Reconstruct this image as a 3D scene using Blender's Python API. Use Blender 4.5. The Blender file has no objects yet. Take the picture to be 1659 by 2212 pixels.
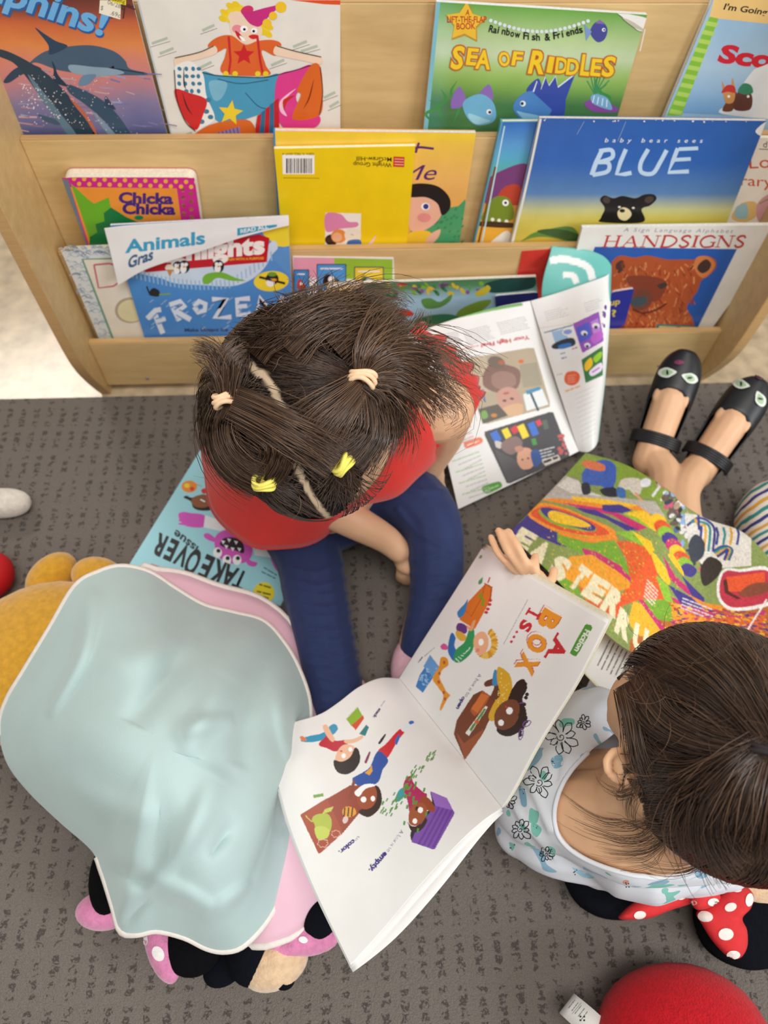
import bpy, bmesh, math, random
import numpy as np
from mathutils import Vector, Matrix
from mathutils.bvhtree import BVHTree
from mathutils.geometry import tessellate_polygon

SC = bpy.context.scene
COL = SC.collection
rnd = random.Random(7)
RNG = np.random.default_rng(11)

# ------------------------------------------------------------------ camera
FW, FH, FPX = 1659.0, 2212.0, 1534.0
TILT, ROLL, YAW = 59.565, 2.51, 4.895
CAM = np.array([-.0991, 0.0, .935])


def cam_axes():
    th, r, ya = np.radians([TILT, ROLL, YAW])
    f = np.array([np.sin(ya) * np.cos(th), np.cos(ya) * np.cos(th), -np.sin(th)])
    rt = np.array([np.cos(ya), -np.sin(ya), 0])
    up = np.cross(rt, f)
    return np.array([np.cos(r) * rt + np.sin(r) * up, -np.sin(r) * rt + np.cos(r) * up, f])


CM = cam_axes()
cd = bpy.data.cameras.new('camera')
cam = bpy.data.objects.new('camera', cd)
COL.objects.link(cam)
cam.matrix_world = Matrix(((CM[0][0], CM[1][0], -CM[2][0], CAM[0]), (CM[0][1], CM[1][1], -CM[2][1], CAM[1]),
                           (CM[0][2], CM[1][2], -CM[2][2], CAM[2]), (0, 0, 0, 1)))
cd.sensor_fit = 'VERTICAL'
cd.sensor_height = 36.0
cd.sensor_width = 27.0
cd.lens = FPX / FH * 36.0
cd.clip_start = .01
cd.dof.use_dof = True
cd.dof.focus_distance = .62
cd.dof.aperture_fstop = 5.6
SC.camera = cam

# ------------------------------------------------------------------ light
SC.view_settings.view_transform = 'Standard'
SC.view_settings.look = 'None'
SC.view_settings.gamma = 1.0
SC.view_settings.use_curve_mapping = False
SC.view_settings.exposure = 0.18
wd = bpy.data.worlds.new('world')
SC.world = wd
wd.use_nodes = True
wd.node_tree.nodes['Background'].inputs[0].default_value = (1.0, .97, .93, 1)
wd.node_tree.nodes['Background'].inputs[1].default_value = .36


def area(name, loc, target, sx, sy, power, col):
    l = bpy.data.lights.new(name, 'AREA')
    l.shape = 'RECTANGLE'
    l.size, l.size_y, l.energy, l.color = sx, sy, power, col
    o = bpy.data.objects.new(name, l)
    COL.objects.link(o)
    o.location = loc
    o.rotation_euler = (Vector(target) - Vector(loc)).to_track_quat('-Z', 'Y').to_euler()
    return o


area('ceiling_lamp', (.05, -.35, 2.5), (.05, .3, 0), 1.4, .8, 32, (1, .97, .92))
area('ceiling_lamp', (-1.9, 3.1, 2.6), (-1.7, 2.6, 0), 1.2, .6, 42, (1, .94, .86))
area('window_daylight', (2.6, -1.3, 1.7), (.1, .4, .2), 1.6, 1.3, 56, (.93, .97, 1))


# ------------------------------------------------------------------ helpers
def ray(u, v):
    return CM.T @ np.array([(u - FW / 2) / FPX, -(v - FH / 2) / FPX, 1.0])


def PZ(u, v, z):
    d = ray(u, v)
    return CAM + d * (z - CAM[2]) / d[2]


def PY(u, v, y):
    d = ray(u, v)
    return CAM + d * (y - CAM[1]) / d[1]


def PD(u, v, D):
    return CAM + ray(u, v) * D


def PP(u, v, p0, n):
    d = ray(u, v)
    return CAM + d * (np.dot(np.asarray(p0) - CAM, n) / np.dot(d, n))


def proj(P):
    q = (np.asarray(P, float) - CAM) @ CM.T
    return np.stack([FW / 2 + FPX * q[..., 0] / q[..., 2], FH / 2 - FPX * q[..., 1] / q[..., 2]], -1)


def lin(c):
    if isinstance(c, str):
        c = c.lstrip('#')
        if len(c) == 3:
            c = ''.join(x + x for x in c)
        c = [int(c[i:i + 2], 16) / 255 for i in (0, 2, 4)]
    return tuple(x / 12.92 if x <= .04045 else ((x + .055) / 1.055) ** 2.4 for x in c[:3])


def srgbmix(a, b, t):
    a = np.array(lin(a)); b = np.array(lin(b))
    return tuple(a * (1 - t) + b * t)


MATS = {}


def mat(name, col='ffffff', rough=.6, noise=0.0, nscale=60.0, bump=0.0, bscale=300.0, attr=False, sheen=0.0, spec=.5,
        sss=0.0, coord='Object', aniso=0.0, coat=0.0):
    if name in MATS:
        return MATS[name]
    m = bpy.data.materials.new(name)
    m.use_nodes = True
    nt = m.node_tree
    N, L = nt.nodes, nt.links
    b = N['Principled BSDF']
    b.inputs['Roughness'].default_value = rough
    b.inputs['Specular IOR Level'].default_value = spec
    if sheen:
        b.inputs['Sheen Weight'].default_value = sheen
        b.inputs['Sheen Roughness'].default_value = .5
    if sss:
        b.inputs['Subsurface Weight'].default_value = sss
        b.inputs['Subsurface Radius'].default_value = (.01, .004, .002)
        b.inputs['Subsurface Scale'].default_value = .6
    if aniso:
        b.inputs['Anisotropic'].default_value = aniso
    if coat:
        b.inputs['Coat Weight'].default_value = coat
    tc = N.new('ShaderNodeTexCoord')
    if attr:
        a = N.new('ShaderNodeAttribute')
        a.attribute_name = 'Col'
        src = a.outputs['Color']
    else:
        a = N.new('ShaderNodeRGB')
        a.outputs[0].default_value = (*lin(col), 1)
        src = a.outputs[0]
    nz = N.new('ShaderNodeTexNoise')
    nz.inputs['Scale'].default_value = nscale
    nz.inputs['Detail'].default_value = 6
    L.new(tc.outputs[coord], nz.inputs['Vector'])
    mr = N.new('ShaderNodeMapRange')
    mr.inputs[1].default_value, mr.inputs[2].default_value = .3, .7
    mr.inputs[3].default_value, mr.inputs[4].default_value = 1 - noise, 1 + noise * .6
    L.new(nz.outputs[0], mr.inputs[0])
    mx = N.new('ShaderNodeMix')
    mx.data_type, mx.blend_type = 'RGBA', 'MULTIPLY'
    mx.inputs[0].default_value = 1
    L.new(src, mx.inputs[6])
    L.new(mr.outputs[0], mx.inputs[7])
    L.new(mx.outputs[2], b.inputs['Base Color'])
    if bump:
        n2 = N.new('ShaderNodeTexNoise')
        n2.inputs['Scale'].default_value = bscale
        n2.inputs['Detail'].default_value = 4
        L.new(tc.outputs[coord], n2.inputs['Vector'])
        bp = N.new('ShaderNodeBump')
        bp.inputs['Strength'].default_value = bump
        bp.inputs['Distance'].default_value = .002
        L.new(n2.outputs[0], bp.inputs['Height'])
        L.new(bp.outputs[0], b.inputs['Normal'])
    MATS[name] = m
    return m


PRINT = mat('printed_paper', rough=.42, attr=True, noise=.05, nscale=35)
GLOSS = mat('glossy_print', rough=.28, attr=True, noise=.06, nscale=30)


def tag(o, label=None, cat=None, group=None, kind=None):
    for k, v in (('label', label), ('category', cat), ('group', group), ('kind', kind)):
        if v:
            o[k] = v
    return o


def thing(name, label, cat, loc=(0, 0, 0), group=None):
    o = bpy.data.objects.new(name, None)
    COL.objects.link(o)
    o.location = [float(x) for x in loc]
    o.empty_display_size = .02
    return tag(o, label, cat, group)


def mesh_obj(name, V, Fs, m, parent=None, smooth=False, cols=None, root=None):
    """one mesh object; V in world space; the root's location is taken off"""
    V = np.asarray(V, float).reshape(-1, 3)
    off = np.zeros(3)
    p = parent
    while p is not None:
        off += np.array(p.location)
        p = p.parent
    me = bpy.data.meshes.new(name)
    if isinstance(Fs, np.ndarray):
        k = Fs.shape[1]
        me.vertices.add(len(V))
        me.vertices.foreach_set('co', (V - off).ravel())
        me.loops.add(Fs.size)
        me.loops.foreach_set('vertex_index', Fs.ravel().astype(np.int32))
        me.polygons.add(len(Fs))
        me.polygons.foreach_set('loop_start', np.arange(0, Fs.size, k, dtype=np.int32))
        me.update(calc_edges=True)
        me.validate()
    else:
        me.from_pydata([tuple(v) for v in (V - off)], [], [tuple(int(i) for i in f) for f in Fs])
    if cols is not None:
        ca = me.color_attributes.new('Col', 'FLOAT_COLOR', 'POINT')
        c = np.ones((len(V), 4))
        c[:, :3] = cols
        ca.data.foreach_set('color', c.ravel())
    me.materials.append(m)
    if smooth:
        me.polygons.foreach_set('use_smooth', [True] * len(me.polygons))
    o = bpy.data.objects.new(name, me)
    COL.objects.link(o)
    if parent is not None:
        o.parent = parent
    return o


def bm_obj(name, bm, m, parent=None, smooth=False):
    bmesh.ops.recalc_face_normals(bm, faces=bm.faces)
    V = np.array([v.co[:] for v in bm.verts])
    bm.verts.index_update()
    Fs = [[v.index for v in f.verts] for f in bm.faces]
    bm.free()
    return mesh_obj(name, V, Fs, m, parent, smooth)


def box(bm, x0, x1, y0, y1, z0, z1):
    vs = [bm.verts.new(p) for p in ((x0, y0, z0), (x1, y0, z0), (x1, y1, z0), (x0, y1, z0), (x0, y0, z1), (x1, y0, z1), (x1, y1, z1), (x0, y1, z1))]
    for f in ((0, 1, 2, 3), (7, 6, 5, 4), (0, 4, 5, 1), (1, 5, 6, 2), (2, 6, 7, 3), (3, 7, 4, 0)):
        bm.faces.new([vs[i] for i in f])


def prism(bm, poly, n, d0, d1):
    """slab between offsets d0 and d1 along n of a planar polygon"""
    n = np.asarray(n)
    a = [bm.verts.new(p + n * d0) for p in poly]
    b = [bm.verts.new(p + n * d1) for p in poly]
    bm.faces.new(a)
    bm.faces.new(b[::-1])
    for i in range(len(a)):
        j = (i + 1) % len(a)
        bm.faces.new((a[j], a[i], b[i], b[j]))


def bevel(bm, w, seg=2):
    bmesh.ops.bevel(bm, geom=list(bm.edges), offset=w, segments=seg, profile=.5, affect='EDGES')


def crs(pts, n=12, closed=False):
    """Catmull-Rom through pts, any dimension"""
    p = np.asarray(pts, float)
    if len(p) < 3 and not closed:
        t = np.linspace(0, 1, n + 1)[:, None]
        return p[0] * (1 - t) + p[-1] * t
    if closed:
        q = np.vstack([p[-1], p, p[0], p[1]])
        m = len(p)
    else:
        q = np.vstack([2 * p[0] - p[1], p, 2 * p[-1] - p[-2]])
        m = len(p) - 1
    out = []
    for i in range(m):
        a, b, c, d = q[i:i + 4]
        for t in np.arange(n) / n:
            out.append(.5 * (2 * b + (c - a) * t + (2 * a - 5 * b + 4 * c - d) * t * t + (3 * b - a - 3 * c + d) * t ** 3))
    if not closed:
        out.append(p[-1])
    return np.array(out)


def resample(p, n):
    p = np.asarray(p, float)
    d = np.r_[0, np.cumsum(np.linalg.norm(np.diff(p, axis=0), axis=1))]
    t = np.linspace(0, d[-1], n)
    return np.stack([np.interp(t, d, p[:, k]) for k in range(p.shape[1])], 1)


def tube_data(path, rad, k=8, flat=None):
    """tube along path; rad scalar or per point; returns V, F (quads)"""
    p = np.asarray(path, float)
    n = len(p)
    r = np.broadcast_to(np.asarray(rad, float), (n,))
    t = np.gradient(p, axis=0)
    t /= np.linalg.norm(t, axis=1)[:, None] + 1e-12
    ref = np.array([0, 0, 1.0]) if abs(t[0, 2]) < .9 else np.array([1.0, 0, 0])
    u = np.cross(t[0], ref)
    u /= np.linalg.norm(u)
    V = []
    for i in range(n):
        u = u - t[i] * np.dot(u, t[i])
        u /= np.linalg.norm(u) + 1e-12
        w = np.cross(t[i], u)
        for j in range(k):
            a = 2 * math.pi * j / k
            V.append(p[i] + r[i] * (math.cos(a) * u + math.sin(a) * w))
    F = [[i * k + j, i * k + (j + 1) % k, (i + 1) * k + (j + 1) % k, (i + 1) * k + j] for i in range(n - 1) for j in range(k)]
    F += [list(range(k))[::-1], [(n - 1) * k + j for j in range(k)]]
    return V, F


class MB:
    """collects pieces of one mesh"""
    def __init__(s):
        s.V, s.F, s.C = [], [], []

    def add(s, V, F, col=None):
        o = len(s.V)
        s.V += [np.asarray(v, float) for v in V]
        s.F += [[i + o for i in f] for f in F]
        s.C += [col if col is not None else (1, 1, 1)] * len(V)

    def tube(s, path, rad, k=8, col=None):
        s.add(*tube_data(path, rad, k), col)

    def build(s, name, m, parent=None, smooth=True, color=False):
        return mesh_obj(name, np.array(s.V), s.F, m, parent, smooth, np.array(s.C) if color else None)


# ---- lettering: built-in font turned into triangles
_TXT = {}


def text_tris(s, bold=0.0, shear=0.0, space=1.0):
    key = (s, round(bold, 4), shear, space)
    if key in _TXT:
        return _TXT[key]
    cu = bpy.data.curves.new('lettering', 'FONT')
    cu.body, cu.offset, cu.shear, cu.space_character = s, bold, shear, space
    cu.resolution_u = 3
    cu.fill_mode = 'FRONT'
    o = bpy.data.objects.new('lettering', cu)
    COL.objects.link(o)
    dg = bpy.context.evaluated_depsgraph_get()
    dg.update()
    me = o.evaluated_get(dg).to_mesh()
    me.calc_loop_triangles()
    V = np.array([v.co[:2] for v in me.vertices]).reshape(-1, 2)
    T = np.array([t.vertices[:] for t in me.loop_triangles], int).reshape(-1, 3)
    o.evaluated_get(dg).to_mesh_clear()
    bpy.data.objects.remove(o)
    bpy.data.curves.remove(cu)
    _TXT[key] = (V, T)
    return V, T


CAPH = None


def clip_poly(poly, clip):
    """Sutherland-Hodgman against a convex polygon"""
    area2 = sum(clip[i][0] * clip[(i + 1) % len(clip)][1] - clip[(i + 1) % len(clip)][0] * clip[i][1] for i in range(len(clip)))
    sg = 1 if area2 > 0 else -1
    out = [tuple(p) for p in poly]
    for i in range(len(clip)):
        a, b = clip[i], clip[(i + 1) % len(clip)]
        inp, out = out, []
        if not inp:
            break
        side = lambda p: sg * ((b[0] - a[0]) * (p[1] - a[1]) - (b[1] - a[1]) * (p[0] - a[0]))
        for j in range(len(inp)):
            p, q = inp[j - 1], inp[j]
            sp, sq = side(p), side(q)
            if (sp >= 0) != (sq >= 0):
                t = sp / (sp - sq)
                out.append((p[0] + t * (q[0] - p[0]), p[1] + t * (q[1] - p[1])))
            if sq >= 0:
                out.append(q)
    return out


class Art:
    """flat print laid on a surface: shapes given as the photo shows them, carried on to the surface itself"""
    def __init__(s, surf, clip=None, maxlen=None, eps=.00001):
        s.surf, s.clip, s.maxlen, s.eps = surf, clip, maxlen, eps
        s.V, s.T, s.C, s.Lr = [], [], [], []
        s.n = 0
        s.layer = 1
        s._first = {}
        s.grain = 0
        s.org, s.k = np.zeros(2), 1.0

    def tri(s, V, T, col):
        V = np.asarray(V, float) * s.k + s.org
        T = np.asarray(T, int)
        if len(T) == 0:
            return
        if s.maxlen:
            for _ in range(7):
                e = np.concatenate([T[:, [0, 1]], T[:, [1, 2]], T[:, [2, 0]]])
                L = np.linalg.norm(V[e[:, 0]] - V[e[:, 1]], axis=1).reshape(3, -1).max(0)
                big = L > s.maxlen
                if not big.any():
                    break
                t = T[big]
                a, b, c = V[t[:, 0]], V[t[:, 1]], V[t[:, 2]]
                k, m = len(V), len(t)
                V = np.concatenate([V, (a + b) / 2, (b + c) / 2, (c + a) / 2])
                ab, bc, ca = k + np.arange(m), k + m + np.arange(m), k + 2 * m + np.arange(m)
                T = np.concatenate([T[~big], np.stack([t[:, 0], ab, ca], 1), np.stack([ab, t[:, 1], bc], 1), np.stack([ca, bc, t[:, 2]], 1), np.stack([ab, bc, ca], 1)])
        s._first[id(V)] = s.n
        s.V.append(V)
        s.T.append(T + s.n)
        if callable(col):
            s.C.append(np.array([col(p[0], p[1]) for p in V]))
        else:
            s.C.append(np.tile(np.array(lin(col) if isinstance(col, str) else col), (len(V), 1)))
        s.Lr.append(np.full(len(V), s.layer))
        s.n += len(V)
        s.layer += 1

    def view(s, ox, oy, k):
        """shapes that follow are given in a zoomed frame"""
        s.org, s.k = np.array([ox, oy], float), 1 / k
        return s

    def p(s, col, *xy, pts=None):
        P = pts if pts is not None else [(xy[i], xy[i + 1]) for i in range(0, len(xy), 2)]
        if s.clip is not None:
            P = clip_poly(P, s.clip)
        if len(P) < 3:
            return
        T = tessellate_polygon([[Vector((a, b, 0)) for a, b in P]])
        s.tri(np.array(P), T, col)

    def b(s, col, *xy):
        s.p(col, pts=[tuple(q) for q in crs(np.array(xy, float).reshape(-1, 2), 6, True)])

    def e(s, col, cx, cy, rx, ry=None, rot=0, n=22):
        ry = rx if ry is None else ry
        a = np.linspace(0, 2 * math.pi, n, endpoint=False)
        c, d = math.cos(math.radians(rot)), math.sin(math.radians(rot))
        s.p(col, pts=[(cx + rx * math.cos(t) * c - ry * math.sin(t) * d, cy + rx * math.cos(t) * d + ry * math.sin(t) * c) for t in a])

    def l(s, col, w, *xy, smooth=False, taper=False):
        """a stroke"""
        P = np.array(xy, float).reshape(-1, 2)
        if smooth:
            P = crs(P, 6)
        t = np.gradient(P, axis=0)
        t /= np.linalg.norm(t, axis=1)[:, None] + 1e-9
        nn = np.stack([-t[:, 1], t[:, 0]], 1)
        ww = np.full(len(P), w / 2.0)
        if taper:
            ww = ww * np.clip(np.sin(np.linspace(.15, math.pi - .05, len(P))), .12, 1)
        A, B = P + nn * ww[:, None], P - nn * ww[:, None]
        V = np.concatenate([A, B])
        m = len(P)
        T = [t for i in range(m - 1) for t in ((i, i + 1, m + i + 1), (i, m + i + 1, m + i))]
        s.tri(V, T, col)

    def star(s, col, cx, cy, r, rot=0, inner=.45, k=5):
        s.p(col, pts=[(cx + (r if i % 2 == 0 else r * inner) * math.sin(math.radians(rot) + math.pi * i / k), cy - (r if i % 2 == 0 else r * inner) * math.cos(math.radians(rot) + math.pi * i / k)) for i in range(2 * k)])

    def t(s, txt, col, x0, y0, x1, y1, cap, bold=0.0, shear=0.0, space=1.0, up=None, arc=0.0, outline=None, ow=.03, jit=0):
        """a line of lettering whose baseline runs from x0,y0 to x1,y1; cap = capital height"""
        global CAPH
        if CAPH is None:
            CAPH = text_tris('H')[0][:, 1].max()
        d = np.array([x1 - x0, y1 - y0], float)
        if up is None:
            u = np.array([d[1], -d[0]]) / np.linalg.norm(d) * cap
        else:
            u = np.array(up, float)
        V0, T0 = text_tris(txt, bold, shear, space)
        if txt.strip() == '' or not len(V0):
            return
        xa, xb = V0[:, 0].min(), V0[:, 0].max()
        for bo, c in (((bold + ow, outline),) if outline else ()) + ((bold, col),):
            V, T = text_tris(txt, bo, shear, space)
            x = (V[:, 0] - xa) / (xb - xa)
            y = V[:, 1] / CAPH
            q = np.array([x0, y0]) + x[:, None] * d + y[:, None] * u + (4 * arc * x * (1 - x))[:, None] * u / np.linalg.norm(u)
            s.tri(q, T, c)

    def lines(s, col, x0, y0, x1, y1, n, dx, dy, w, var=.3):
        """small print as rows of thin dashes"""
        for i in range(n):
            k = 1 - var * rnd.random()
            s.words(col, x0 + dx * i, y0 + dy * i, x0 + dx * i + (x1 - x0) * k, y0 + dy * i + (y1 - y0) * k, w)
            s.layer -= 1
        s.layer += 1

    def words(s, col, x0, y0, x1, y1, w):
        L = math.hypot(x1 - x0, y1 - y0)
        t = 0
        while t < L - 1:
            q = min(L, t + w * (2 + 4 * rnd.random()))
            s.l(col, w, x0 + (x1 - x0) * t / L, y0 + (y1 - y0) * t / L, x0 + (x1 - x0) * q / L, y0 + (y1 - y0) * q / L)
            s.layer -= 1
            t = q + w * .7
        s.layer += 1

    def dots(s, col, n, quad, r0, r1, rng=None):
        q = np.array(quad, float).reshape(-1, 2)
        for i in range(n):
            a, b = rnd.random(), rnd.random()
            c = (q[0] * (1 - a) + q[1] * a) * (1 - b) + (q[3] * (1 - a) + q[2] * a) * b
            s.e(col, c[0], c[1], r0 + (r1 - r0) * rnd.random(), n=7)
            s.layer -= 1
        s.layer += 1

    def grid(s, quad, fn, nx=16, ny=16):
        """a quad (TL TR BR BL) coloured by fn(a, b) -> linear colour"""
        q = np.array(quad, float).reshape(-1, 2)
        a, b = np.meshgrid(np.linspace(0, 1, nx + 1), np.linspace(0, 1, ny + 1))
        a, b = a.ravel(), b.ravel()
        V = (q[0] * (1 - a)[:, None] + q[1] * a[:, None]) * (1 - b)[:, None] + (q[3] * (1 - a)[:, None] + q[2] * a[:, None]) * b[:, None]
        T = []
        for j in range(ny):
            for i in range(nx):
                k = j * (nx + 1) + i
                T += [(k, k + 1, k + nx + 2), (k, k + nx + 2, k + nx + 1)]
        ml, s.maxlen = s.maxlen, None
        s.tri(V, T, (0, 0, 0))
        s.maxlen = ml
        s.C[-1] = np.array([fn(x, y) for x, y in zip(a, b)])

    def build(s, name, parent, m=None):
        V = np.concatenate(s.V)
        T = np.concatenate(s.T)
        C = np.concatenate(s.C)
        Lr = np.concatenate(s.Lr)
        P, Nn = s.surf(V)
        return mesh_obj(name, P + Nn * (.00012 + Lr * s.eps)[:, None], T.astype(np.int32), m or PRINT, parent, False, C)


    def paint(s, P, base, nrm=None):
        """colours of the surface points P (n, 3) once printed"""
        uv = proj(P)
        lo = np.floor(uv.min(0)) - 2
        k = 2.0
        w, h = np.ceil((uv.max(0) - lo + 3) * k).astype(int)
        buf = np.tile(np.array(lin(base)), (h, w, 1))
        for V, T, C in zip(s.V, s.T, s.C):
            first = s._first[id(V)]
            for t in T - first:
                a, b, c = [(V[i] - lo) * k for i in t]
                x0, x1 = int(max(0, math.floor(min(a[0], b[0], c[0])))), int(min(w - 1, math.ceil(max(a[0], b[0], c[0]))))
                y0, y1 = int(max(0, math.floor(min(a[1], b[1], c[1])))), int(min(h - 1, math.ceil(max(a[1], b[1], c[1]))))
                if x1 < x0 or y1 < y0:
                    continue
                den = (b[1] - c[1]) * (a[0] - c[0]) + (c[0] - b[0]) * (a[1] - c[1])
                if abs(den) < 1e-9:
                    continue
                xx, yy = np.meshgrid(np.arange(x0, x1 + 1) + .0, np.arange(y0, y1 + 1) + .0)
                l1 = ((b[1] - c[1]) * (xx - c[0]) + (c[0] - b[0]) * (yy - c[1])) / den
                l2 = ((c[1] - a[1]) * (xx - c[0]) + (a[0] - c[0]) * (yy - c[1])) / den
                e = -.02
                ok = (l1 >= e) & (l2 >= e) & (1 - l1 - l2 >= e)
                if ok.any():
                    ca, cb_, cc_ = C[t[0]], C[t[1]], C[t[2]]
                    buf[y0:y1 + 1, x0:x1 + 1][ok] = l1[ok][:, None] * ca + l2[ok][:, None] * cb_ + (1 - l1 - l2)[ok][:, None] * cc_
        if s.grain:
            gr = RNG.normal(0, 1, (h // 6 + 2, w // 6 + 2))
            gr = np.kron(gr, np.ones((6, 6)))[:h, :w]
            buf = buf * np.clip(1 + s.grain * gr, .35, 1.7)[:, :, None]
        g = (uv - lo) * k
        ix, iy = np.clip(g[:, 0].astype(int), 0, w - 2), np.clip(g[:, 1].astype(int), 0, h - 2)
        return (buf[iy, ix] + buf[iy, ix + 1] + buf[iy + 1, ix] + buf[iy + 1, ix + 1]) / 4


def ramp(stops):
    """vertical colour ramp: [(t, hex), ...] -> f(t)"""
    ts = [a for a, _ in stops]
    cs = np.array([lin(c) for _, c in stops])
    return lambda t: np.array([np.interp(t, ts, cs[:, k]) for k in range(3)])


def plane_surf(p0, n):
    p0, n = np.asarray(p0, float), np.asarray(n, float)

    def f(V):
        d = np.stack([(V[:, 0] - FW / 2) / FPX, -(V[:, 1] - FH / 2) / FPX, np.ones(len(V))], 1) @ CM
        k = np.dot(p0 - CAM, n) / (d @ n)
        return CAM + d * k[:, None], np.tile(n, (len(V), 1))
    return f


def mesh_surf(V, F, face_camera=True):
    bv = BVHTree.FromPolygons([Vector(v) for v in V], [tuple(int(i) for i in f) for f in F])

    def f(P):
        out, nn = [], []
        c = Vector(CAM)
        last = Vector(CAM + ray(*P[0]) * .8)
        for u, v in P:
            d = Vector(ray(u, v)).normalized()
            h = bv.ray_cast(c, d)
            if h[0] is None:
                h = bv.find_nearest(c + d * (last - c).length)
            last = h[0]
            n = h[1]
            if face_camera and n.dot(d) > 0:
                n = -n
            out.append(h[0][:])
            nn.append(n[:])
        return np.array(out), np.array(nn)
    return f


def coons(top, bottom, left, right, nu, nv):
    """Coons patch from four 3-D edge curves (top/bottom run left to right, left/right run top to bottom)"""
    T, B, L, Rr = resample(top, nu + 1), resample(bottom, nu + 1), resample(left, nv + 1), resample(right, nv + 1)
    u = np.linspace(0, 1, nu + 1)[None, :, None]
    v = np.linspace(0, 1, nv + 1)[:, None, None]
    P = (1 - v) * T[None] + v * B[None] + (1 - u) * L[:, None] + u * Rr[:, None] - ((1 - u) * (1 - v) * T[0] + u * (1 - v) * T[-1] + (1 - u) * v * B[0] + u * v * B[-1])
    return P


def grid_faces(nv, nu):
    return np.array([[j * nu + i, j * nu + i + 1, (j + 1) * nu + i + 1, (j + 1) * nu + i] for j in range(nv - 1) for i in range(nu - 1)], dtype=np.int32)


def grid_normals(P):
    du, dv = np.gradient(P, axis=1), np.gradient(P, axis=0)
    n = np.cross(du, dv)
    n /= np.linalg.norm(n, axis=2)[:, :, None] + 1e-12
    if np.mean(np.sum(n * (CAM - P), axis=2)) < 0:
        n = -n
    return n


def sheet_obj(name, P, thick, m, parent, cols=None):
    """a sheet of real thickness over the grid P: front on P, back behind it"""
    nv, nu = P.shape[:2]
    n = grid_normals(P)
    A, Bk = P.reshape(-1, 3), (P - n * thick).reshape(-1, 3)
    F = grid_faces(nv, nu)
    k = nv * nu
    rim = [j * nu for j in range(nv)] + [(nv - 1) * nu + i for i in range(1, nu)] + [j * nu + nu - 1 for j in range(nv - 2, -1, -1)] + [i for i in range(nu - 2, 0, -1)]
    Fr = [[rim[i], rim[(i + 1) % len(rim)], rim[(i + 1) % len(rim)] + k, rim[i] + k] for i in range(len(rim))]
    allF = np.concatenate([F, F[:, ::-1] + k, np.array(Fr, dtype=np.int32)])
    c = None if cols is None else np.concatenate([cols, cols])
    return mesh_obj(name, np.concatenate([A, Bk]), allF, m, parent, True, c)


PAGE = mat('printed_page', rough=.42, attr=True, noise=.03, nscale=25)


def printed(name, P, thick, parent, base, A, m=None):
    """a printed sheet: its own surface carries the colours"""
    c = A.paint(P.reshape(-1, 3), base)
    return sheet_obj(name, P, thick, m or PAGE, parent, c)

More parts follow.
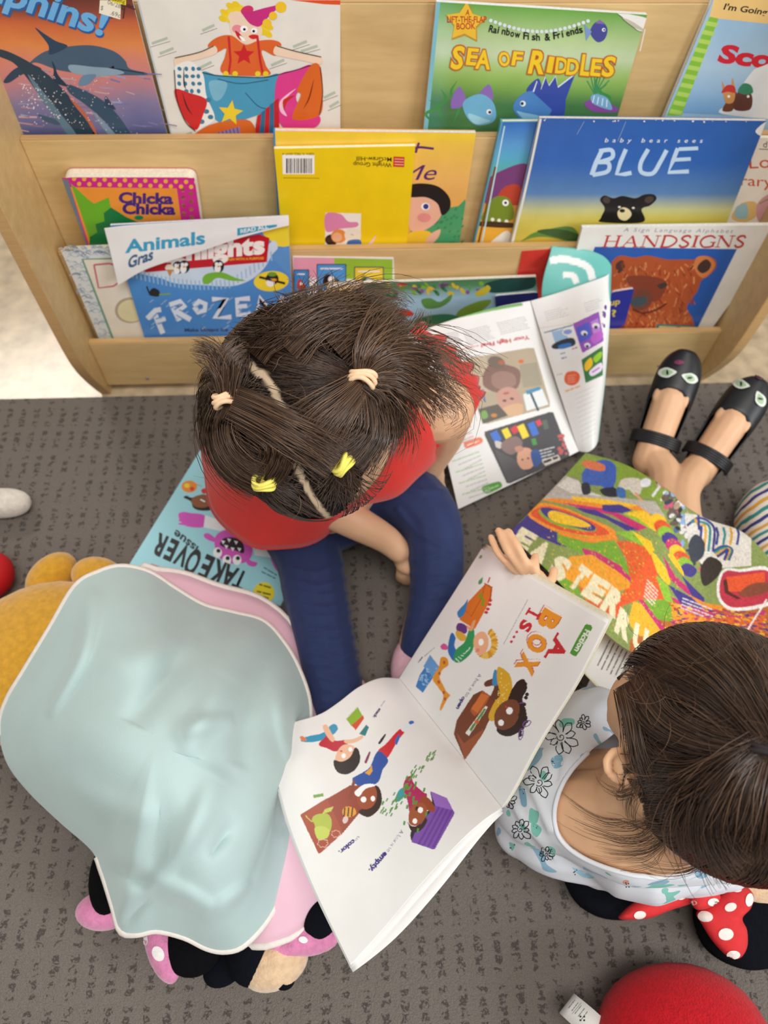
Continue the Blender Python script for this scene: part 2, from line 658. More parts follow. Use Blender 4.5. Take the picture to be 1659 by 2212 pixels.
# ------------------------------------------------------------------ floor and carpet
def carpet_material():
    m = bpy.data.materials.new('patterned_loop_carpet')
    m.use_nodes = True
    nt = m.node_tree
    N, L = nt.nodes, nt.links
    b = N['Principled BSDF']
    b.inputs['Roughness'].default_value = .95
    b.inputs['Specular IOR Level'].default_value = .1
    tc = N.new('ShaderNodeTexCoord')

    def math_(op, a, c=None, d=None):
        n = N.new('ShaderNodeMath')
        n.operation = op
        for i, v in enumerate((a, c, d)):
            if v is None:
                continue
            if isinstance(v, (int, float)):
                n.inputs[i].default_value = v
            else:
                L.new(v, n.inputs[i])
        return n.outputs[0]

    def noise(scale, detail=3, vec=None):
        n = N.new('ShaderNodeTexNoise')
        n.inputs['Scale'].default_value = scale
        n.inputs['Detail'].default_value = detail
        L.new(vec or tc.outputs['Object'], n.inputs['Vector'])
        return n
    nw = noise(150, 2)
    wa = N.new('ShaderNodeVectorMath')
    wa.operation = 'MULTIPLY_ADD'
    L.new(nw.outputs['Color'], wa.inputs[0])
    wa.inputs[1].default_value = (.011, .012, 0)
    L.new(tc.outputs['Object'], wa.inputs[2])
    sp = N.new('ShaderNodeSeparateXYZ')
    L.new(wa.outputs[0], sp.inputs[0])
    fx = math_('FRACT', math_('DIVIDE', sp.outputs[0], .0213))
    fy = math_('FRACT', math_('DIVIDE', sp.outputs[1], .0485))
    fd = math_('FRACT', math_('DIVIDE', sp.outputs[1], .0121))
    colm = math_('LESS_THAN', math_('ABSOLUTE', math_('SUBTRACT', fx, .5)), .2)
    blk = math_('LESS_THAN', math_('ABSOLUTE', math_('SUBTRACT', fy, .5)), .40)
    dash = math_('LESS_THAN', math_('ABSOLUTE', math_('SUBTRACT', fd, .5)), .37)
    nb = noise(110, 3)
    big = noise(7, 2)
    keep = math_('GREATER_THAN', math_('ADD', nb.outputs[0], math_('MULTIPLY', big.outputs[0], .25)), .60)
    brk = math_('GREATER_THAN', noise(420, 2).outputs[0], .43)
    mask = math_('MULTIPLY', math_('MULTIPLY', math_('MULTIPLY', colm, blk), math_('MULTIPLY', dash, keep)), brk)
    fine = noise(900, 2)
    vo = N.new('ShaderNodeTexVoronoi')
    vo.inputs['Scale'].default_value = 330
    L.new(wa.outputs[0], vo.inputs['Vector'])
    mx = N.new('ShaderNodeMix')
    mx.data_type = 'RGBA'
    L.new(math_('MULTIPLY', mask, .66), mx.inputs[0])
    mx.inputs[6].default_value = (*lin('7d756e'), 1)
    mx.inputs[7].default_value = (*lin('3c3532'), 1)
    mul = N.new('ShaderNodeMix')
    mul.data_type, mul.blend_type = 'RGBA', 'MULTIPLY'
    mul.inputs[0].default_value = 1
    mr = N.new('ShaderNodeMapRange')
    mr.inputs[1].default_value, mr.inputs[2].default_value = .3, .7
    mr.inputs[3].default_value, mr.inputs[4].default_value = .68, 1.12
    L.new(fine.outputs[0], mr.inputs[0])
    L.new(mx.outputs[2], mul.inputs[6])
    L.new(mr.outputs[0], mul.inputs[7])
    L.new(mul.outputs[2], b.inputs['Base Color'])
    bp = N.new('ShaderNodeBump')
    bp.inputs['Strength'].default_value = .7
    bp.inputs['Distance'].default_value = .003
    h = math_('SUBTRACT', math_('SUBTRACT', math_('MULTIPLY', fine.outputs[0], .6), math_('MULTIPLY', vo.outputs['Distance'], .5)), math_('MULTIPLY', mask, .6))
    L.new(h, bp.inputs['Height'])
    L.new(bp.outputs[0], b.inputs['Normal'])
    return m


def lino_material():
    m = mat('speckled_vinyl', 'c9b596', rough=.2, noise=.28, nscale=34, bump=.04, bscale=60)
    return m


bm = bmesh.new(); box(bm, -3, 3, .7, 4.5, -.05, -.004)
tag(bm_obj('floor', bm, lino_material()), kind='structure')
bm = bmesh.new(); box(bm, -3, 3, -2.5, .786, -.05, 0)
tag(bm_obj('carpet', bm, carpet_material()), kind='structure')
bm = bmesh.new(); box(bm, -3, 3, 4.5, 4.55, 0, 2.6)
tag(bm_obj('wall_back', bm, mat('painted_wall', 'd9d0c0', rough=.8)), kind='structure')

# ------------------------------------------------------------------ the display shelf
TY = {4: .798, 3: .8312, 2: .8658, 1: .900}
TZ = {4: .1114, 3: .2537, 2: .3970, 1: .5345}


def wood_material(name, base, grain):
    m = bpy.data.materials.new(name)
    m.use_nodes = True
    nt = m.node_tree
    N, L = nt.nodes, nt.links
    b = N['Principled BSDF']
    b.inputs['Roughness'].default_value = .38
    tc = N.new('ShaderNodeTexCoord')
    mp = N.new('ShaderNodeMapping')
    mp.inputs['Scale'].default_value = grain
    L.new(tc.outputs['Object'], mp.inputs[0])
    n1 = N.new('ShaderNodeTexNoise')
    n1.inputs['Scale'].default_value = 9
    n1.inputs['Detail'].default_value = 8
    n1.inputs['Roughness'].default_value = .62
    L.new(mp.outputs[0], n1.inputs['Vector'])
    n2 = N.new('ShaderNodeTexNoise')
    n2.inputs['Scale'].default_value = 5
    L.new(tc.outputs['Object'], n2.inputs['Vector'])
    cr = N.new('ShaderNodeValToRGB')
    c0 = np.array(lin(base))
    cr.color_ramp.elements[0].position, cr.color_ramp.elements[1].position = .3, .7
    cr.color_ramp.elements[0].color = (*(c0 * (.80, .76, .68)), 1)
    cr.color_ramp.elements[1].color = (*(c0 * 1.1), 1)
    ad = N.new('ShaderNodeMix')
    ad.inputs[0].default_value = .35
    L.new(n1.outputs[0], ad.inputs[2])
    L.new(n2.outputs[0], ad.inputs[3])
    L.new(ad.outputs[0], cr.inputs[0])
    L.new(cr.outputs[0], b.inputs['Base Color'])
    return m


WOOD = wood_material('birch_plywood', 'd8b983', (1.2, 8, 8))
EDGE = wood_material('plywood_edge', 'cfa873', (2, 60, 60))
shelf = thing('book_display_shelf', 'tiered birch plywood book display shelf standing on the vinyl floor', 'bookshelf', (0, .85, 0))
for k in (1, 2, 3, 4):
    y, zt = TY[k], TZ[k]
    zb = .015 if k == 4 else zt - .225
    bm = bmesh.new(); box(bm, -.4995, .4995, y, y + .0105, zb, zt); bevel(bm, .0012)
    pn = bm_obj('front_panel' if k > 1 else 'back_panel', bm, WOOD, shelf)
    bm = bmesh.new(); box(bm, -.4993, .4993, y + .0004, y + .0101, zt + .0002, zt + .0012)
    bm_obj('plywood_edge', bm, EDGE, pn)
    if k > 1:
        bm = bmesh.new(); box(bm, -.4993, .4993, y + .0106, TY[k - 1] - .0002, zt - .095, zt - .086)
        bm_obj('ledge', bm, WOOD, shelf)
for s in (-1, 1):
    prof = [(.775, -.004), (.752, .03)] if False else []
    prof = [(.796, -.0038), (.782, .026), (.766, .066), (.754, .105), (.749, .15), (.748, .25), (.748, .40), (.748, .58), (.775, .64), (1.12, .64), (1.12, -.0038)]
    sm = [tuple(p) for p in crs(np.array(prof[:6]), 4)] + prof[6:]
    x0, x1 = (-.516, -.4997) if s < 0 else (.4997, .516)
    bm = bmesh.new()
    prism(bm, [np.array([x0, a, c]) for a, c in sm], (1, 0, 0), 0, x1 - x0)
    sp_ = bm_obj('side_panel', bm, WOOD, shelf)
    # the plywood edge that faces the room
    q = sm[:-3]
    nrm = []
    bm = bmesh.new()
    rows = []
    for i, (a, c) in enumerate(q):
        rows.append([bm.verts.new((x, a - .0004, c)) for x in (x0 + .0008, x1 - .0008)])
    for i in range(len(rows) - 1):
        bm.faces.new((rows[i][0], rows[i][1], rows[i + 1][1], rows[i + 1][0]))
    g = bmesh.ops.extrude_face_region(bm, geom=bm.faces[:])
    bmesh.ops.translate(bm, verts=[v for v in g['geom'] if isinstance(v, bmesh.types.BMVert)], vec=(0, .0012, 0))
    bm_obj('plywood_edge', bm, EDGE, sp_)
for px in (318, 1424):
    c = PY(px, 817 if px < 900 else 790, .798)
    bm = bmesh.new()
    bmesh.ops.create_cone(bm, cap_ends=True, segments=16, radius1=.0032, radius2=.0024, depth=.0016, matrix=Matrix.Translation((c[0], .7975, c[2])) @ Matrix.Rotation(math.pi / 2, 4, 'X'))
    bm_obj('screw_head', bm, mat('steel', '8a8580', rough=.35), shelf)


# ------------------------------------------------------------------ books on the shelf
PAPER = mat('page_edges', 'f1ece0', rough=.8, noise=.12, nscale=400)


def page_mat(col):
    return mat('page_edges_' + col, col, rough=.8, noise=.15, nscale=300)


def book(name, label, tier, y_at, slope, quad, thick, cover, art, cat='book', group=None, pages='f1ece0', cov=.0012, round_=0, spine=None, inset=.0, gloss=GLOSS, depth=.08):
    """a book leaning in the slot behind panel TIER; quad = TL TR BR BL of its front as seen; y_at at the panel's top"""
    th = math.atan(slope)
    n = np.array([0, -math.cos(th), math.sin(th)])
    p0 = np.array([0, y_at, TZ[tier]])
    q = [PP(u, v, p0, n) for u, v in quad]
    zb = TZ[tier] - depth
    for a, b in ((0, 3), (1, 2)):
        d = q[b] - q[a]
        q[b] = q[a] + d * (zb - q[a][2]) / d[2]
    poly = [q[0], q[1], q[2], q[3]]
    if round_:
        out = []
        for i in range(4):
            c, a, b = poly[i], poly[i - 1], poly[(i + 1) % 4]
            da, db = (a - c) / np.linalg.norm(a - c), (b - c) / np.linalg.norm(b - c)
            if i < 2:
                for t in np.linspace(0, 1, 6):
                    out.append(c + da * round_ * (1 - t) ** 2 + db * round_ * t ** 2)
            else:
                out.append(c)
        poly = out
    cen = sum(q) / 4
    base = (cen[0], cen[1], zb)
    r = thing(name, label, cat, base, group or {2: 'books on the top tier', 3: 'books on the middle tier', 4: 'books and magazines on the lowest tier'}[tier])
    ctr = sum(poly) / len(poly)
    bm = bmesh.new(); prism(bm, poly, n, 0, -cov)
    bm_obj('front_cover', bm, mat('cover_' + cover, cover, rough=.35, noise=.08), r)
    bm = bmesh.new()
    inn = [ctr + (p - ctr) * (1 - inset / max(.02, np.linalg.norm(p - ctr))) for p in poly]
    prism(bm, inn, n, -cov, -(thick - cov))
    bm_obj('page_block', bm, page_mat(pages), r)
    bm = bmesh.new(); prism(bm, poly, n, -(thick - cov), -thick)
    bm_obj('back_cover', bm, mat('cover_' + cover, cover, rough=.35, noise=.08), r)
    if spine:
        d = (q[3] - q[0]); w = np.cross(d, n); w /= np.linalg.norm(w)
        if w[0] > 0:
            w = -w
        bm = bmesh.new()
        prism(bm, [q[0], q[3], q[3] + w * .0022, q[0] + w * .0022], n, .0002, -thick - .0002)
        bm_obj('spine', bm, mat('cover_' + spine, spine, rough=.35, noise=.08), r)
    if art:
        ex = [proj(p) for p in q]
        A = Art(plane_surf(p0, n), clip=[tuple(e) for e in ex])
        A.q = [tuple(e) for e in ex]
        art(A)
        A.build('cover_print', r, gloss)
    return r


# --- top row
def art_dolphins(a):
    f = ramp([(0, '6e3b33'), (.10, '8d4a3c'), (.17, 'c9673f'), (.34, 'e08a4e'), (.5, 'd3867c'), (.62, 'c0838a'), (.75, '8b7f9f'), (.88, '6f6f9c'), (1, '56587f')])
    q = [(-66, -2), (285, -2), (364, 300), (53, 300)]
    a.grid(q, lambda u, v: f(min(1, max(0, v + .05 * math.sin(u * 9) * v))), 20, 26)
    for i in range(60):
        x, y = rnd.uniform(20, 350), rnd.uniform(150, 296)
        a.l(rnd.choice(['9aa0c4', '7b79a8', 'b58fa0', '8a6f92', 'c8a3a8']), rnd.uniform(1.5, 4), x, y, x + rnd.uniform(15, 45), y + rnd.uniform(-2, 7), taper=False)
        a.layer -= 1
    a.layer += 1
    # palms on the shore
    for x in (245, 270):
        for k in range(7):
            t = math.radians(180 + 30 * k)
            a.l('5a2f2a', 3, x, 12, x + 22 * math.cos(t), 14 + 12 * math.sin(t) + 6)
        a.l('5a2f2a', 3, x, 12, x - 4, 40)
    # leaping dolphin behind
    a.b('4a6076', 60, 140, 95, 112, 150, 100, 200, 98, 245, 110, 270, 130, 280, 148, 316, 157, 312, 162, 270, 162, 200, 160, 130, 152, 80, 135)
    a.b('32475f', 76, 60, 95, 72, 120, 88, 146, 100, 108, 118, 104, 96)
    a.b('8ea6b8', 150, 140, 200, 144, 245, 148, 268, 158, 220, 164, 160, 158)
    a.b('2f445c', 62, 138, 30, 150, 8, 175, 20, 178, 50, 160, 90, 150)
    a.b('6d8aa5', 178, 164, 205, 160, 205, 168, 190, 182, 170, 184)
    a.l('1f2c3c', 2, 236, 146, 312, 158)
    a.e('14181f', 244, 145, 3)
    # dolphin diving, nearest
    a.b('2d4152', -6, 106, 20, 112, 60, 132, 100, 158, 132, 188, 160, 220, 188, 252, 206, 280, 214, 300, 166, 300, 140, 268, 112, 240, 90, 214, 60, 170, 30, 136, -4, 120)
    a.b('5f7d90', 60, 160, 100, 206, 130, 244, 160, 282, 168, 298, 150, 294, 120, 256, 90, 216)
    a.b('c0694f', 150, 208, 178, 236, 202, 270, 212, 296, 206, 290, 186, 258, 160, 226)
    a.b('2a3c50', 112, 132, 118, 140, 126, 162, 146, 186, 118, 176, 116, 150)
    a.b('3f5a70', 120, 258, 96, 250, 82, 248, 100, 262, 130, 270)
    a.e('11151c', 202, 288, 3)
    # third dolphin
    a.b('3a5268', 146, 182, 180, 194, 215, 212, 240, 232, 262, 258, 282, 288, 288, 300, 258, 300, 236, 272, 210, 246, 180, 222, 150, 200)
    a.b('7f93a8', 200, 240, 230, 268, 256, 298, 244, 298, 220, 274)
    a.b('32475f', 228, 208, 236, 216, 250, 236, 228, 228)
    a.dots('e8d8dc', 150, (30, 160, 230, 165, 300, 290, 60, 270), .4, 1.5)
    a.dots('f2e6e8', 60, (40, 180, 110, 200, 200, 280, 80, 250), .5, 1.8)
    a.t('lphins!', '2d5f9e', -6, 6, 224, 80, 52, bold=.045, up=(18, -50))
    a.t('lphins!', '6fb2e6', -9, 2, 221, 76, 52, bold=.03, up=(18, -50))
    a.p('f2ead6', 216, -2, 262, -2, 260, 42, 214, 28)
    a.t('06/28', '6a655e', 232, 8, 260, 18, 8, up=(2, -9))
    a.t('.69c', '6a655e', 238, 31, 259, 38, 8, up=(2, -9))
    a.t('$', '6a655e', 217, 20, 222, 22, 8, up=(2, -9))
    a.p('f4e23a', 240, -2, 273, -2, 272, 11, 240, 3)
    a.t('nding', '222222', 244, 2, 270, 7, 7, up=(1, -7), bold=.01)


book('paperback_book', 'thin paperback with leaping dolphins at an orange sunset, on the top tier', 1 + 1, .8835, .06, [(-64, 0), (285, 0), (362, 296), (52, 296)], .0045, '7a5a58', art_dolphins, group=None)


def art_clown(a):
    a.p('e9e4da', pts=a.q)
    a.p('e2552b', 590, -60, 745, -60, 745, 11, 700, 9, 600, -3)
    for x, y, w in ((345, 88, 34), (360, 110, 30), (450, 60, 26), (445, 140, 24), (648, 95, 30), (668, 105, 36), (600, 135, 28), (712, 205, 24), (722, 225, 20), (400, 292, 30)):
        a.l('b9c3b0', 6, x - w / 2, y + 6, x + w / 2, y - 6, smooth=False)
        a.l('5a5a52', 1, x - w / 2 - 4, y + 14, x + w / 2 + 6, y + 1)
    a.b('f2d433', 478, 35, 490, 20, 520, 10, 560, 40, 575, 60, 585, 70, 565, 75, 520, 40, 498, 50)
    for x, y in ((484, 26), (481, 40), (497, 12), (510, 9), (582, 58), (580, 74), (568, 68)):
        a.e('f0cc22', x, y, 9, 6, 30)
    a.b('f4d7bd', 496, 50, 505, 25, 530, 30, 552, 48, 566, 62, 562, 82, 545, 94, 520, 92, 502, 76)
    a.e('f4d7bd', 500, 35, 7, 10, 20)
    a.e('ec8f9b', 512, 62, 11, 9)
    a.e('d6336b', 534, 22, 14, 10, -20)
    a.b('cc2e80', 520, 22, 540, 25, 575, 16, 603, 12, 580, 36, 562, 56, 548, 55, 535, 46)
    for x, y, r in ((607, 15, 12), (590, 34, 9), (577, 50, 10)):
        a.e('f3c62f', x, y, r)
    a.e('ffffff', 527, 62, 8, 7)
    a.e('ffffff', 549, 66, 7, 6)
    a.e('1b1b1b', 528, 63, 3)
    a.e('1b1b1b', 548, 67, 3)
    a.b('d8262a', 537, 78, 546, 74, 558, 76, 555, 82, 545, 84)
    a.b('c2202b', 508, 66, 518, 72, 528, 86, 520, 86, 512, 78)
    a.b('ffffff', 517, 78, 524, 88, 530, 87, 522, 78)
    a.b('e2662a', 449, 98, 470, 80, 500, 76, 530, 96, 556, 88, 590, 86, 608, 96, 596, 120, 566, 108, 574, 140, 579, 162, 482, 158, 486, 122, 488, 104, 464, 114)
    a.star('cf2027', 527, 118, 24, 0)
    for x0, x1, x2 in ((494, 498, 494), (556, 562, 568)):
        a.l('c9242b', 5, x0, 78, x1, 130, x2, 160)
    for x in (488, 508, 557, 574):
        a.e('f0d22b', x, 159, 6)
    a.b('f4d7bd', 462, 98, 430, 112, 400, 118, 378, 124, 378, 142, 388, 148, 400, 136, 436, 126, 468, 114)
    a.b('f4d7bd', 598, 98, 630, 108, 665, 118, 694, 122, 696, 136, 682, 138, 660, 132, 620, 124, 592, 116)
    a.b('4a9dc0', 437, 156, 470, 162, 520, 165, 570, 166, 602, 160, 598, 200, 580, 236, 545, 252, 500, 264, 466, 258, 446, 210)
    a.b('7db9d2', 452, 176, 490, 178, 480, 210, 462, 215)
    a.l('23587a', 2, 470, 170, 520, 180, 580, 172, smooth=True)
    a.l('23587a', 2, 530, 200, 560, 230, 590, 235, smooth=True)
    a.b('f2efe8', 377, 150, 386, 138, 412, 132, 438, 158, 446, 206, 464, 254, 440, 274, 422, 282, 400, 260, 382, 210)
    for i in range(17):
        x, y = 388 + (i % 4) * 14 + rnd.uniform(-2, 2), 148 + (i // 4) * 16
        a.e('3f7f9d', x, y, 5, 4, rnd.uniform(0, 90))
    for x, y in ((450, 215), (446, 240), (455, 252), (436, 262)):
        a.e('3f7f9d', x, y, 6, 5)
    a.b('d32a2a', 378, 192, 410, 200, 446, 215, 438, 250, 424, 280, 400, 258, 384, 225)
    a.l('1f1f1f', 3, 394, 200, 404, 230, 416, 248, smooth=True, taper=True)
    a.l('1f1f1f', 3, 397, 145, 398, 180, 402, 192, smooth=True, taper=True)
    a.b('e0408e', 601, 164, 640, 150, 672, 140, 660, 180, 640, 205, 650, 230, 690, 250, 684, 272, 640, 285, 608, 270, 594, 225)
    a.b('f6c5dd', 640, 190, 616, 214, 612, 232, 620, 250, 606, 240, 606, 216)
    a.b('dd6a28', 672, 140, 692, 144, 697, 200, 690, 248, 632, 256, 650, 205, 642, 192)
    a.b('c9301f', 637, 205, 612, 215, 614, 238, 620, 220)
    a.l('7a2c12', 3, 678, 170, 668, 210, 655, 235, smooth=True, taper=True)
    for i, c in enumerate(('c7252b', '2f6f94', 'c7252b', '2f6f94', 'c7252b')):
        a.p(c, 556 + i * 9, 250 - i * 8, 566 + i * 9, 243 - i * 8, 560 + i * 11, 300, 548 + i * 11, 300)
    a.b('dd6a28', 424, 298, 440, 276, 480, 262, 540, 260, 542, 300)
    a.star('f3d32f', 498, 243, 28, 8)
    a.p('9a7fae', 468, 286, 518, 272, 520, 300, 470, 300)
    for i in range(6):
        a.l('3a2d45', 1.4, 472 + i * 8, 284 - i * 2, 476 + i * 8, 292)
    for pts in ((437, 156, 470, 162, 520, 165, 570, 166, 602, 160), (377, 150, 382, 210, 400, 260, 422, 282), (602, 160, 640, 150, 672, 140), (692, 144, 697, 200, 690, 248), (462, 98, 430, 112, 378, 124), (598, 98, 640, 110, 694, 122)):
        a.l('26211f', 1.8, *pts, smooth=True)


book('picture_book', 'white picture book of a clown in baggy patchwork trousers, on the top tier', 2, .8862, .055, [(300, 0), (735, 0), (735, 296), (374, 296)], .007, 'e9e4da', art_clown, spine='c9cdd0')


def fish(a, cx, cy, s, body, fin, belly, flip=1, rot=0):
    """a plain little fish in flat colours"""
    def P(*xy):
        c, d = math.cos(math.radians(rot)), math.sin(math.radians(rot))
        o = []
        for i in range(0, len(xy), 2):
            x, y = xy[i] * flip * s, xy[i + 1] * s
            o += [cx + x * c - y * d, cy + x * d + y * c]
        return o
    a.b(fin, *P(-40, 0, -75, -30, -80, 5, -66, 30))
    a.b(fin, *P(-20, -30, -10, -72, 18, -40))
    a.b(body, *P(-48, 0, -20, -38, 20, -36, 46, -6, 40, 18, 10, 38, -24, 30))
    a.b(belly, *P(-20, 20, 20, 14, 38, 12, 10, 36, -14, 32))
    a.e('f4f4f4', *P(24, -8), 7 * s, 7 * s)
    a.e('1c2b50', *P(26, -8), 4 * s, 4 * s)


def art_riddles(a):
    f = ramp([(0, '6fae4a'), (.3, 'b9d596'), (.5, 'cfe2b8'), (.68, 'a9cc70'), (.85, '7fae52'), (1, '4d7f4c')])
    q = a.q
    g = lambda u, v: f(min(1, v * 1.9)) * (1 - .25 * abs(u - .55)) + np.array(lin('2f7fa0')) * (.20 if u < .12 else 0)
    a.grid(q, g, 16, 26)
    a.p('7fc0cf', 943, 5, 951, 5, 922, 300, 912, 300)
    # weeds
    for x, y, h, b in ((958, 262, 70, -10), (980, 264, 90, 12), (938, 266, 50, -18), (1290, 230, 70, 8), (1302, 232, 50, 16)):
        a.l('3f8f4a', 7, x, y, x + b, y - h * .4, x - b * .5, y - h * .7, x + b * .6, y - h, smooth=True, taper=True)
    for k in range(7):
        a.l('3f8f5a', 2.5, 1285, 205, 1268 + k * 8, 180 - 20 * math.sin(k / 6 * 3.1) - 6, smooth=False)
    # plain sea creatures
    fish(a, 1036, 238, .82, '6fb3d6', '8c6bb8', '9fd3e6', 1, 28)
    fish(a, 1150, 232, .88, '4f86c4', '3a4fa6', '8fc6e4', -1, 4)
    a.p('3a4fa6', 1152, 200, 1160, 175, 1168, 192, 1178, 166, 1186, 184, 1200, 164, 1205, 190, 1244, 156, 1222, 214, 1220, 244, 1200, 244)
    a.l('e4eef6', 3, 1152, 198, 1160, 175, 1168, 192, 1178, 166, 1186, 184, 1200, 164, 1205, 188, 1244, 158)
    a.b('8a4f9e', 1262, 222, 1290, 214, 1330, 230, 1330, 242, 1280, 240)
    a.b('7fb0d6', 1276, 208, 1290, 203, 1312, 212, 1322, 236, 1300, 232, 1280, 222)
    for k in range(4):
        a.l('e9f0f4', 2, 1284 + k * 9, 206 + k * 3, 1280 + k * 10, 222 + k * 3)
    a.b('4a4f9a', 1275, 70, 1284, 50, 1300, 46, 1312, 62, 1306, 84, 1290, 90)
    a.p('7f9fd0', 1278, 68, 1262, 52, 1266, 88)
    a.p('8c6bb8', 1286, 50, 1296, 42, 1306, 52)
    a.e('f4f4f4', 1304, 64, 4)
    a.e('1c2b50', 1305, 64, 2)
    for k in range(22):
        t = k / 21
        a.e('dfeaf0', 1060 + 210 * t, 44 + 24 * math.sin(t * 3.1), 4)
        a.layer -= 1
    a.layer += 1
    a.star('c9922c', 1006, 50, 47, 4, inner=.55)
    a.star('f0c33c', 1005, 48, 44, 4, inner=.55)
    a.t('A', 'c2342a', 1005, 32, 1014, 33, 12, bold=.02)
    a.t('LIFT-THE-FLAP', 'c2342a', 966, 48, 1051, 48, 13, bold=.02)
    a.t('BOOK', 'c2342a', 986, 63, 1027, 62, 13, bold=.02)
    for ch, x, y, r in zip('Rainbow Fish & Friends', np.linspace(1055, 1252, 22), [68, 70, 71, 73, 75, 78, 80, 82, 84, 85, 86, 87, 87, 87, 86, 84, 82, 80, 78, 75, 73, 71], np.linspace(14, -14, 22)):
        if ch != ' ':
            w = {'i': 3, 'F': 9, 'R': 10, 'w': 12, 'r': 6, '&': 12}.get(ch, 8)
            t = math.radians(r)
            a.t(ch, '16161a', x, y, x + w * math.cos(t), y + w * math.sin(t), 15, bold=.02)
    for ch, x0, y0, w, h, sh in (('S', 972, 146, 26, 46, 8), ('E', 1006, 138, 24, 34, 5), ('A', 1026, 146, 32, 38, 4), ('O', 1077, 140, 24, 28, 0), ('F', 1104, 139, 22, 28, 5), ('R', 1140, 156, 34, 46, 10), ('I', 1180, 154, 12, 32, 6),
                                 ('D', 1198, 156, 26, 32, 4), ('D', 1222, 159, 26, 32, 4), ('L', 1252, 160, 20, 42, 6), ('E', 1274, 161, 22, 34, 5), ('S', 1298, 162, 26, 40, 8)):
        a.t(ch, 'f5d02c', x0, y0, x0 + w, y0 + 2, h, bold=.03, up=(sh, -h), outline='c2622a', ow=.045)
    a.b('f2f0ea', 1330, 24, 1360, 30, 1398, 40, 1396, 62, 1380, 66, 1360, 50, 1344, 36)
    a.b('c9c2b0', 1344, 38, 1366, 46, 1394, 66, 1372, 60)
    a.l('e8e4da', 2.5, 1393, 62, 1382, 110)


book('paperback_book', 'green underwater paperback with a curled white page corner, on the top tier', 2, .8825, .06, [(943, 4), (1398, 32), (1334, 250), (913, 300)], .0065, 'dfe6dc', art_riddles, pages='e6e2e4')


def art_scoot(a):
    f = ramp([(0, '9fc6e6'), (.5, 'b4d2ea'), (1, '7fb0dc')])
    a.p('a9cbe6', pts=a.q)
    a.grid([(1535, 40), (1900, 62), (1830, 260), (1462, 244)], lambda u, v: f(v), 8, 12)
    a.p('f5cf86', 1544, -10, 1900, 16, 1900, 76, 1532, 38)
    a.p('8cc63f', 1533, 36, 1552, 40, 1472, 250, 1440, 250)
    for k in range(11):
        y = 45 + k * 19
        x = 1530 - k * 7.7
        a.p('b9dd6a', x - 4, y, x + 22, y + 5, x + 17, y + 14, x - 8, y + 9)
    a.t("I'm Going To", '2a2a2c', 1562, 20, 1690, 37, 13, bold=.02, shear=.2)
    a.t('Scoot!', 'd8283a', 1549, 132, 1760, 160, 36, bold=.05, shear=.15)
    a.b('eef2f4', 1620, 160, 1640, 145, 1700, 140, 1760, 250, 1560, 246, 1590, 215, 1600, 190)
    a.b('7a4a2c', 1560, 238, 1572, 215, 1580, 196, 1592, 202, 1588, 225, 1580, 240)
    a.b('d89a5a', 1562, 202, 1560, 176, 1568, 190, 1578, 190, 1582, 168, 1588, 196, 1584, 220, 1568, 222)
    a.b('d23a34', 1558, 200, 1570, 184, 1586, 186, 1588, 200, 1572, 198)
    a.b('6a3f34', 1586, 236, 1590, 205, 1606, 192, 1624, 206, 1620, 236)
    a.b('3f8f6a', 1594, 196, 1606, 180, 1622, 184, 1626, 200, 1608, 204)
    a.e('ffffff', 1574, 208, 3)
    a.e('ffffff', 1616, 208, 3)


book('picture_book', 'pale blue picture book with a green striped spine edge, on the top tier', 2, .8845, .06, [(1544, -10), (1900, 20), (1840, 300), (1436, 250)], .008, '9fc6e6', art_scoot)


# --- second row
def art_chicka(a):
    a.p('d42a8c', pts=a.q)
    for k in range(13):
        for j in range(2):
            a.e('f4b63f', 160 + k * 22 + j * 11, 386 + j * 11 + k * .6, 4.6)
            a.layer -= 1
    for k in range(10):
        for j in range(2):
            a.e('f4b63f', 395 + j * 17 + k * .8, 410 + k * 17 + j * 8, 4.6)
            a.layer -= 1
    a.layer += 2
    a.p('f3993a', 152, 404, 382, 407, 400, 540, 196, 540)
    a.p('6fb52e', 153, 396, 190, 430, 203, 440, 235, 426, 240, 452, 226, 458, 232, 480, 226, 498, 212, 520, 195, 520)
    a.p('1f7f45', 240, 448, 275, 470, 300, 480, 300, 540, 192, 540, 194, 512, 210, 502, 206, 484, 226, 478, 224, 460)
    a.t('Chicka', '4b2a7a', 256, 438, 374, 440, 22, bold=.045)
    a.t('Chicka', '4b2a7a', 264, 461, 379, 463, 22, bold=.045)
    a.e('1f8f5a', 300, 470, 10, 5)
    a.p('6f7f8a', 128, 386, 147, 388, 192, 540, 178, 540)


book('board_book', 'thick worn board book with a pink dotted border and green leaves', 3, .8432, .01, [(133, 384), (420, 384), (440, 520), (183, 520)], .0205, 'd42a8c', art_chicka, pages='ece4d2', cov=.001, round_=.012)


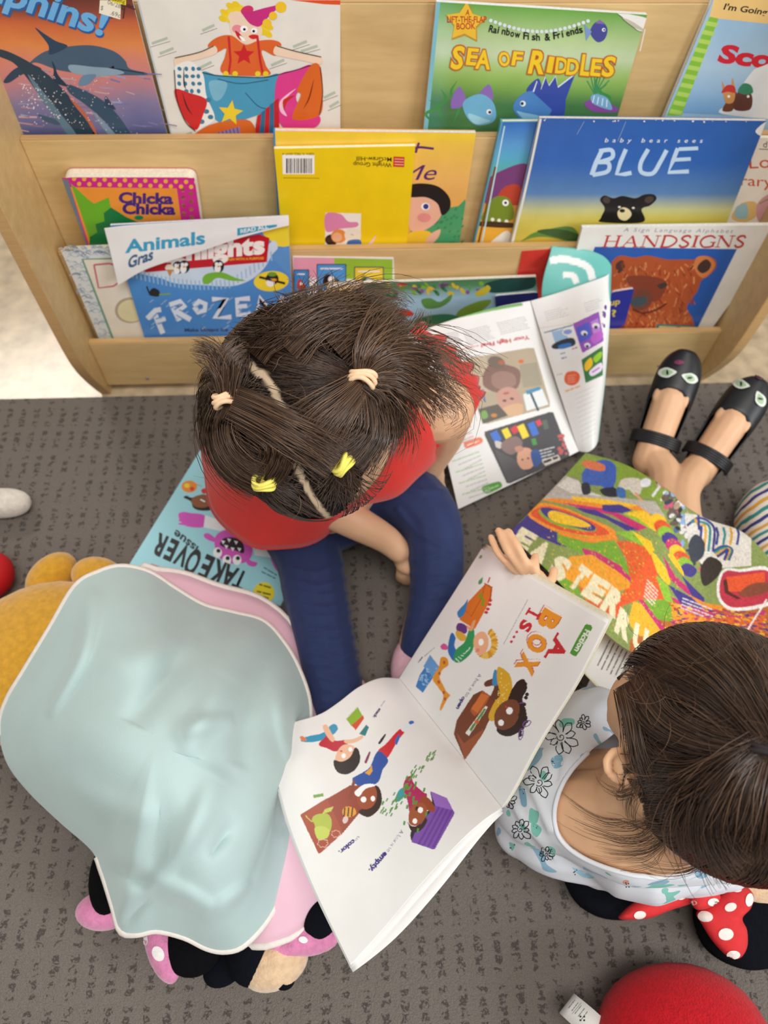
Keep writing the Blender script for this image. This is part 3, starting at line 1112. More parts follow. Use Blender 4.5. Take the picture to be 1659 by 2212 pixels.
def art_me(a):
    f = ramp([(0, 'f5d433'), (.12, 'f2c64e'), (.5, 'efb765'), (1, 'e8a650')])
    a.grid(a.q, lambda u, v: f(v * 1.6 if v * 1.6 < 1 else 1) * (1 if u < .6 else 1.02), 10, 16)
    a.p('4f9f6a', 990, 445, 1005, 430, 1012, 545, 890, 545, 885, 500, 960, 450)
    for i in range(30):
        x, y = rnd.uniform(925, 1000), rnd.uniform(450, 535)
        a.l('3a8557', 3, x, y, x + 4, y - 5)
        a.layer -= 1
    a.layer += 1
    a.b('f0b79a', 880, 420, 930, 425, 958, 440, 950, 470, 930, 490, 905, 500, 884, 490)
    a.b('27201f', 870, 405, 905, 396, 945, 402, 970, 425, 972, 450, 955, 465, 945, 440, 920, 426, 885, 425)
    a.e('ffffff', 919, 446, 9, 8)
    a.e('3a3f8a', 920, 446, 6)
    a.e('e8938c', 916, 470, 15, 10)
    a.b('f2c233', 882, 505, 920, 498, 935, 512, 925, 545, 880, 545)
    a.b('f0b79a', 925, 510, 950, 495, 948, 510, 935, 525, 920, 530)
    a.l('5b2a6a', 5, 885, 324, 905, 318, 937, 321, smooth=True)
    a.l('5b2a6a', 5, 905, 308, 900, 322, 898, 330)
    a.t('Me', '5b2a6a', 862, 389, 944, 388, 32, shear=.35)


book('picture_book', 'orange hardback with a black-haired child, behind the yellow upside-down book', 3, .8523, .03, [(594, 284), (1028, 289), (990, 540), (607, 540)], .0085, 'efb765', art_me, spine='3d86bf', pages='e8e4dc', cov=.002)


def art_yellow(a):
    f = ramp([(0, 'f3d21c'), (.5, 'f2cf17'), (1, 'ecc40e')])
    a.grid(a.q, lambda u, v: f(v), 6, 8)
    a.p('fbfaf4', 610, 334, 679, 334, 679, 376, 611, 376)
    xs = 618.0
    while xs < 673:
        w = rnd.choice([1.2, 1.6, 2.4, 3])
        a.p('161616', xs, 342, xs + w, 342, xs + w, 374, xs, 374)
        a.layer -= 1
        xs += w + rnd.choice([1.2, 1.8, 2.4])
    a.layer += 1
    a.t('ISBN: 0-7802-0047-4', '222222', 678, 330, 610, 330, 4, up=(0, 5))
    a.l('8a6f10', 1.2, 612, 384, 690, 385)
    a.t('Wright Group', '2a2218', 846, 352, 763, 350, 8, up=(0, 9), bold=.012)
    a.t('McGraw-Hill', '2a2218', 846, 340, 770, 338, 8, up=(0, 9), bold=.012)
    a.p('d3342b', 850, 338, 874, 339, 873, 361, 849, 360)
    for k in range(3):
        a.l('f3d9c0', 1.4, 852, 343 + k * 6, 872, 344 + k * 6)
    a.p('f6efe2', 703, 459, 780, 461, 778, 536, 702, 536)
    a.b('e08ab0', 704, 462, 735, 462, 752, 478, 772, 480, 770, 490, 735, 494, 705, 500)
    a.e('3a2420', 716, 518, 14, 12)
    a.e('e8923f', 732, 510, 17, 15)
    a.e('f0b48a', 728, 512, 11, 10)
    a.e('f2e6d0', 762, 508, 18, 16)
    a.b('3f6fb0', 752, 520, 778, 518, 778, 536, 752, 536)
    a.b('f2c9d0', 780, 532, 796, 526, 812, 508, 806, 522, 790, 537)
    a.l('8a6a50', 1, 758, 506, 764, 508)


book('picture_book', 'bright yellow paperback standing upside down with its barcode at the top', 3, .8440, .03, [(592, 322), (897, 316), (878, 540), (612, 540)], .0065, 'f3d21c', art_yellow, pages='f6f2e4')


def art_dino(a):
    f = ramp([(0, '2f6fc4'), (.25, '5fa6dc'), (.42, '4fb8c0'), (.62, 'b57f4a'), (1, 'f0b23a')])
    a.grid(a.q, lambda u, v: f(min(1, v * 1.5)), 6, 14)
    a.b('7a3f7a', 1050, 395, 1080, 370, 1140, 355, 1150, 420, 1050, 440)
    a.b('c2452f', 1075, 425, 1090, 404, 1120, 400, 1130, 440, 1078, 440)
    a.b('7a8f2a', 1050, 450, 1070, 425, 1100, 430, 1110, 470, 1080, 480, 1040, 476)
    a.e('ffffff', 1092, 438, 7)
    a.e('151515', 1092, 438, 3)
    for x, y in ((1078, 476), (1094, 478), (1064, 474)):
        a.e('fbf7ea', x, y, 4)
    a.b('4a3520', 1040, 478, 1110, 482, 1105, 492, 1036, 488)
    a.b('f6efe0', 1050, 540, 1075, 510, 1100, 500, 1110, 545)
    a.l('c2e3ee', 3, 1090, 272, 1038, 540)
    a.l('7a4a24', 4, 1070, 360, 1030, 540)


book('picture_book', 'hardback with an orange dinosaur under blue sky, half hidden behind the blue bear book', 3, .8518, .04, [(1086, 264), (1300, 262), (1250, 540), (1023, 540)], .008, '5aa0b4', art_dino, spine='5aa0b4', pages='e9e3cc', cov=.002)


def art_blue(a):
    f = ramp([(0, '2f62b0'), (.35, '2f66b8'), (.6, '5b86b8'), (.72, 'c9c98a'), (.8, 'd9c95a'), (1, 'c9b040')])
    a.grid(a.q, lambda u, v: f(min(1, v * 1.32)), 8, 20)
    a.b('5f8a3a', 1140, 510, 1180, 496, 1235, 490, 1260, 520, 1300, 540, 1120, 545)
    a.b('3f5f30', 1160, 500, 1195, 494, 1240, 502, 1270, 525, 1210, 515)
    a.b('c9a83a', 1098, 545, 1130, 520, 1180, 512, 1250, 530, 1260, 550)
    a.b('17171a', 1298, 470, 1306, 450, 1296, 432, 1306, 422, 1325, 428, 1345, 423, 1372, 428, 1392, 420, 1412, 420, 1418, 430, 1404, 444, 1386, 452, 1388, 480, 1300, 480)
    a.e('4a3d34', 1310, 432, 8, 7, 20)
    a.e('4a3d34', 1402, 431, 10, 7, -20)
    a.b('e9d9a6', 1334, 458, 1345, 448, 1358, 452, 1364, 464, 1352, 476, 1338, 472)
    a.e('151515', 1344, 455, 6, 4)
    a.e('f4f0e4', 1338, 447, 3, 2)
    a.e('f4f0e4', 1368, 449, 3, 2)
    a.t('baby bear sees', 'e9eef4', 1306, 307, 1518, 308, 9, shear=.25, space=2.0, bold=.008)
    L = 'c2dcf4'
    K = dict(smooth=True)
    a.l(L, 10, 1300, 325, 1287, 352, 1278, 378)
    a.l(L, 9, 1294, 326, 1320, 324, 1322, 340, 1296, 350, **K)
    a.l(L, 9, 1290, 350, 1314, 352, 1312, 370, 1280, 378, **K)
    a.l(L, 9, 1352, 322, 1340, 350, 1332, 376, 1350, 376, 1364, 373)
    a.l(L, 9, 1400, 322, 1384, 352, 1386, 372, 1410, 374, 1426, 350, 1440, 324, **K)
    a.l(L, 9, 1464, 320, 1454, 346, 1444, 372, 1488, 370)
    a.l(L, 8, 1466, 322, 1508, 320)
    a.l(L, 8, 1456, 345, 1492, 343)
    a.l('e6e4dc', 5, 1168, 256, 1146, 360, 1128, 440, 1104, 535)
    a.l('8fa8c8', 1.2, 1262, 262, 1246, 290)
    a.l('8fa8c8', 1.2, 1352, 262, 1334, 305)
    a.dots('e9e6df', 26, (1172, 255, 1640, 258, 1642, 264, 1170, 262), .8, 2.6)
    a.b('f4f2ec', 1632, 282, 1658, 262, 1660, 290, 1645, 294)


book('picture_book', 'worn blue paperback with a black bear cub peeking up over a yellow meadow', 3, .8440, .035, [(1166, 256), (1655, 262), (1545, 545), (1098, 545)], .0068, '2f62b0', art_blue, pages='ddd8cf')


def art_library(a):
    a.p('f4ecdf', pts=a.q)
    a.t('d', '222222', 1648, 318, 1656, 319, 14)
    a.l('222222', 1.6, 1640, 322, 1690, 324)
    a.t('Lo', 'd24a2a', 1619, 364, 1664, 362, 26)
    a.t('rary', 'd24a2a', 1600, 400, 1668, 404, 22)
    a.b('e8c07a', 1580, 470, 1600, 440, 1630, 436, 1640, 460, 1610, 480)
    a.b('9fc4c9', 1590, 448, 1612, 440, 1614, 470, 1590, 470)
    a.b('d9a0a8', 1636, 440, 1670, 420, 1680, 480, 1640, 480)
    a.l('8a9a5a', 3, 1640, 440, 1660, 430)


book('picture_book', 'cream picture book with red letters, half behind the blue bear book', 3, .8540, .035, [(1560, 296), (1760, 300), (1660, 545), (1500, 545)], .006, 'f4ecdf', art_library)


# --- third row
def art_chart(a):
    a.p('dde3e2', pts=a.q)
    for i in range(170):
        u = rnd.random()
        x, y = (rnd.uniform(132, 180) + 88 * u, 535 + 205 * u) if i % 3 else (rnd.uniform(132, 250), rnd.uniform(533, 552))
        w = rnd.uniform(6, 20)
        a.l(rnd.choice(['b9c9d8', '9fb4cc', 'c8d4dc', 'a8b8cc']), 2, x - w / 2, y, x, y - 3, x + w / 2, y + 1, smooth=True)
        a.layer -= 1
    a.layer += 1
    a.p('ece4d4', 180, 560, 330, 556, 360, 745, 246, 745)
    a.l('6f9f86', 5, 330, 556, 178, 560, 249, 745)
    a.l('c9707f', 4, 203, 572, 213, 622, 245, 618, 268, 602, 258, 575, 236, 569, 203, 572)
    a.e('b9a98f', 282, 670, 34, 28)
    a.e('e6dcae', 284, 671, 30, 24)
    a.l('8f8f88', 3, 140, 540, 160, 540)


book('board_book', 'pale board book with a swirly blue border, half behind the icy blue magazine', 4, .8150, .045, [(131, 540), (420, 527), (470, 745), (220, 745)], .0075, 'e6e2d6', art_chart, pages='e4dac6', cov=.0015, round_=.008)


def ice(a, P, w):
    a.l('5f8fd0', w + 5, *P)
    a.layer += 0
    a.l('dfeaf6', w, *P)


def art_frozen(a):
    f = ramp([(0, '5b9ad6'), (.5, '4f8fd2'), (1, '4a86cc')])
    a.grid(a.q, lambda u, v: f(v), 8, 10)
    a.p('f2dc3a', 560, 486, 628, 486, 630, 534, 600, 532, 570, 508)
    a.p('5b9ad6', 592, 538, 628, 530, 630, 600, 590, 560)
    # icy shelf edge
    a.b('cfe2f2', 270, 572, 300, 590, 345, 600, 380, 612, 440, 616, 500, 618, 540, 605, 570, 580, 588, 550, 600, 535, 590, 520, 560, 545, 500, 565, 400, 575, 330, 560)
    for i in range(34):
        t = i / 33
        x, y = 285 + 300 * t, 590 + 26 * math.sin(t * 3) - 45 * max(0, t - .7) * 3
        a.l('9fc2e4', 3, x, y - 10, x + 2, y + 10)
        a.layer -= 1
    a.layer += 1
    a.p('c41f2c', 262, 560, 440, 528, 560, 506, 582, 514, 576, 566, 316, 588)
    a.t('Highlights', 'f8f4ee', 312, 569, 572, 546, 36, bold=.05, up=(0, -36))
    a.t('FUN WITH A PURPOSE', 'f0c02f', 492, 563, 570, 560, 5, bold=.02)
    for x, y, c in ((384, 578, '2a2a2e'), (398, 576, '1f1f22'), (472, 575, '1f1f22')):
        a.e(c, x, y, 12, 14)
        a.e('f6f6f6', x - 2, y + 5, 7, 9)
        a.e('f6f6f6', x - 4, y - 5, 4)
        a.e('f6f6f6', x + 4, y - 5, 4)
        a.e('e8a32a', x, y, 3, 2)
    a.b('f4ead8', 358, 582, 360, 572, 372, 572, 376, 582)
    a.p('c98a4a', 360, 582, 374, 582, 367, 598)
    a.b('7ab83a', 438, 600, 450, 590, 480, 588, 510, 600, 530, 606, 500, 606, 470, 600, 452, 612, 440, 612)
    a.e('f2dc3a', 586, 607, 38, 22, -4)
    a.e('232326', 588, 602, 14, 13)
    a.e('f6f6f6', 584, 610, 9, 9)
    a.e('6f9f3a', 588, 592, 10, 5)
    a.l('232326', 5, 560, 598, 616, 612)
    a.e('e8a32a', 592, 604, 6, 3)
    a.b('2c2c30', 322, 636, 330, 622, 344, 628, 342, 640)
    a.l('2c2c30', 3, 322, 632, 317, 618)
    a.l('8fae3a', 3, 344, 636, 368, 634)
    W_ = 11
    ice(a, (333, 674, 352, 720), W_); ice(a, (318, 688, 336, 670, 348, 668), W_); ice(a, (338, 694, 358, 688), W_ - 2)
    ice(a, (372, 660, 388, 692), W_); ice(a, (366, 658, 390, 650, 400, 660, 380, 674), W_ - 1); ice(a, (384, 674, 412, 690), W_)
    ice(a, (420, 662, 430, 650, 444, 656, 442, 670, 428, 674, 420, 662), W_)
    ice(a, (458, 646, 490, 644, 464, 686, 500, 684), W_)
    ice(a, (540, 644, 512, 646, 514, 680, 542, 678), W_); ice(a, (514, 662, 534, 660), W_ - 2)
    ice(a, (556, 690, 560, 642, 600, 690, 612, 640), W_ + 2)
    for i in range(40):
        x, y = rnd.uniform(320, 610), rnd.uniform(645, 715)
        a.l('a9c8e6', 2, x, y, x + 8, y - 6)
        a.layer -= 1
    a.layer += 1
    a.t('Make Instant Ice', '23447a', 399, 716, 493, 715, 7, bold=.02)
    a.b('a9c8e6', 430, 745, 450, 732, 500, 734, 520, 745)
    a.b('8fb8e2', 540, 722, 560, 705, 630, 712, 640, 745, 545, 745)


fz = book('magazine', 'icy blue magazine with a torn white page folded over its top', 4, .8120, .045, [(238, 487), (622, 468), (636, 745), (317, 745)], .004, '5b9ad6', art_frozen, cat='magazine', pages='eceae6', cov=.0006)
# the white page folded down over the cover
nf = np.array([0, -math.cos(.045), math.sin(.045)])
pf = np.array([0, .8120, TZ[4]])
fl_top = [PP(u, v, pf, nf) + nf * d for u, v, d in ((226, 489, .004), (290, 480, .006), (420, 472, .0065), (560, 466, .005), (623, 462, .003))]
fl_bot = [PP(u, v, pf, nf) + nf * d for u, v, d in ((258, 604, .013), (320, 571, .010), (435, 536, .007), (520, 508, .006), (590, 490, .005), (624, 482, .005))]
fl_l = [PP(u, v, pf, nf) + nf * d for u, v, d in ((226, 489, .004), (238, 530, .007), (249, 568, .011), (258, 604, .013))]
fl_r = [PP(u, v, pf, nf) + nf * d for u, v, d in ((623, 462, .003), (624, 472, .004), (624, 482, .005))]
FP = coons(crs(fl_top), crs(fl_bot), crs(fl_l), crs(fl_r), 24, 12)
A = Art(None)
A.t('Animals', '3a9fc4', 270, 546, 443, 526, 26, bold=.03, up=(0, -26))
A.p('2f9fc0', 513, 493, 598, 485, 596, 490, 514, 509)
A.t('READ ALL', 'f2f6f8', 520, 504, 580, 493, 8, bold=.02)
A.t('Gras', '2f5f8a', 276, 580, 330, 560, 20, bold=.03, up=(2, -24))
printed('folded_page', coons(crs(fl_top), crs(fl_bot), crs(fl_l), crs(fl_r), 300, 100), .0004, fz, 'eeeeec', A)


def art_catalog(a):
    a.p('f1ecec', pts=a.q)
    a.p('e9a3b8', 634, 556, 722, 557, 722, 600, 634, 600)
    a.p('9bc63f', 722, 557, 848, 560, 848, 605, 722, 602)
    for x, y, w, h, c, c2 in ((636, 584, 30, 48, '3f8fd2', 'c8442f'), (686, 572, 60, 52, '4f9fe0', '1e1e22'), (767, 578, 60, 48, 'f0d23a', '3f6f3a'), (636, 642, 24, 36, '6f9f3a', 'c8642f'), (768, 632, 50, 30, '9fc4e0', '4a7f3a')):
        a.p('33485f', x - 2, y - 2, x + w + 2, y - 2, x + w + 2, y + h + 2, x - 2, y + h + 2)
        a.p(c, x, y, x + w, y, x + w, y + h, x, y + h)
        a.b(c2, x + w * .2, y + h * .8, x + w * .3, y + h * .4, x + w * .6, y + h * .5, x + w * .85, y + h * .75, x + w * .6, y + h * .9)
        a.l('f4f4f0', 3, x + 6, y + 8, x + w - 6, y + 8)
        a.e('f4f4f0', x + w * .5, y + h * .6, w * .12)
    a.t('a Book', '6f8fc4', 668, 640, 700, 639, 7, shear=.3)
    a.lines('9a94a8', 676, 650, 700, 650, 5, 0, 9, 2)


book('magazine', 'book catalogue page with small cover pictures under a pink and green band', 4, .8250, .04, [(632, 554), (850, 557), (858, 745), (640, 745)], .003, 'f1ecec', art_catalog, cat='magazine', cov=.0006)


def art_gold(a):
    f = ramp([(0, 'e9cf9a'), (.5, 'd8b46a'), (1, 'b98f55')])
    a.grid(a.q, lambda u, v: f(v * 2 if v < .5 else 1), 6, 10)
    a.p('f1ecdf', 706, 612, 780, 607, 780, 614, 712, 621)
    a.b('7f98a4', 712, 700, 730, 660, 760, 636, 778, 630, 800, 740, 712, 740)


book('picture_book', 'thin open picture book with a golden page, beside the jungle board book', 4, .8205, .04, [(706, 614), (783, 608), (812, 745), (718, 745)], .0035, 'd8b46a', art_gold)


def art_jungle(a):
    f = ramp([(0, '4f7f5a'), (.2, '5a8f60'), (.35, '9fc2d4'), (1, 'a9cadb')])
    a.grid(a.q, lambda u, v: f(min(1, v * 2)), 6, 14)
    a.b('2f5f4a', 780, 640, 800, 612, 840, 620, 860, 640, 820, 660, 790, 664)
    a.b('244a44', 1050, 612, 1100, 600, 1152, 598, 1150, 622, 1090, 632, 1055, 630)
    for i in range(40):
        x, y = rnd.uniform(830, 1060), rnd.uniform(612, 634)
        a.e(rnd.choice(['7fae3a', '3f7f4a', 'd8b83a', '5f9f4a', '8a5a9a']), x, y, rnd.uniform(4, 9), rnd.uniform(2, 5), rnd.uniform(0, 90))
        a.layer -= 1
    a.layer += 1
    a.b('c8b83a', 1028, 632, 1050, 618, 1060, 622, 1050, 636, 1030, 640)
    a.b('5f8f4a', 910, 648, 930, 644, 950, 652, 975, 636, 972, 650, 950, 664, 920, 666)
    a.b('d2463a', 835, 676, 860, 668, 888, 672, 890, 682, 850, 684)
    a.b('7f9f3a', 990, 672, 1030, 652, 1060, 648, 1050, 664, 1010, 690, 985, 700)
    a.b('3f7f5a', 900, 690, 960, 678, 1000, 690, 980, 720, 900, 720)
    a.e('c8342f', 868, 614, 12, 3)


book('board_book', 'wide board book of a green jungle and birds, behind the open white magazine', 4, .8150, .04, [(785, 612), (1158, 598), (1172, 745), (795, 745)], .0055, 'e4e0d6', art_jungle, pages='e2dccf', cov=.001)


def art_navy(a):
    a.p('2b2f6e', pts=a.q)


book('board_book', 'small navy board book with a thick white top edge, behind the curled magazine page', 4, .8125, .02, [(1069, 640), (1162, 632), (1172, 745), (1078, 745)], .012, '2b2f6e', art_navy, pages='e9e0d2', cov=.001, round_=.006)
book('picture_book', 'thin plain red book standing behind the curled teal page', 4, .8260, .03, [(1128, 543), (1200, 538), (1186, 745), (1084, 745)], .004, 'd23a30', None)


def art_handsigns(a):
    a.p('ece9e3', pts=a.q)
    a.t('A Sign Language Alphabet', '8a8a8c', 1346, 500, 1584, 503, 8, shear=.3, space=1.3)
    a.p('2a5fb4', 1285, 533, 1592, 538, 1502, 718, 1215, 718)
    for i in range(1):
        a.b('b4552f', 1318, 590, 1322, 566, 1340, 552, 1370, 556, 1400, 552, 1440, 560, 1480, 560, 1500, 560, 1520, 552, 1544, 560, 1546, 578, 1530, 596, 1515, 606, 1506, 630, 1490, 650, 1484, 668, 1496, 690, 1488, 730, 1310, 730, 1320, 660)
    a.b('d8814a', 1505, 556, 1530, 554, 1545, 570, 1534, 590, 1516, 600, 1500, 580)
    a.b('4a3430', 1512, 568, 1526, 560, 1536, 570, 1530, 584, 1516, 590, 1506, 580)
    a.b('4a3430', 1330, 572, 1344, 562, 1350, 576, 1336, 590)
    for i in range(260):
        x, y = rnd.uniform(1330, 1500), rnd.uniform(566, 712)
        a.l(rnd.choice(['c8673a', 'a84a2a', 'd88450', '9a3f26', 'e0955c', 'bf5a34']), rnd.uniform(2, 4), x, y, x + rnd.uniform(-9, 9), y + rnd.uniform(6, 16))
        a.layer -= 1
    a.layer += 1
    a.b('8a4230', 1352, 600, 1400, 596, 1440, 610, 1420, 650, 1380, 640)
    a.b('7a4638', 1360, 636, 1390, 622, 1410, 640, 1400, 664, 1370, 670)
    a.b('4a5458', 1366, 644, 1394, 640, 1396, 654, 1380, 662, 1364, 658)
    a.b('4a3a36', 1420, 616, 1436, 610, 1442, 616, 1428, 624)
    a.l('6a2f24', 4, 1366, 668, 1390, 676, 1420, 668, 1440, 655, smooth=True)
    a.p('2f7f8a', 1420, 700, 1506, 703, 1500, 745, 1400, 745)
    a.p('f0df8a', 1424, 704, 1500, 706, 1494, 745, 1405, 745)
    a.b('c98a5a', 1450, 712, 1470, 706, 1478, 730, 1450, 730)
    R_ = 'c23a38'
    # serif capitals, leaning
    def cap(ch, x, w, y=533, h=24):
        sh = 8

        def pt(u, v):
            return x + u * w + v * sh, y - v * h

        def st(wd, *q, smooth=False):
            z = []
            for i in range(0, len(q), 2):
                z += pt(q[i], q[i + 1])
            a.l(R_, wd, *z, smooth=smooth)

        def sf(u, v):
            p = pt(u, v)
            a.l(R_, 1.8, p[0] - 6, p[1], p[0] + 6, p[1])
        if ch == 'H':
            st(4.6, .12, 0, .12, 1); st(4.6, .88, 0, .88, 1); st(1.8, .12, .5, .88, .5)
            [sf(u, v) for u in (.12, .88) for v in (0, 1)]
        elif ch == 'A':
            st(1.8, .05, 0, .5, 1); st(4.8, .48, 1, .92, 0); st(1.8, .2, .36, .76, .36)
            sf(.05, 0); sf(.92, 0)
        elif ch == 'N':
            st(1.8, .1, 0, .1, 1); st(4.8, .1, 1, .9, 0); st(1.8, .9, 0, .9, 1)
            sf(.1, 0); sf(.1, 1); sf(.9, 1)
        elif ch == 'D':
            st(4.6, .15, 0, .15, 1); st(3.6, .05, 1, .5, 1, .9, .75, .95, .4, .6, .02, .05, 0, smooth=True)
        elif ch == 'I':
            st(4.8, .5, 0, .5, 1); sf(.5, 0); sf(.5, 1)
        elif ch == 'S':
            st(4.2, .9, .8, .7, 1, .3, .95, .15, .72, .5, .52, .85, .3, .7, .04, .3, 0, .08, .2, smooth=True)
        elif ch == 'G':
            st(3.8, .92, .8, .6, 1, .2, .85, .05, .45, .3, .02, .7, 0, .92, .12, smooth=True)
            st(4.2, .9, 0, .9, .42); sf(.85, .42)
    for ch, x, w in (('H', 1302, 32), ('A', 1343, 32), ('N', 1384, 34), ('D', 1424, 34), ('S', 1464, 24), ('I', 1492, 12), ('G', 1508, 34), ('N', 1546, 32), ('S', 1584, 22)):
        cap(ch, x, w)


book('picture_book', 'tall white book with a big brown bear face on blue and red serif title', 4, .8150, .05, [(1258, 492), (1700, 486), (1512, 745), (1192, 745)], .0065, 'ece9e3', art_handsigns, pages='efece6')


def art_navy2(a):
    a.p('35389a', pts=a.q)
    a.p('8a3a3a', 1318, 720, 1350, 700, 1360, 745, 1310, 745)
    a.t('up', 'f0d23a', 1318, 660, 1340, 656, 12, shear=.2, bold=.02)
    a.t('?', 'f0d23a', 1322, 684, 1332, 683, 14, bold=.02)


book('board_book', 'small purple board book with yellow letters, in front of the brown bear book', 4, .8120, .03, [(1322, 632), (1370, 624), (1338, 745), (1290, 745)], .0055, '35389a', art_navy2, pages='e6ddd0', cov=.001, round_=.005)

# ------------------------------------------------------------------ magazines
WHITE = mat('magazine_page', 'efeeec', rough=.45, noise=.03, nscale=25)
CREAM = mat('magazine_cream_page', 'e9e3c8', rough=.5, noise=.10, nscale=220)


def Q(*t):
    """(u, v, depth) triples to 3-D points"""
    return np.array([PD(*x) for x in t])


def poly_interp(a, b, n=6):
    return [a + (b - a) * t for t in np.linspace(0, 1, n)]


# --- open magazine on the lap of the child at the bottom
mA = thing('magazine', 'open magazine with a cardboard box story on white pages, held on a lap', 'magazine', PD(980, 1600, .80), 'magazines in use on the carpet')
KA = .96
ka = lambda q: (q[0], q[1], q[2] * KA)
QA = lambda *t: Q(*[ka(q) for q in t])
ca, cs0, cs1, cb, cc, cdd = [(1040, 1185, .895), (862, 1465, .903), (1085, 1745, .682), (1310, 1345, .670), (570, 1580, .82), (757, 2085, .643)]
L_top = crs(QA(cb, (1243, 1476, .668), (1165, 1602, .669), (1112, 1700, .675), cs1))
L_bot = crs(QA(ca, (978, 1283, .892), (925, 1365, .893), (885, 1428, .897), cs0))
L_l = crs(QA(cb, (1176, 1266, .773), ca))
L_r = crs(QA(cs1, (975, 1606, .782), cs0))
LP = coons(L_top, L_bot, L_l, L_r, 28, 28)
R_top = crs(QA(cs1, (1045, 1772, .668), (990, 1822, .656), (905, 1915, .648), (830, 2004, .644), cdd))
R_bot = crs(QA(cs0, (820, 1465, .886), (775, 1484, .868), (730, 1518, .855), (690, 1543, .846), (630, 1561, .833), cc))
R_l = crs(QA(cs1, (975, 1606, .782), cs0))
R_r = crs(QA(cdd, (712, 1992, .67), (668, 1895, .70), (624, 1780, .742), (592, 1660, .788), cc))
RP = coons(R_top, R_bot, R_l, R_r, 28, 28)
nL, nR = grid_normals(LP), grid_normals(RP)
# the pages below, fanned a little
dl = (LP[14, 0] - LP[14, 28]); dl /= np.linalg.norm(dl)
for k, (g, d) in enumerate(((.0035, .0014), (.008, .003))):
    X = LP + dl * g * np.linspace(1, .1, 29)[None, :, None] - nL * d
    sheet_obj('under_page', X, .0004, CREAM if k else WHITE, mA)
ut = (RP[0] - RP[4]); ut /= np.linalg.norm(ut, axis=1)[:, None]
ur = (RP[:, -1] - RP[:, -5]); ur /= np.linalg.norm(ur, axis=1)[:, None]
wt = np.sin(np.linspace(.12, math.pi - .3, 29))
for k, (g, d, e) in enumerate(((.006, .0016, .002), (.014, .0042, .003))):
    f0 = np.linspace(1, 0, 29)[:, None, None] ** 2
    X = RP + ut[None] * (g * wt)[None, :, None] * f0 + ur[:, None] * e * (np.linspace(0, 1, 29)[None, :, None] ** 2) - nR * d
    sheet_obj('under_page', X, .0004, WHITE, mA)

gf = grid_faces(29, 29)
A = Art(None)
A.view(560, 1180, 2.183)
A.b('4f9a35', 1548, 368, 1568, 378, 1562, 400, 1502, 508, 1486, 517, 1468, 505, 1474, 486, 1532, 380)
A.t('Fiction', 'f4f4ee', 1539, 390, 1485, 490, 26, bold=.03)
for ch, x, y in (('B', 1352, 292), ('O', 1296, 402), ('X', 1252, 500)):
    dx, dy = (-42, 73)
    A.t(ch, 'c23a34', x - 3, y - 13, x - 3 + dx, y - 13 + dy, 78, bold=.066, up=(68, 39))
    A.t(ch, 'f6ede4', x - 2, y - 12, x - 2 + dx, y - 12 + dy, 78, bold=.045, up=(68, 39))
    A.t(ch, 'c23a34', x, y, x + dx, y + dy, 78, bold=.066, up=(68, 39))
    A.t(ch, 'ee9a2c', x, y, x + dx, y + dy, 78, bold=.045, up=(68, 39))
A.t('A', 'cc2f36', 1400, 424, 1356, 508, 62, bold=.05, up=(58, 32))
for x, y in ((1400, 424), (1356, 508)):
    A.l('cc2f36', 11, x + 10, y - 16, x - 10, y + 18)
A.l('cc2f36', 13, 1268, 305, 1318, 330)
A.l('cc2f36', 9, 1278, 290, 1258, 322)
A.l('cc2f36', 9, 1326, 314, 1308, 346)
A.t('S', 'cc2f36', 1246, 342, 1222, 386, 52, bold=.05, up=(44, 24))
for x, y in ((1214, 404), (1201, 427), (1189, 450)):
    A.e('cc2f36', x, y, 6.5)
A.words('a8a6a6', 1266, 252, 1152, 462, 3)
# child with an orange box
A.p('b8551c', 1062, 172, 1100, 192, 1092, 262, 1080, 256, 1064, 190)
A.p('dd7627', 1040, 205, 1064, 180, 1090, 196, 1084, 262, 1016, 388, 946, 344, 960, 292)
A.l('a84d1a', 3, 1064, 180, 1050, 240, 1000, 330, 960, 290)
for x, y in ((1090, 255), (1086, 275), (1078, 296), (1070, 312)):
    A.e('c23a3a', x, y, 9, 7)
A.l('6f9f2a', 9, 1050, 222, 1040, 236, 1056, 250, 1052, 272, 1062, 280, smooth=True)
A.l('c22f3a', 6, 1088, 146, 1078, 172)
A.b('4f9a6a', 1048, 150, 1054, 146, 1050, 172, 1036, 180, 1034, 166)
A.b('3a86c4', 968, 272, 984, 250, 976, 290, 966, 320, 944, 338, 934, 318, 942, 300)
A.b('6a3a86', 940, 362, 972, 372, 980, 398, 966, 412, 930, 392)
A.b('e0b040', 930, 398, 964, 412, 980, 440, 950, 446, 930, 424)
A.b('2f6fb8', 905, 410, 925, 430, 920, 470, 940, 520, 916, 540, 890, 490)
A.b('d85aa0', 856, 470, 872, 458, 890, 476, 884, 488, 862, 486)
A.b('2f9a5a', 990, 390, 1010, 384, 1014, 440, 1000, 500, 950, 546, 918, 540, 930, 488, 970, 450)
for k in range(6):
    A.l('d8efe0', 4, 926 + k * 12, 528 - k * 7, 944 + k * 10, 546 - k * 14)
A.b('e8a67a', 976, 372, 996, 380, 1006, 356, 1020, 350, 1006, 394, 990, 398)
for k in range(22):
    t = math.radians(-60 + 12 * k)
    A.e(rnd.choice(['e8b23a', 'd89a2a', 'f0c25a']), 1068 + 42 * math.cos(t), 456 + 60 * math.sin(t), 17, 8, math.degrees(t))
A.b('f0b48c', 1030, 410, 1060, 404, 1080, 440, 1072, 490, 1040, 516, 1016, 480, 1012, 440)
A.e('ffffff', 1046, 452, 12, 16)
A.e('e88a7a', 1030, 490, 9)
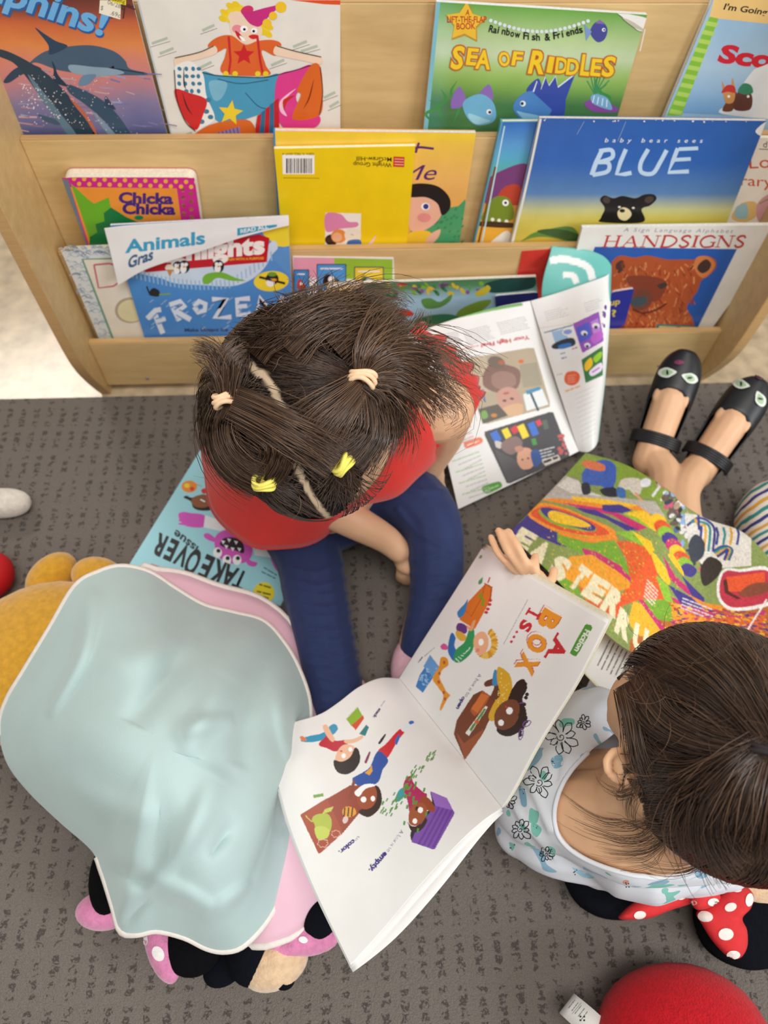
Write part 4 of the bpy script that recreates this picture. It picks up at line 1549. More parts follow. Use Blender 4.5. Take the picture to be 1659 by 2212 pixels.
# giraffe from a blue box
A.p('3f7fc4', 806, 514, 850, 572, 772, 688, 740, 660, 758, 606, 790, 560)
A.p('6a9fd8', 806, 514, 850, 572, 820, 616, 776, 566)
A.dots('9fc4ea', 40, (800, 530, 840, 580, 780, 670, 750, 640), 2, 5)
A.b('e89a2a', 858, 524, 886, 530, 890, 562, 866, 580, 850, 616, 872, 666, 886, 690, 900, 702, 884, 724, 870, 752, 856, 776, 852, 762, 868, 706, 846, 668, 818, 624, 846, 572)
for x, y in ((872, 548), (850, 600), (846, 640), (870, 690), (876, 720)):
    A.e('c2542a', x, y, 6, 8)
A.words('8f8d90', 826, 478, 778, 520, 3)
A.words('3a3860', 770, 522, 750, 548, 5)
# girl opening a brown box
A.t('A box is to', '6a6888', 1036, 598, 968, 706, 17)
A.t('open', '3a3278', 960, 706, 928, 764, 17, bold=.05)
A.p('7a3c1c', 1012, 700, 1052, 680, 1112, 722, 1110, 760, 1052, 884, 970, 1004, 920, 886, 934, 820)
A.p('b45c2a', 1052, 684, 1086, 706, 1050, 780, 1014, 800, 996, 776)
A.p('d8742f', 1048, 696, 1082, 706, 1030, 784, 1000, 764)
A.p('a0522a', 930, 880, 966, 930, 1056, 862, 1050, 890, 970, 1004)
A.p('efeee8', 1066, 754, 1076, 762, 990, 892, 974, 878)
A.p('5f8f3a', 1060, 766, 1068, 772, 1000, 872, 992, 862)
A.e('d8642a', 1026, 828, 10)
A.b('6a3a24', 1070, 636, 1130, 620, 1142, 650, 1130, 712, 1100, 728, 1090, 712, 1108, 660, 1066, 662)
A.b('3f8fc4', 1106, 592, 1120, 586, 1124, 650, 1100, 652)
A.b('e0ac2a', 1122, 580, 1136, 570, 1178, 602, 1192, 660, 1180, 730, 1106, 822, 1082, 800, 1110, 736, 1136, 700, 1124, 640)
A.dots('f6d87a', 24, (1140, 590, 1180, 640, 1150, 740, 1110, 790), 2.5, 4)
A.b('2e1a14', 1186, 690, 1216, 640, 1248, 628, 1262, 670, 1240, 720, 1258, 780, 1256, 840, 1210, 884, 1160, 896, 1120, 860, 1160, 760)
A.b('7a4326', 1112, 790, 1148, 738, 1196, 722, 1222, 742, 1226, 790, 1200, 842, 1156, 866, 1116, 850)
A.e('ffffff', 1180, 776, 15, 17)
A.e('ffffff', 1140, 832, 13, 15)
A.e('c2452f', 1166, 758, 10, 4, 50)
for k in range(16):
    A.e('2e1a14', 1240 + rnd.uniform(-16, 26), 650 + k * 16, 9)
A.l('7a4fa0', 5, 1228, 740, 1250, 738)
for rr in ((1262, 836, 20, 12, -30), (1234, 886, 10, 26, 10)):
    t = np.linspace(0, 2 * math.pi, 20)
    c, d = math.cos(math.radians(rr[4])), math.sin(math.radians(rr[4]))
    pts = []
    for x in t:
        pts += [rr[0] + rr[2] * math.cos(x) * c - rr[3] * math.sin(x) * d, rr[1] + rr[2] * math.cos(x) * d + rr[3] * math.sin(x) * c]
    A.l('7a4fa0', 5, *pts)
A.e('7fa86a', 1044, 50, 6, 10, 30)
printed('left_page', coons(L_top, L_bot, L_l, L_r, 240, 240), .0003, mA, 'efeeec', A)

A = Art(None)
A.view(560, 1180, 2.183)
A.e('8fb84a', 72, 893, 8, 12, -20)
A.words('8f8d90', 592, 728, 572, 756, 3)
A.t('stack', '4a4870', 566, 762, 534, 806, 13, bold=.05)
# boy reading
A.p('8fb832', 462, 758, 486, 800, 436, 848, 410, 812)
A.p('d8523a', 488, 798, 494, 812, 456, 866, 436, 844)
A.l('efefe8', 2, 462, 760, 412, 812)
A.b('3a9ac0', 200, 908, 240, 894, 300, 880, 340, 842, 362, 842, 368, 866, 330, 900, 262, 922, 206, 922)
A.b('e8875a', 192, 900, 206, 896, 224, 914, 204, 918)
A.b('c2303f', 282, 936, 310, 900, 330, 876, 356, 916, 414, 914, 404, 946, 360, 968, 320, 952)
A.b('f0bfa0', 300, 850, 318, 842, 340, 880, 356, 910, 342, 922, 316, 890)
A.b('f0bfa0', 404, 914, 446, 908, 484, 892, 488, 904, 450, 926, 410, 930)
A.p('2f7f84', 504, 842, 516, 854, 500, 894, 472, 884)
A.b('f0bfa0', 372, 964, 400, 936, 440, 940, 458, 976, 440, 1016, 396, 1030, 360, 1012)
A.b('2e2422', 352, 1010, 390, 1016, 430, 994, 452, 950, 470, 966, 474, 1010, 448, 1056, 406, 1076, 366, 1060)
A.e('ffffff', 398, 988, 10, 12)
A.e('ffffff', 430, 958, 9, 11)
A.e('d8604a', 386, 966, 7, 4)
# flying child over a painted box
A.b('d2333a', 560, 968, 600, 930, 644, 880, 666, 862, 684, 876, 650, 920, 610, 990, 580, 1012)
A.b('e8eef4', 668, 856, 706, 830, 734, 820, 738, 834, 706, 858, 684, 876)
A.b('3a6fc4', 706, 828, 722, 822, 730, 832, 712, 840)
A.b('3a6fc4', 640, 920, 656, 890, 664, 898, 648, 936)
A.b('2a2a30', 562, 926, 590, 888, 596, 892, 572, 930)
A.b('8a3a5a', 498, 1014, 518, 970, 524, 976, 506, 1022)
A.b('2f56a8', 440, 1098, 490, 1066, 524, 1040, 560, 966, 606, 1008, 580, 1056, 560, 1110, 520, 1130, 470, 1130)
A.p('e8a83a', 498, 1068, 520, 1050, 530, 1030, 534, 1060, 520, 1080)
A.p('9c4632', 318, 1192, 428, 1128, 474, 1130, 500, 1220, 392, 1350)
A.p('ab5038', 318, 1192, 392, 1350, 282, 1448, 196, 1268)
A.b('8a4a30', 440, 1110, 452, 1110, 440, 1170, 430, 1196, 424, 1180)
A.b('b4c24a', 250, 1290, 268, 1266, 320, 1262, 340, 1300, 330, 1350, 290, 1372, 270, 1350, 262, 1310)
A.b('c8d45f', 262, 1330, 300, 1320, 330, 1340, 320, 1374, 280, 1384)
for k in range(7):
    A.l('c8d45f', 4, 300 + k * 6, 1262 - k * 2, 312 + k * 6, 1240 - k * 2)
A.l('c8d45f', 4, 250, 1300, 226, 1280, 220, 1270)
for x, y, r in ((300, 1400, 24), (362, 1356, 20)):
    t = np.linspace(0, 2 * math.pi, 26)
    pts = []
    for i, q in enumerate(t):
        rr = r * (1 + .14 * math.sin(q * 7))
        pts += [x + rr * math.cos(q), y + rr * .8 * math.sin(q)]
    A.l('e8c0b4', 3, *pts)
A.b('e8a23a', 392, 1250, 410, 1228, 446, 1234, 456, 1258, 436, 1276, 404, 1274)
for x in (404, 422, 440):
    A.l('2c2420', 6, x, 1232, x - 4, 1274)
A.e('e0c8c0', 406, 1290, 12, 18, 20)
A.b('3a221a', 470, 1250, 500, 1230, 546, 1190, 540, 1130, 566, 1140, 578, 1190, 564, 1238, 520, 1276, 482, 1266)
A.b('a4522f', 462, 1180, 480, 1142, 520, 1124, 548, 1140, 552, 1190, 530, 1230, 492, 1240, 468, 1216)
A.b('ffffff', 450, 1160, 490, 1126, 530, 1120, 545, 1130, 500, 1144, 470, 1180)
A.e('ffffff', 492, 1194, 13, 14)
A.e('ffffff', 536, 1190, 10, 13)
# child tumbling into a purple box, beans all about
A.b('2a2428', 716, 1346, 760, 1300, 812, 1216, 806, 1160, 830, 1220, 760, 1340, 722, 1390)
A.p('7f4fae', 808, 1156, 884, 1188, 920, 1258, 826, 1428, 720, 1392, 742, 1338, 834, 1220)
A.p('9a6cc4', 808, 1156, 884, 1188, 912, 1244, 830, 1222)
for k in range(4):
    x = 842 + k * 20
    A.p('6c3f9a', x, 1232 + k * 5, x + 9, 1234 + k * 5, x - 84 + k * 3, 1404 + k * 5, x - 94 + k * 3, 1400 + k * 5)
A.b('3aa0b0', 640, 1196, 660, 1150, 684, 1140, 682, 1180, 656, 1204)
A.b('b4295f', 680, 1138, 690, 1100, 714, 1084, 730, 1120, 772, 1160, 790, 1170, 774, 1206, 726, 1232, 708, 1250, 700, 1200)
A.b('9a4a2a', 770, 1180, 800, 1190, 828, 1236, 816, 1254, 784, 1236, 760, 1206)
A.b('a4552f', 706, 1270, 724, 1222, 764, 1208, 790, 1236, 782, 1280, 746, 1316, 712, 1310)
A.b('3a221a', 700, 1300, 720, 1320, 760, 1314, 784, 1280, 790, 1300, 760, 1340, 722, 1346)
A.e('ffffff', 760, 1244, 12, 14)
A.e('ffffff', 734, 1296, 11, 13)
A.b('3a221a', 736, 1240, 742, 1228, 752, 1232, 742, 1246)
for i in range(64):
    t = rnd.random()
    x, y = 826 - 240 * t + rnd.uniform(-34, 34) * (.4 + t), 972 + 292 * t + rnd.uniform(-22, 22)
    A.l('5f9a4a', 6, x, y, x - 8, y + 15)
    A.layer -= 1
A.layer += 1
for x, y in ((700, 1130), (712, 1160), (730, 1180), (690, 1170), (740, 1110), (780, 1140), (700, 1220), (686, 1296), (750, 1330), (730, 1200), (742, 1200), (790, 1254)):
    A.l('4f9a3a', 9, x, y, x - 4, y + 18)
    A.layer -= 1
A.layer += 1
A.l('7ba84a', 14, 256, 1180, 302, 1172)
A.t('A box is to', '7a789a', 668, 1336, 600, 1436, 17)
A.t('empty.', '3f2f80', 592, 1438, 514, 1526, 24, bold=.05)
A.t('to', '8a88a0', 466, 1364, 450, 1386, 15)
A.t('color.', '3f2f80', 444, 1380, 372, 1440, 20, bold=.05)
printed('right_page', coons(R_top, R_bot, R_l, R_r, 280, 320), .0003, mA, 'efeeec', A)

# --- white open magazine against the shelf
mB = thing('magazine', 'open white magazine propped against the shelf foot with its far page curled up', 'magazine', (.12, .62, 0), 'magazines in use on the carpet')
tl, tr = PY(905, 716, .765), PY(1145, 650, .780)
br, bl = PZ(1250, 975, .040), PZ(990, 1100, .014)
B_top = crs([tl, PY(985, 688, .770), PY(1070, 664, .776), tr])
B_bot = crs([bl, PZ(1080, 1058, .018), PZ(1170, 1015, .026), br])
B_l = crs([tl, PZ(945, 905, .075), bl])
B_r = crs([tr, PZ(1195, 810, .115), br])
BP = coons(B_top, B_bot, B_l, B_r, 26, 26)
z = lambda p: float((p - CAM) @ CM[2])
ztr, zbr = z(tr), z(br)
e_top = [(1146, 650, ztr), (1200, 634, ztr - .012), (1262, 613, ztr - .03), (1306, 597, ztr - .035), (1321, 586, ztr - .02)]
e_bot = [(1250, 975, zbr), (1268, 977, zbr - .008), (1281, 970, zbr - .012), (1288, 962, zbr - .008), (1291, 955, zbr)]
C_l = crs(Q((1146, 650, ztr), (1196, 810, (ztr + zbr) / 2), (1250, 975, zbr)))
C_r = crs(Q((1321, 586, ztr - .02), (1317, 690, ztr - .04), (1307, 820, (ztr + zbr) / 2 - .02), (1297, 905, zbr - .01), (1291, 955, zbr)))
CP = coons(crs(Q(*e_top)), crs(Q(*e_bot)), C_l, C_r, 20, 24)
zt = ztr - .02
D_top = crs(Q((1321, 586, zt), (1319, 570, zt - .004), (1300, 551, zt - .006), (1262, 539, zt - .004), (1192, 531, zt)))
D_bot = crs(Q((1291, 955, zbr), (1287, 940, zbr + .012), (1275, 925, zbr + .02), (1262, 915, zbr + .024), (1240, 905, zbr + .026)))
D_r = crs(Q((1192, 531, zt), (1170, 640, zt + .02), (1200, 780, (zt + zbr) / 2 + .03), (1240, 905, zbr + .026)))
DP = coons(D_top, D_bot, C_r, D_r, 20, 24)
A = Art(None)
A.l('eef2f0', 15, 1188, 563, 1215, 560, 1250, 567, 1272, 580, 1280, 604, smooth=True)
A.l('eef2f0', 13, 1216, 594, 1238, 596, 1246, 612, smooth=True)
printed('curled_page', coons(D_top, D_bot, C_r, D_r, 90, 130), .0006, mB, '6cc0b8', A)
A = Art(None)
A.view(900, 640, 3.77)
A.l('7fb86a', 20, 120, 232, 350, 165, 600, 112, 860, 66)
A.l('5f9a4a', 10, 330, 160, 600, 100, 850, 60)
for x0, y0, x1, y1, n in ((185, 320, 340, 286, 8), (375, 290, 600, 232, 8), (650, 220, 890, 164, 7)):
    A.lines('b4aeb2', x0, y0, x1, y1, n, 6, 15, 5, .12)
A.t('Your High Five!', 'c2454a', 918, 318, 520, 388, 30, bold=.04)
A.words('d8857a', 505, 400, 280, 455, 8)
A.words('8a8688', 520, 478, 380, 506, 5)
A.p('b7a890', 385, 520, 945, 424, 1082, 890, 545, 1036)
A.p('c4b49a', 385, 520, 560, 490, 620, 760, 470, 800)
A.p('a39a86', 840, 560, 975, 540, 1020, 720, 870, 740)
A.b('8a6a60', 570, 590, 620, 540, 740, 560, 830, 600, 842, 680, 800, 760, 680, 790, 560, 740, 540, 660)
A.b('a07f74', 620, 640, 700, 610, 790, 640, 800, 720, 700, 760, 620, 720)
A.e('7a6a5f', 650, 540, 70, 50, 20)
A.e('b46a4a', 690, 540, 24, 18)
A.e('d8703a', 850, 530, 22, 16)
A.b('c89a8a', 655, 790, 730, 740, 810, 760, 850, 840, 860, 930, 800, 970, 720, 940, 670, 870)
A.b('d8b08a', 700, 920, 780, 880, 860, 880, 850, 960, 760, 975)
A.e('6a4a48', 716, 850, 16, 10)
A.e('6a4a48', 776, 834, 16, 10)
A.e('b8605a', 730, 790, 26, 9, -10)
A.p('e9ecec', 870, 800, 1020, 756, 1070, 880, 900, 930)
A.p('4f8fb4', 890, 770, 1000, 735, 1010, 760, 900, 800)
A.l('2f4f5a', 18, 930, 790, 990, 930)
A.l('3a6fb0', 12, 540, 760, 556, 860)
A.p('5f5a50', 505, 920, 660, 880, 740, 970, 545, 1036)
A.b('7aa85a', 520, 950, 560, 930, 580, 980, 540, 1000)
A.e('c8853a', 630, 970, 24, 16)
A.p('48464a', 555, 1110, 1100, 945, 1242, 1308, 745, 1520)
A.p('5a575a', 640, 1250, 800, 1330, 900, 1440, 745, 1510)
for x0, y0, x1, y1, c, w in ((625, 1105, 665, 1180, '3f74d0', 60), (715, 1080, 750, 1150, 'f0d83a', 52), (785, 1065, 815, 1110, 'd23a4a', 54), (845, 1050, 890, 1150, 'f0d83a', 56), (930, 1030, 970, 1130, '3f74d0', 54), (985, 1010, 1005, 1050, 'd8455a', 40), (950, 1160, 965, 1210, '4f9a4a', 34), (1040, 1010, 1060, 1080, '5a6a5a', 40)):
    A.l(c, w, x0, y0, x1, y1)
A.b('cfc8c4', 640, 1180, 690, 1190, 690, 1236, 650, 1230)
A.b('8a726c', 700, 1190, 800, 1140, 860, 1190, 830, 1250, 770, 1290, 700, 1250)
A.b('e0a88a', 822, 1290, 850, 1240, 920, 1240, 960, 1310, 940, 1390, 870, 1410, 826, 1360)
A.e('4a3430', 862, 1330, 9, 7)
A.e('4a3430', 908, 1320, 9, 7)
A.b('c8907a', 800, 1230, 850, 1220, 870, 1250, 820, 1270)
A.b('3a5a9a', 930, 1270, 990, 1250, 1020, 1330, 960, 1390)
A.lines('d8d8dc', 1000, 1260, 1130, 1226, 4, 8, 24, 9)
A.p('d8ccc0', 1020, 1340, 1150, 1290, 1170, 1330, 1050, 1380)
A.words('2a2a2c', 1036, 1352, 1150, 1310, 20)
A.dots('c8605a', 14, (1140, 1130, 1200, 1120, 1230, 1290, 1170, 1300), 8, 18)
A.b('ee7a5a', 386, 1205, 400, 1180, 500, 1150, 532, 1160, 525, 1195, 410, 1238)
A.words('f8d8cc', 410, 1215, 510, 1178, 10)
A.b('5aa03f', 534, 1570, 550, 1545, 660, 1510, 690, 1525, 680, 1560, 570, 1608)
A.words('b8d8a8', 555, 1585, 665, 1540, 10)
for i, (c, n) in enumerate((('e08a80', 3), ('b0aeb0', 1), ('e08a80', 1), ('b0aeb0', 1))):
    A.words(c, 420 + i * 14, 1000 + i * 55, 250 + i * 10, 1060 + i * 52, 7)
A.words('e0958a', 440, 1060, 250, 1130, 9)
A.words('e0958a', 460, 1140, 200, 1240, 9)
for i in range(11):
    A.words('9fc48a' if i % 3 == 0 else 'bcbcbc', 510 + i * 9, 1265 + i * 32, 290 + i * 9 + (i % 3) * 40, 1345 + i * 30, 8)
printed('left_page', coons(B_top, B_bot, B_l, B_r, 220, 300), .0006, mB, 'efeeec', A)
A = Art(None)
A.view(900, 640, 3.77)
for x0, y0, x1, y1, n in ((1040, 130, 1235, 80, 5), (1360, 60, 1520, 10, 5)):
    A.lines('c8c6c8', x0, y0, x1, y1, n, 4, 17, 5, .3)
A.l('c8c6c8', 3, 985, 262, 1300, 215, 1480, 130)
A.p('eef0f2', 1042, 300, 1268, 240, 1336, 466, 1130, 540)
A.l('4f7f9a', 9, 1040, 296, 1268, 236)
A.p('9fc2e4', 1100, 290, 1200, 270, 1240, 360, 1130, 380)
A.e('e9eef4', 1230, 290, 44, 30, -10)
A.e('8fa0e0', 1230, 290, 34, 20, -10)
A.b('2f3f4a', 1100, 410, 1130, 380, 1200, 350, 1270, 340, 1290, 390, 1220, 420, 1130, 430)
A.b('3f7fc8', 1160, 400, 1250, 380, 1250, 410, 1170, 430)
A.words('c2607a', 1265, 430, 1310, 415, 8)
A.words('4f7a9a', 1170, 470, 1210, 460, 8)
A.words('6a5aa0', 1180, 506, 1220, 496, 10)
A.p('9a5ac0', 1276, 228, 1480, 130, 1520, 360, 1352, 456)
A.p('5a62d0', 1300, 260, 1400, 210, 1430, 330, 1330, 380)
A.p('c28ae0', 1420, 210, 1476, 180, 1500, 290, 1440, 310)
A.e('e8eaf4', 1365, 300, 26, 20)
A.e('e8eaf4', 1460, 240, 30, 22)
A.e('e8eaf4', 1390, 400, 24, 20)
A.e('3a3a3c', 1370, 310, 12)
A.e('3a3a3c', 1460, 252, 14)
A.e('3a3a3c', 1390, 408, 12)
A.b('c06ad0', 1420, 330, 1500, 280, 1516, 330, 1450, 390)
A.p('3f7a4a', 1345, 520, 1515, 410, 1515, 640, 1378, 702)
A.b('f0c22f', 1370, 550, 1420, 500, 1430, 560, 1380, 610)
A.b('9fd03a', 1440, 500, 1500, 450, 1505, 490, 1460, 540)
A.b('e8e0f0', 1410, 610, 1500, 540, 1505, 600, 1430, 650)
A.l('b04fc0', 10, 1430, 620, 1490, 580)
A.b('ea6a45', 1208, 650, 1230, 616, 1290, 610, 1326, 640, 1320, 690, 1280, 724, 1230, 720, 1206, 690)
A.lines('f6b8a4', 1230, 650, 1300, 638, 4, 0, 18, 5)
A.words('ecb060', 1210, 775, 1330, 730, 12)
A.words('c8b0b4', 1140, 640, 1190, 630, 6)
for i in range(11):
    A.words('d2d0d2', 1290 + i * 5, 800 + i * 38, 1440 + i * 2, 735 + i * 38, 4)
for x, y, r in ((1540, 90, 14), (1532, 150, 18), (1520, 130, 8), (1530, 240, 12), (1515, 225, 6)):
    A.b('5a2f8a', x - r, y, x, y - r * 1.6, x + r * .6, y, x, y + r * 1.6)
printed('right_page', coons(crs(Q(*e_top), 20), crs(Q(*e_bot), 20), C_l, C_r, 140, 260), .0006, mB, 'efeeec', A)

# --- bright photograph magazine over the legs of the child at the right
mC = thing('magazine', 'open magazine with a bright coloured carpet photograph, draped over a pair of shins', 'magazine', (.30, .42, 0), 'magazines in use on the carpet')
rows = [
    [(1265, 978, .09), (1350, 1003, .11), (1438, 1054, .13), (1476, 1090, .115), (1530, 1122, .10), (1605, 1150, .115), (1672, 1215, .13)],
    [(1210, 1038, .10), (1310, 1080, .13), (1420, 1150, .155), (1468, 1188, .14), (1522, 1218, .12), (1596, 1244, .13), (1680, 1290, .15)],
    [(1152, 1098, .11), (1258, 1158, .14), (1375, 1245, .17), (1440, 1290, .16), (1505, 1312, .145), (1585, 1335, .15), (1690, 1362, .165)],
    [(1098, 1152, .12), (1200, 1250, .15), (1308, 1368, .175), (1390, 1420, .17), (1480, 1440, .16), (1570, 1450, .165), (1700, 1460, .175)]]
R3 = np.array([crs([PZ(*q) for q in r], 50) for r in rows])
EP = np.array([crs(R3[:, i], 70) for i in range(R3.shape[1])]).transpose(1, 0, 2)
nv, nu = EP.shape[:2]
A = Art(None)
A.view(1040, 960, 2.68)
A.grain = .09
edge = [tuple(p) for p in (np.concatenate([proj(EP[0]), proj(EP[:, -1]), proj(EP[-1, ::-1]), proj(EP[::-1, 0])]) - A.org) / A.k]
A.p('8a9a55', pts=edge)
A.p('87a23a', 600, 60, 760, 90, 1080, 220, 1160, 330, 1060, 340, 560, 180, 480, 180)
A.p('b9b2a8', 480, 180, 560, 210, 600, 290, 800, 310, 1000, 330, 1060, 420, 700, 330, 340, 320, 420, 240)
A.p('d8d4cc', 500, 190, 560, 210, 590, 260, 700, 300, 520, 280, 440, 240)
A.b('3f62b8', 585, 170, 640, 110, 720, 90, 776, 130, 770, 230, 740, 270, 690, 240, 600, 230)
A.b('2a2c34', 580, 230, 620, 225, 630, 280, 590, 290)
A.b('2a2c34', 690, 260, 770, 250, 790, 300, 720, 300)
A.b('e0784a', 584, 110, 610, 90, 690, 110, 716, 130, 700, 155, 620, 140)
A.b('d8cfc0', 800, 220, 840, 195, 910, 200, 930, 250, 900, 300, 850, 260, 800, 270)
A.b('3f6fae', 786, 250, 830, 260, 830, 310, 790, 300)
A.b('e9e8ee', 920, 215, 950, 195, 980, 210, 970, 240, 930, 245)
A.l('d8a07a', 14, 890, 280, 930, 330)
A.l('e6e6e6', 14, 1060, 205, 990, 300)
for i in range(120):
    t = rnd.random()
    x, y = 1050 + 230 * t + rnd.uniform(-30, 45), 220 + 480 * t + rnd.uniform(-60, 70)
    A.e(rnd.choice(['3a3f4f', 'd0607a', '8fb0d8', 'e8e4e0', '2a2a30', '4f6a9a', 'b89a80', '6a5a50']), x, y, rnd.uniform(8, 20), rnd.uniform(8, 26), rnd.uniform(0, 90))
    A.layer -= 1
A.layer += 1
# colour fields
A.p('e4ded4', 1180, 400, 1500, 440, 1560, 480, 1560, 700, 1300, 720, 1210, 600)
A.p('b9682f', 1080, 880, 1300, 960, 1690, 930, 1690, 1300, 900, 1300, 860, 1150, 1000, 1000)
A.p('ef8f2f', 340, 318, 420, 312, 700, 330, 900, 350, 1000, 420, 900, 380, 700, 380, 480, 345)
A.p('f5c22f', 520, 300, 700, 315, 900, 350, 860, 362, 700, 345, 540, 325)
A.p('c8336f', 470, 338, 700, 370, 800, 402, 960, 480, 900, 500, 760, 410, 560, 365)
A.p('463a86', 540, 365, 660, 380, 740, 420, 900, 490, 860, 510, 720, 430, 600, 395)
A.p('463a86', 700, 350, 800, 348, 870, 380, 830, 400, 740, 392, 700, 380)
A.p('9fc23a', 820, 400, 900, 380, 1000, 440, 1040, 500, 980, 490)
A.p('f5c62f', 830, 400, 930, 380, 960, 400, 1010, 450, 1050, 500, 1000, 500, 900, 420)
A.p('463a86', 180, 490, 270, 410, 420, 460, 560, 560, 600, 620, 440, 580, 300, 520)
A.b('f0952f', 270, 400, 340, 340, 460, 360, 600, 420, 740, 480, 776, 520, 740, 545, 620, 545, 480, 520, 360, 470)
A.b('e0582f', 290, 400, 360, 360, 480, 380, 620, 440, 730, 500, 720, 525, 600, 525, 460, 495, 360, 450)
A.b('8fae3a', 330, 385, 420, 380, 560, 430, 660, 480, 640, 505, 520, 490, 400, 450)
A.b('463a86', 345, 370, 420, 375, 600, 440, 660, 485, 620, 500, 480, 460, 380, 420)
A.b('f3c52f', 385, 400, 430, 385, 560, 430, 630, 470, 590, 480, 520, 470, 420, 445)
A.p('77a832', 440, 500, 640, 545, 770, 560, 860, 740, 880, 790, 760, 700, 560, 620, 440, 560)
A.p('f08a2f', 440, 500, 620, 545, 770, 520, 790, 550, 640, 570, 460, 525)
A.p('c8336f', 580, 600, 660, 620, 800, 700, 880, 790, 860, 800, 760, 720, 600, 640)
A.p('e0622f', 780, 560, 860, 560, 960, 600, 980, 640, 870, 800, 840, 660)
A.p('8fbf3a', 780, 510, 880, 500, 960, 560, 1000, 620, 880, 560)
A.p('f3c52f', 870, 500, 980, 560, 1000, 610, 980, 640, 920, 560)
for i in range(9):
    y = 420 + i * 36
    x = 980 + i * 22
    A.b(('f3c52f', 'e0582f', '8fbf3a', '463a86', 'c8336f')[i % 5], x, y, x + 40, y - 20, x + 90, y + 20, x + 60, y + 60, x + 10, y + 40)
A.b('f5c62f', 980, 640, 1010, 640, 1090, 760, 1080, 810, 1020, 740)
A.b('f5c62f', 1080, 640, 1110, 640, 1160, 720, 1170, 760, 1120, 700)
A.p('e8602f', 870, 800, 980, 640, 1020, 760, 1060, 900, 940, 890, 820, 930, 790, 1000, 700, 1000)
A.p('8fbf3a', 1010, 760, 1080, 820, 1110, 920, 1060, 900)
A.p('c8336f', 1050, 640, 1120, 760, 1240, 870, 1200, 870, 1090, 780)
A.p('463a86', 1160, 760, 1290, 890, 1290, 920, 1220, 880)
A.p('f0a02f', 520, 650, 640, 640, 760, 720, 860, 800, 850, 830, 700, 880, 540, 820, 420, 740)
A.p('77a832', 360, 700, 460, 760, 600, 840, 640, 900, 540, 860, 400, 780)
A.p('d86a2f', 560, 820, 640, 860, 760, 930, 740, 1010, 640, 960)
A.p('f0b42f', 880, 910, 940, 930, 1060, 1080, 1000, 1130, 900, 1100, 850, 1020)
A.p('c8336f', 910, 900, 950, 900, 1060, 1060, 1040, 1080)
A.p('77a832', 940, 900, 1060, 900, 1120, 960, 1110, 1030, 1020, 1010)
A.p('f0952f', 1100, 920, 1200, 930, 1400, 1000, 1500, 1060, 1300, 1080, 1120, 1030)
A.p('c8336f', 1090, 880, 1290, 960, 1500, 1000, 1640, 960, 1640, 990, 1400, 1040, 1180, 960)
A.p('463a86', 1085, 815, 1200, 880, 1350, 940, 1500, 960, 1340, 970, 1160, 930)
A.p('e8902f', 1200, 870, 1300, 920, 1500, 950, 1640, 900, 1640, 930, 1480, 975, 1290, 950)
A.p('d8632f', 1300, 1010, 1640, 990, 1640, 1060, 1400, 1090)
for i in range(620):
    x, y = rnd.uniform(380, 1150), rnd.uniform(480, 1090)
    A.e(rnd.choice(['8fbf3a', 'f3c52f', 'f0952f', '6f9f2f', 'a8c83f', 'e0b83a']), x, y, rnd.uniform(2, 5), n=7)
for i in range(260):
    t = rnd.random()
    A.e(rnd.choice(['d8702f', 'c8336f', '8a3f5a', 'e8a83a', '5a3a80', '9a4a2a', 'f0b83a']), 1100 + 560 * t, 920 + 130 * rnd.random() + 60 * t, rnd.uniform(6, 22), rnd.uniform(3, 7), rnd.uniform(-10, 30), n=9)
A.p('463a86', 150, 520, 200, 470, 300, 500, 330, 540, 240, 560)
A.lines('f4d8c8', 960, 785, 1030, 860, 6, -4, 18, 7)
A.lines('d8ccd8', 1165, 890, 1350, 960, 4, -4, 18, 7)
for ch, x0, y0, x1, y1, up in (('E', 168, 565, 262, 618, (62, -80)), ('A', 262, 640, 350, 700, (66, -90)), ('S', 380, 740, 468, 796, (60, -100)), ('T', 500, 800, 560, 850, (75, -100)), ('E', 580, 860, 680, 920, (70, -100)), ('R', 690, 940, 780, 1000, (60, -110)),
                               ('R', 770, 1070, 850, 1140, (30, -120)), ('U', 870, 1160, 950, 1210, (20, -120)), ('G', 980, 1200, 1060, 1240, (10, -120))):
    A.t(ch, 'ece4be', x0, y0, x1, y1, 90, bold=.06, up=up)
# striped serpents further on
for k in range(4):
    c = ('3a3f86', '2f8a8a', 'e0a83a', '3a3f86')[k]
    A.l(c, 14, 1190 + 22 * k, 470 - 20 * k, 1260, 425 + 22 * k, 1345 - 24 * k, 480, 1340 - 26 * k, 620, smooth=True)
    A.l(c, 16, 1340 + 8 * k, 620 + 10 * k, 1400, 590 + 12 * k, 1450 - 8 * k, 610, 1430 - 8 * k, 670, smooth=True)
    A.l(c, 14, 1360 + 40 * k, 480, 1370 + 40 * k, 520, 1360 + 40 * k, 580)
A.b('3a3f4a', 1200, 580, 1240, 520, 1290, 570, 1280, 650, 1220, 680)
A.b('3a2f2a', 1270, 720, 1320, 650, 1390, 690, 1370, 760, 1290, 820)
A.b('f0ece8', 1364, 850, 1380, 760, 1420, 716, 1500, 722, 1660, 716, 1680, 900, 1600, 950, 1460, 962, 1390, 920)
A.b('c2364a', 1380, 850, 1392, 770, 1424, 730, 1500, 738, 1660, 736, 1670, 890, 1590, 930, 1460, 944, 1400, 905)
A.p('e85a2f', 1420, 770, 1640, 740, 1640, 800, 1520, 850, 1430, 850)
A.p('5a2a24', 1400, 790, 1420, 780, 1430, 850, 1500, 890, 1480, 896, 1410, 860)
A.b('8a4a34', 1490, 870, 1560, 810, 1660, 800, 1660, 850, 1560, 880)
A.l('f2eee8', 9, 1650, 900, 1530, 1090)
printed('left_page', EP, .0006, mC, '87a23a', A)
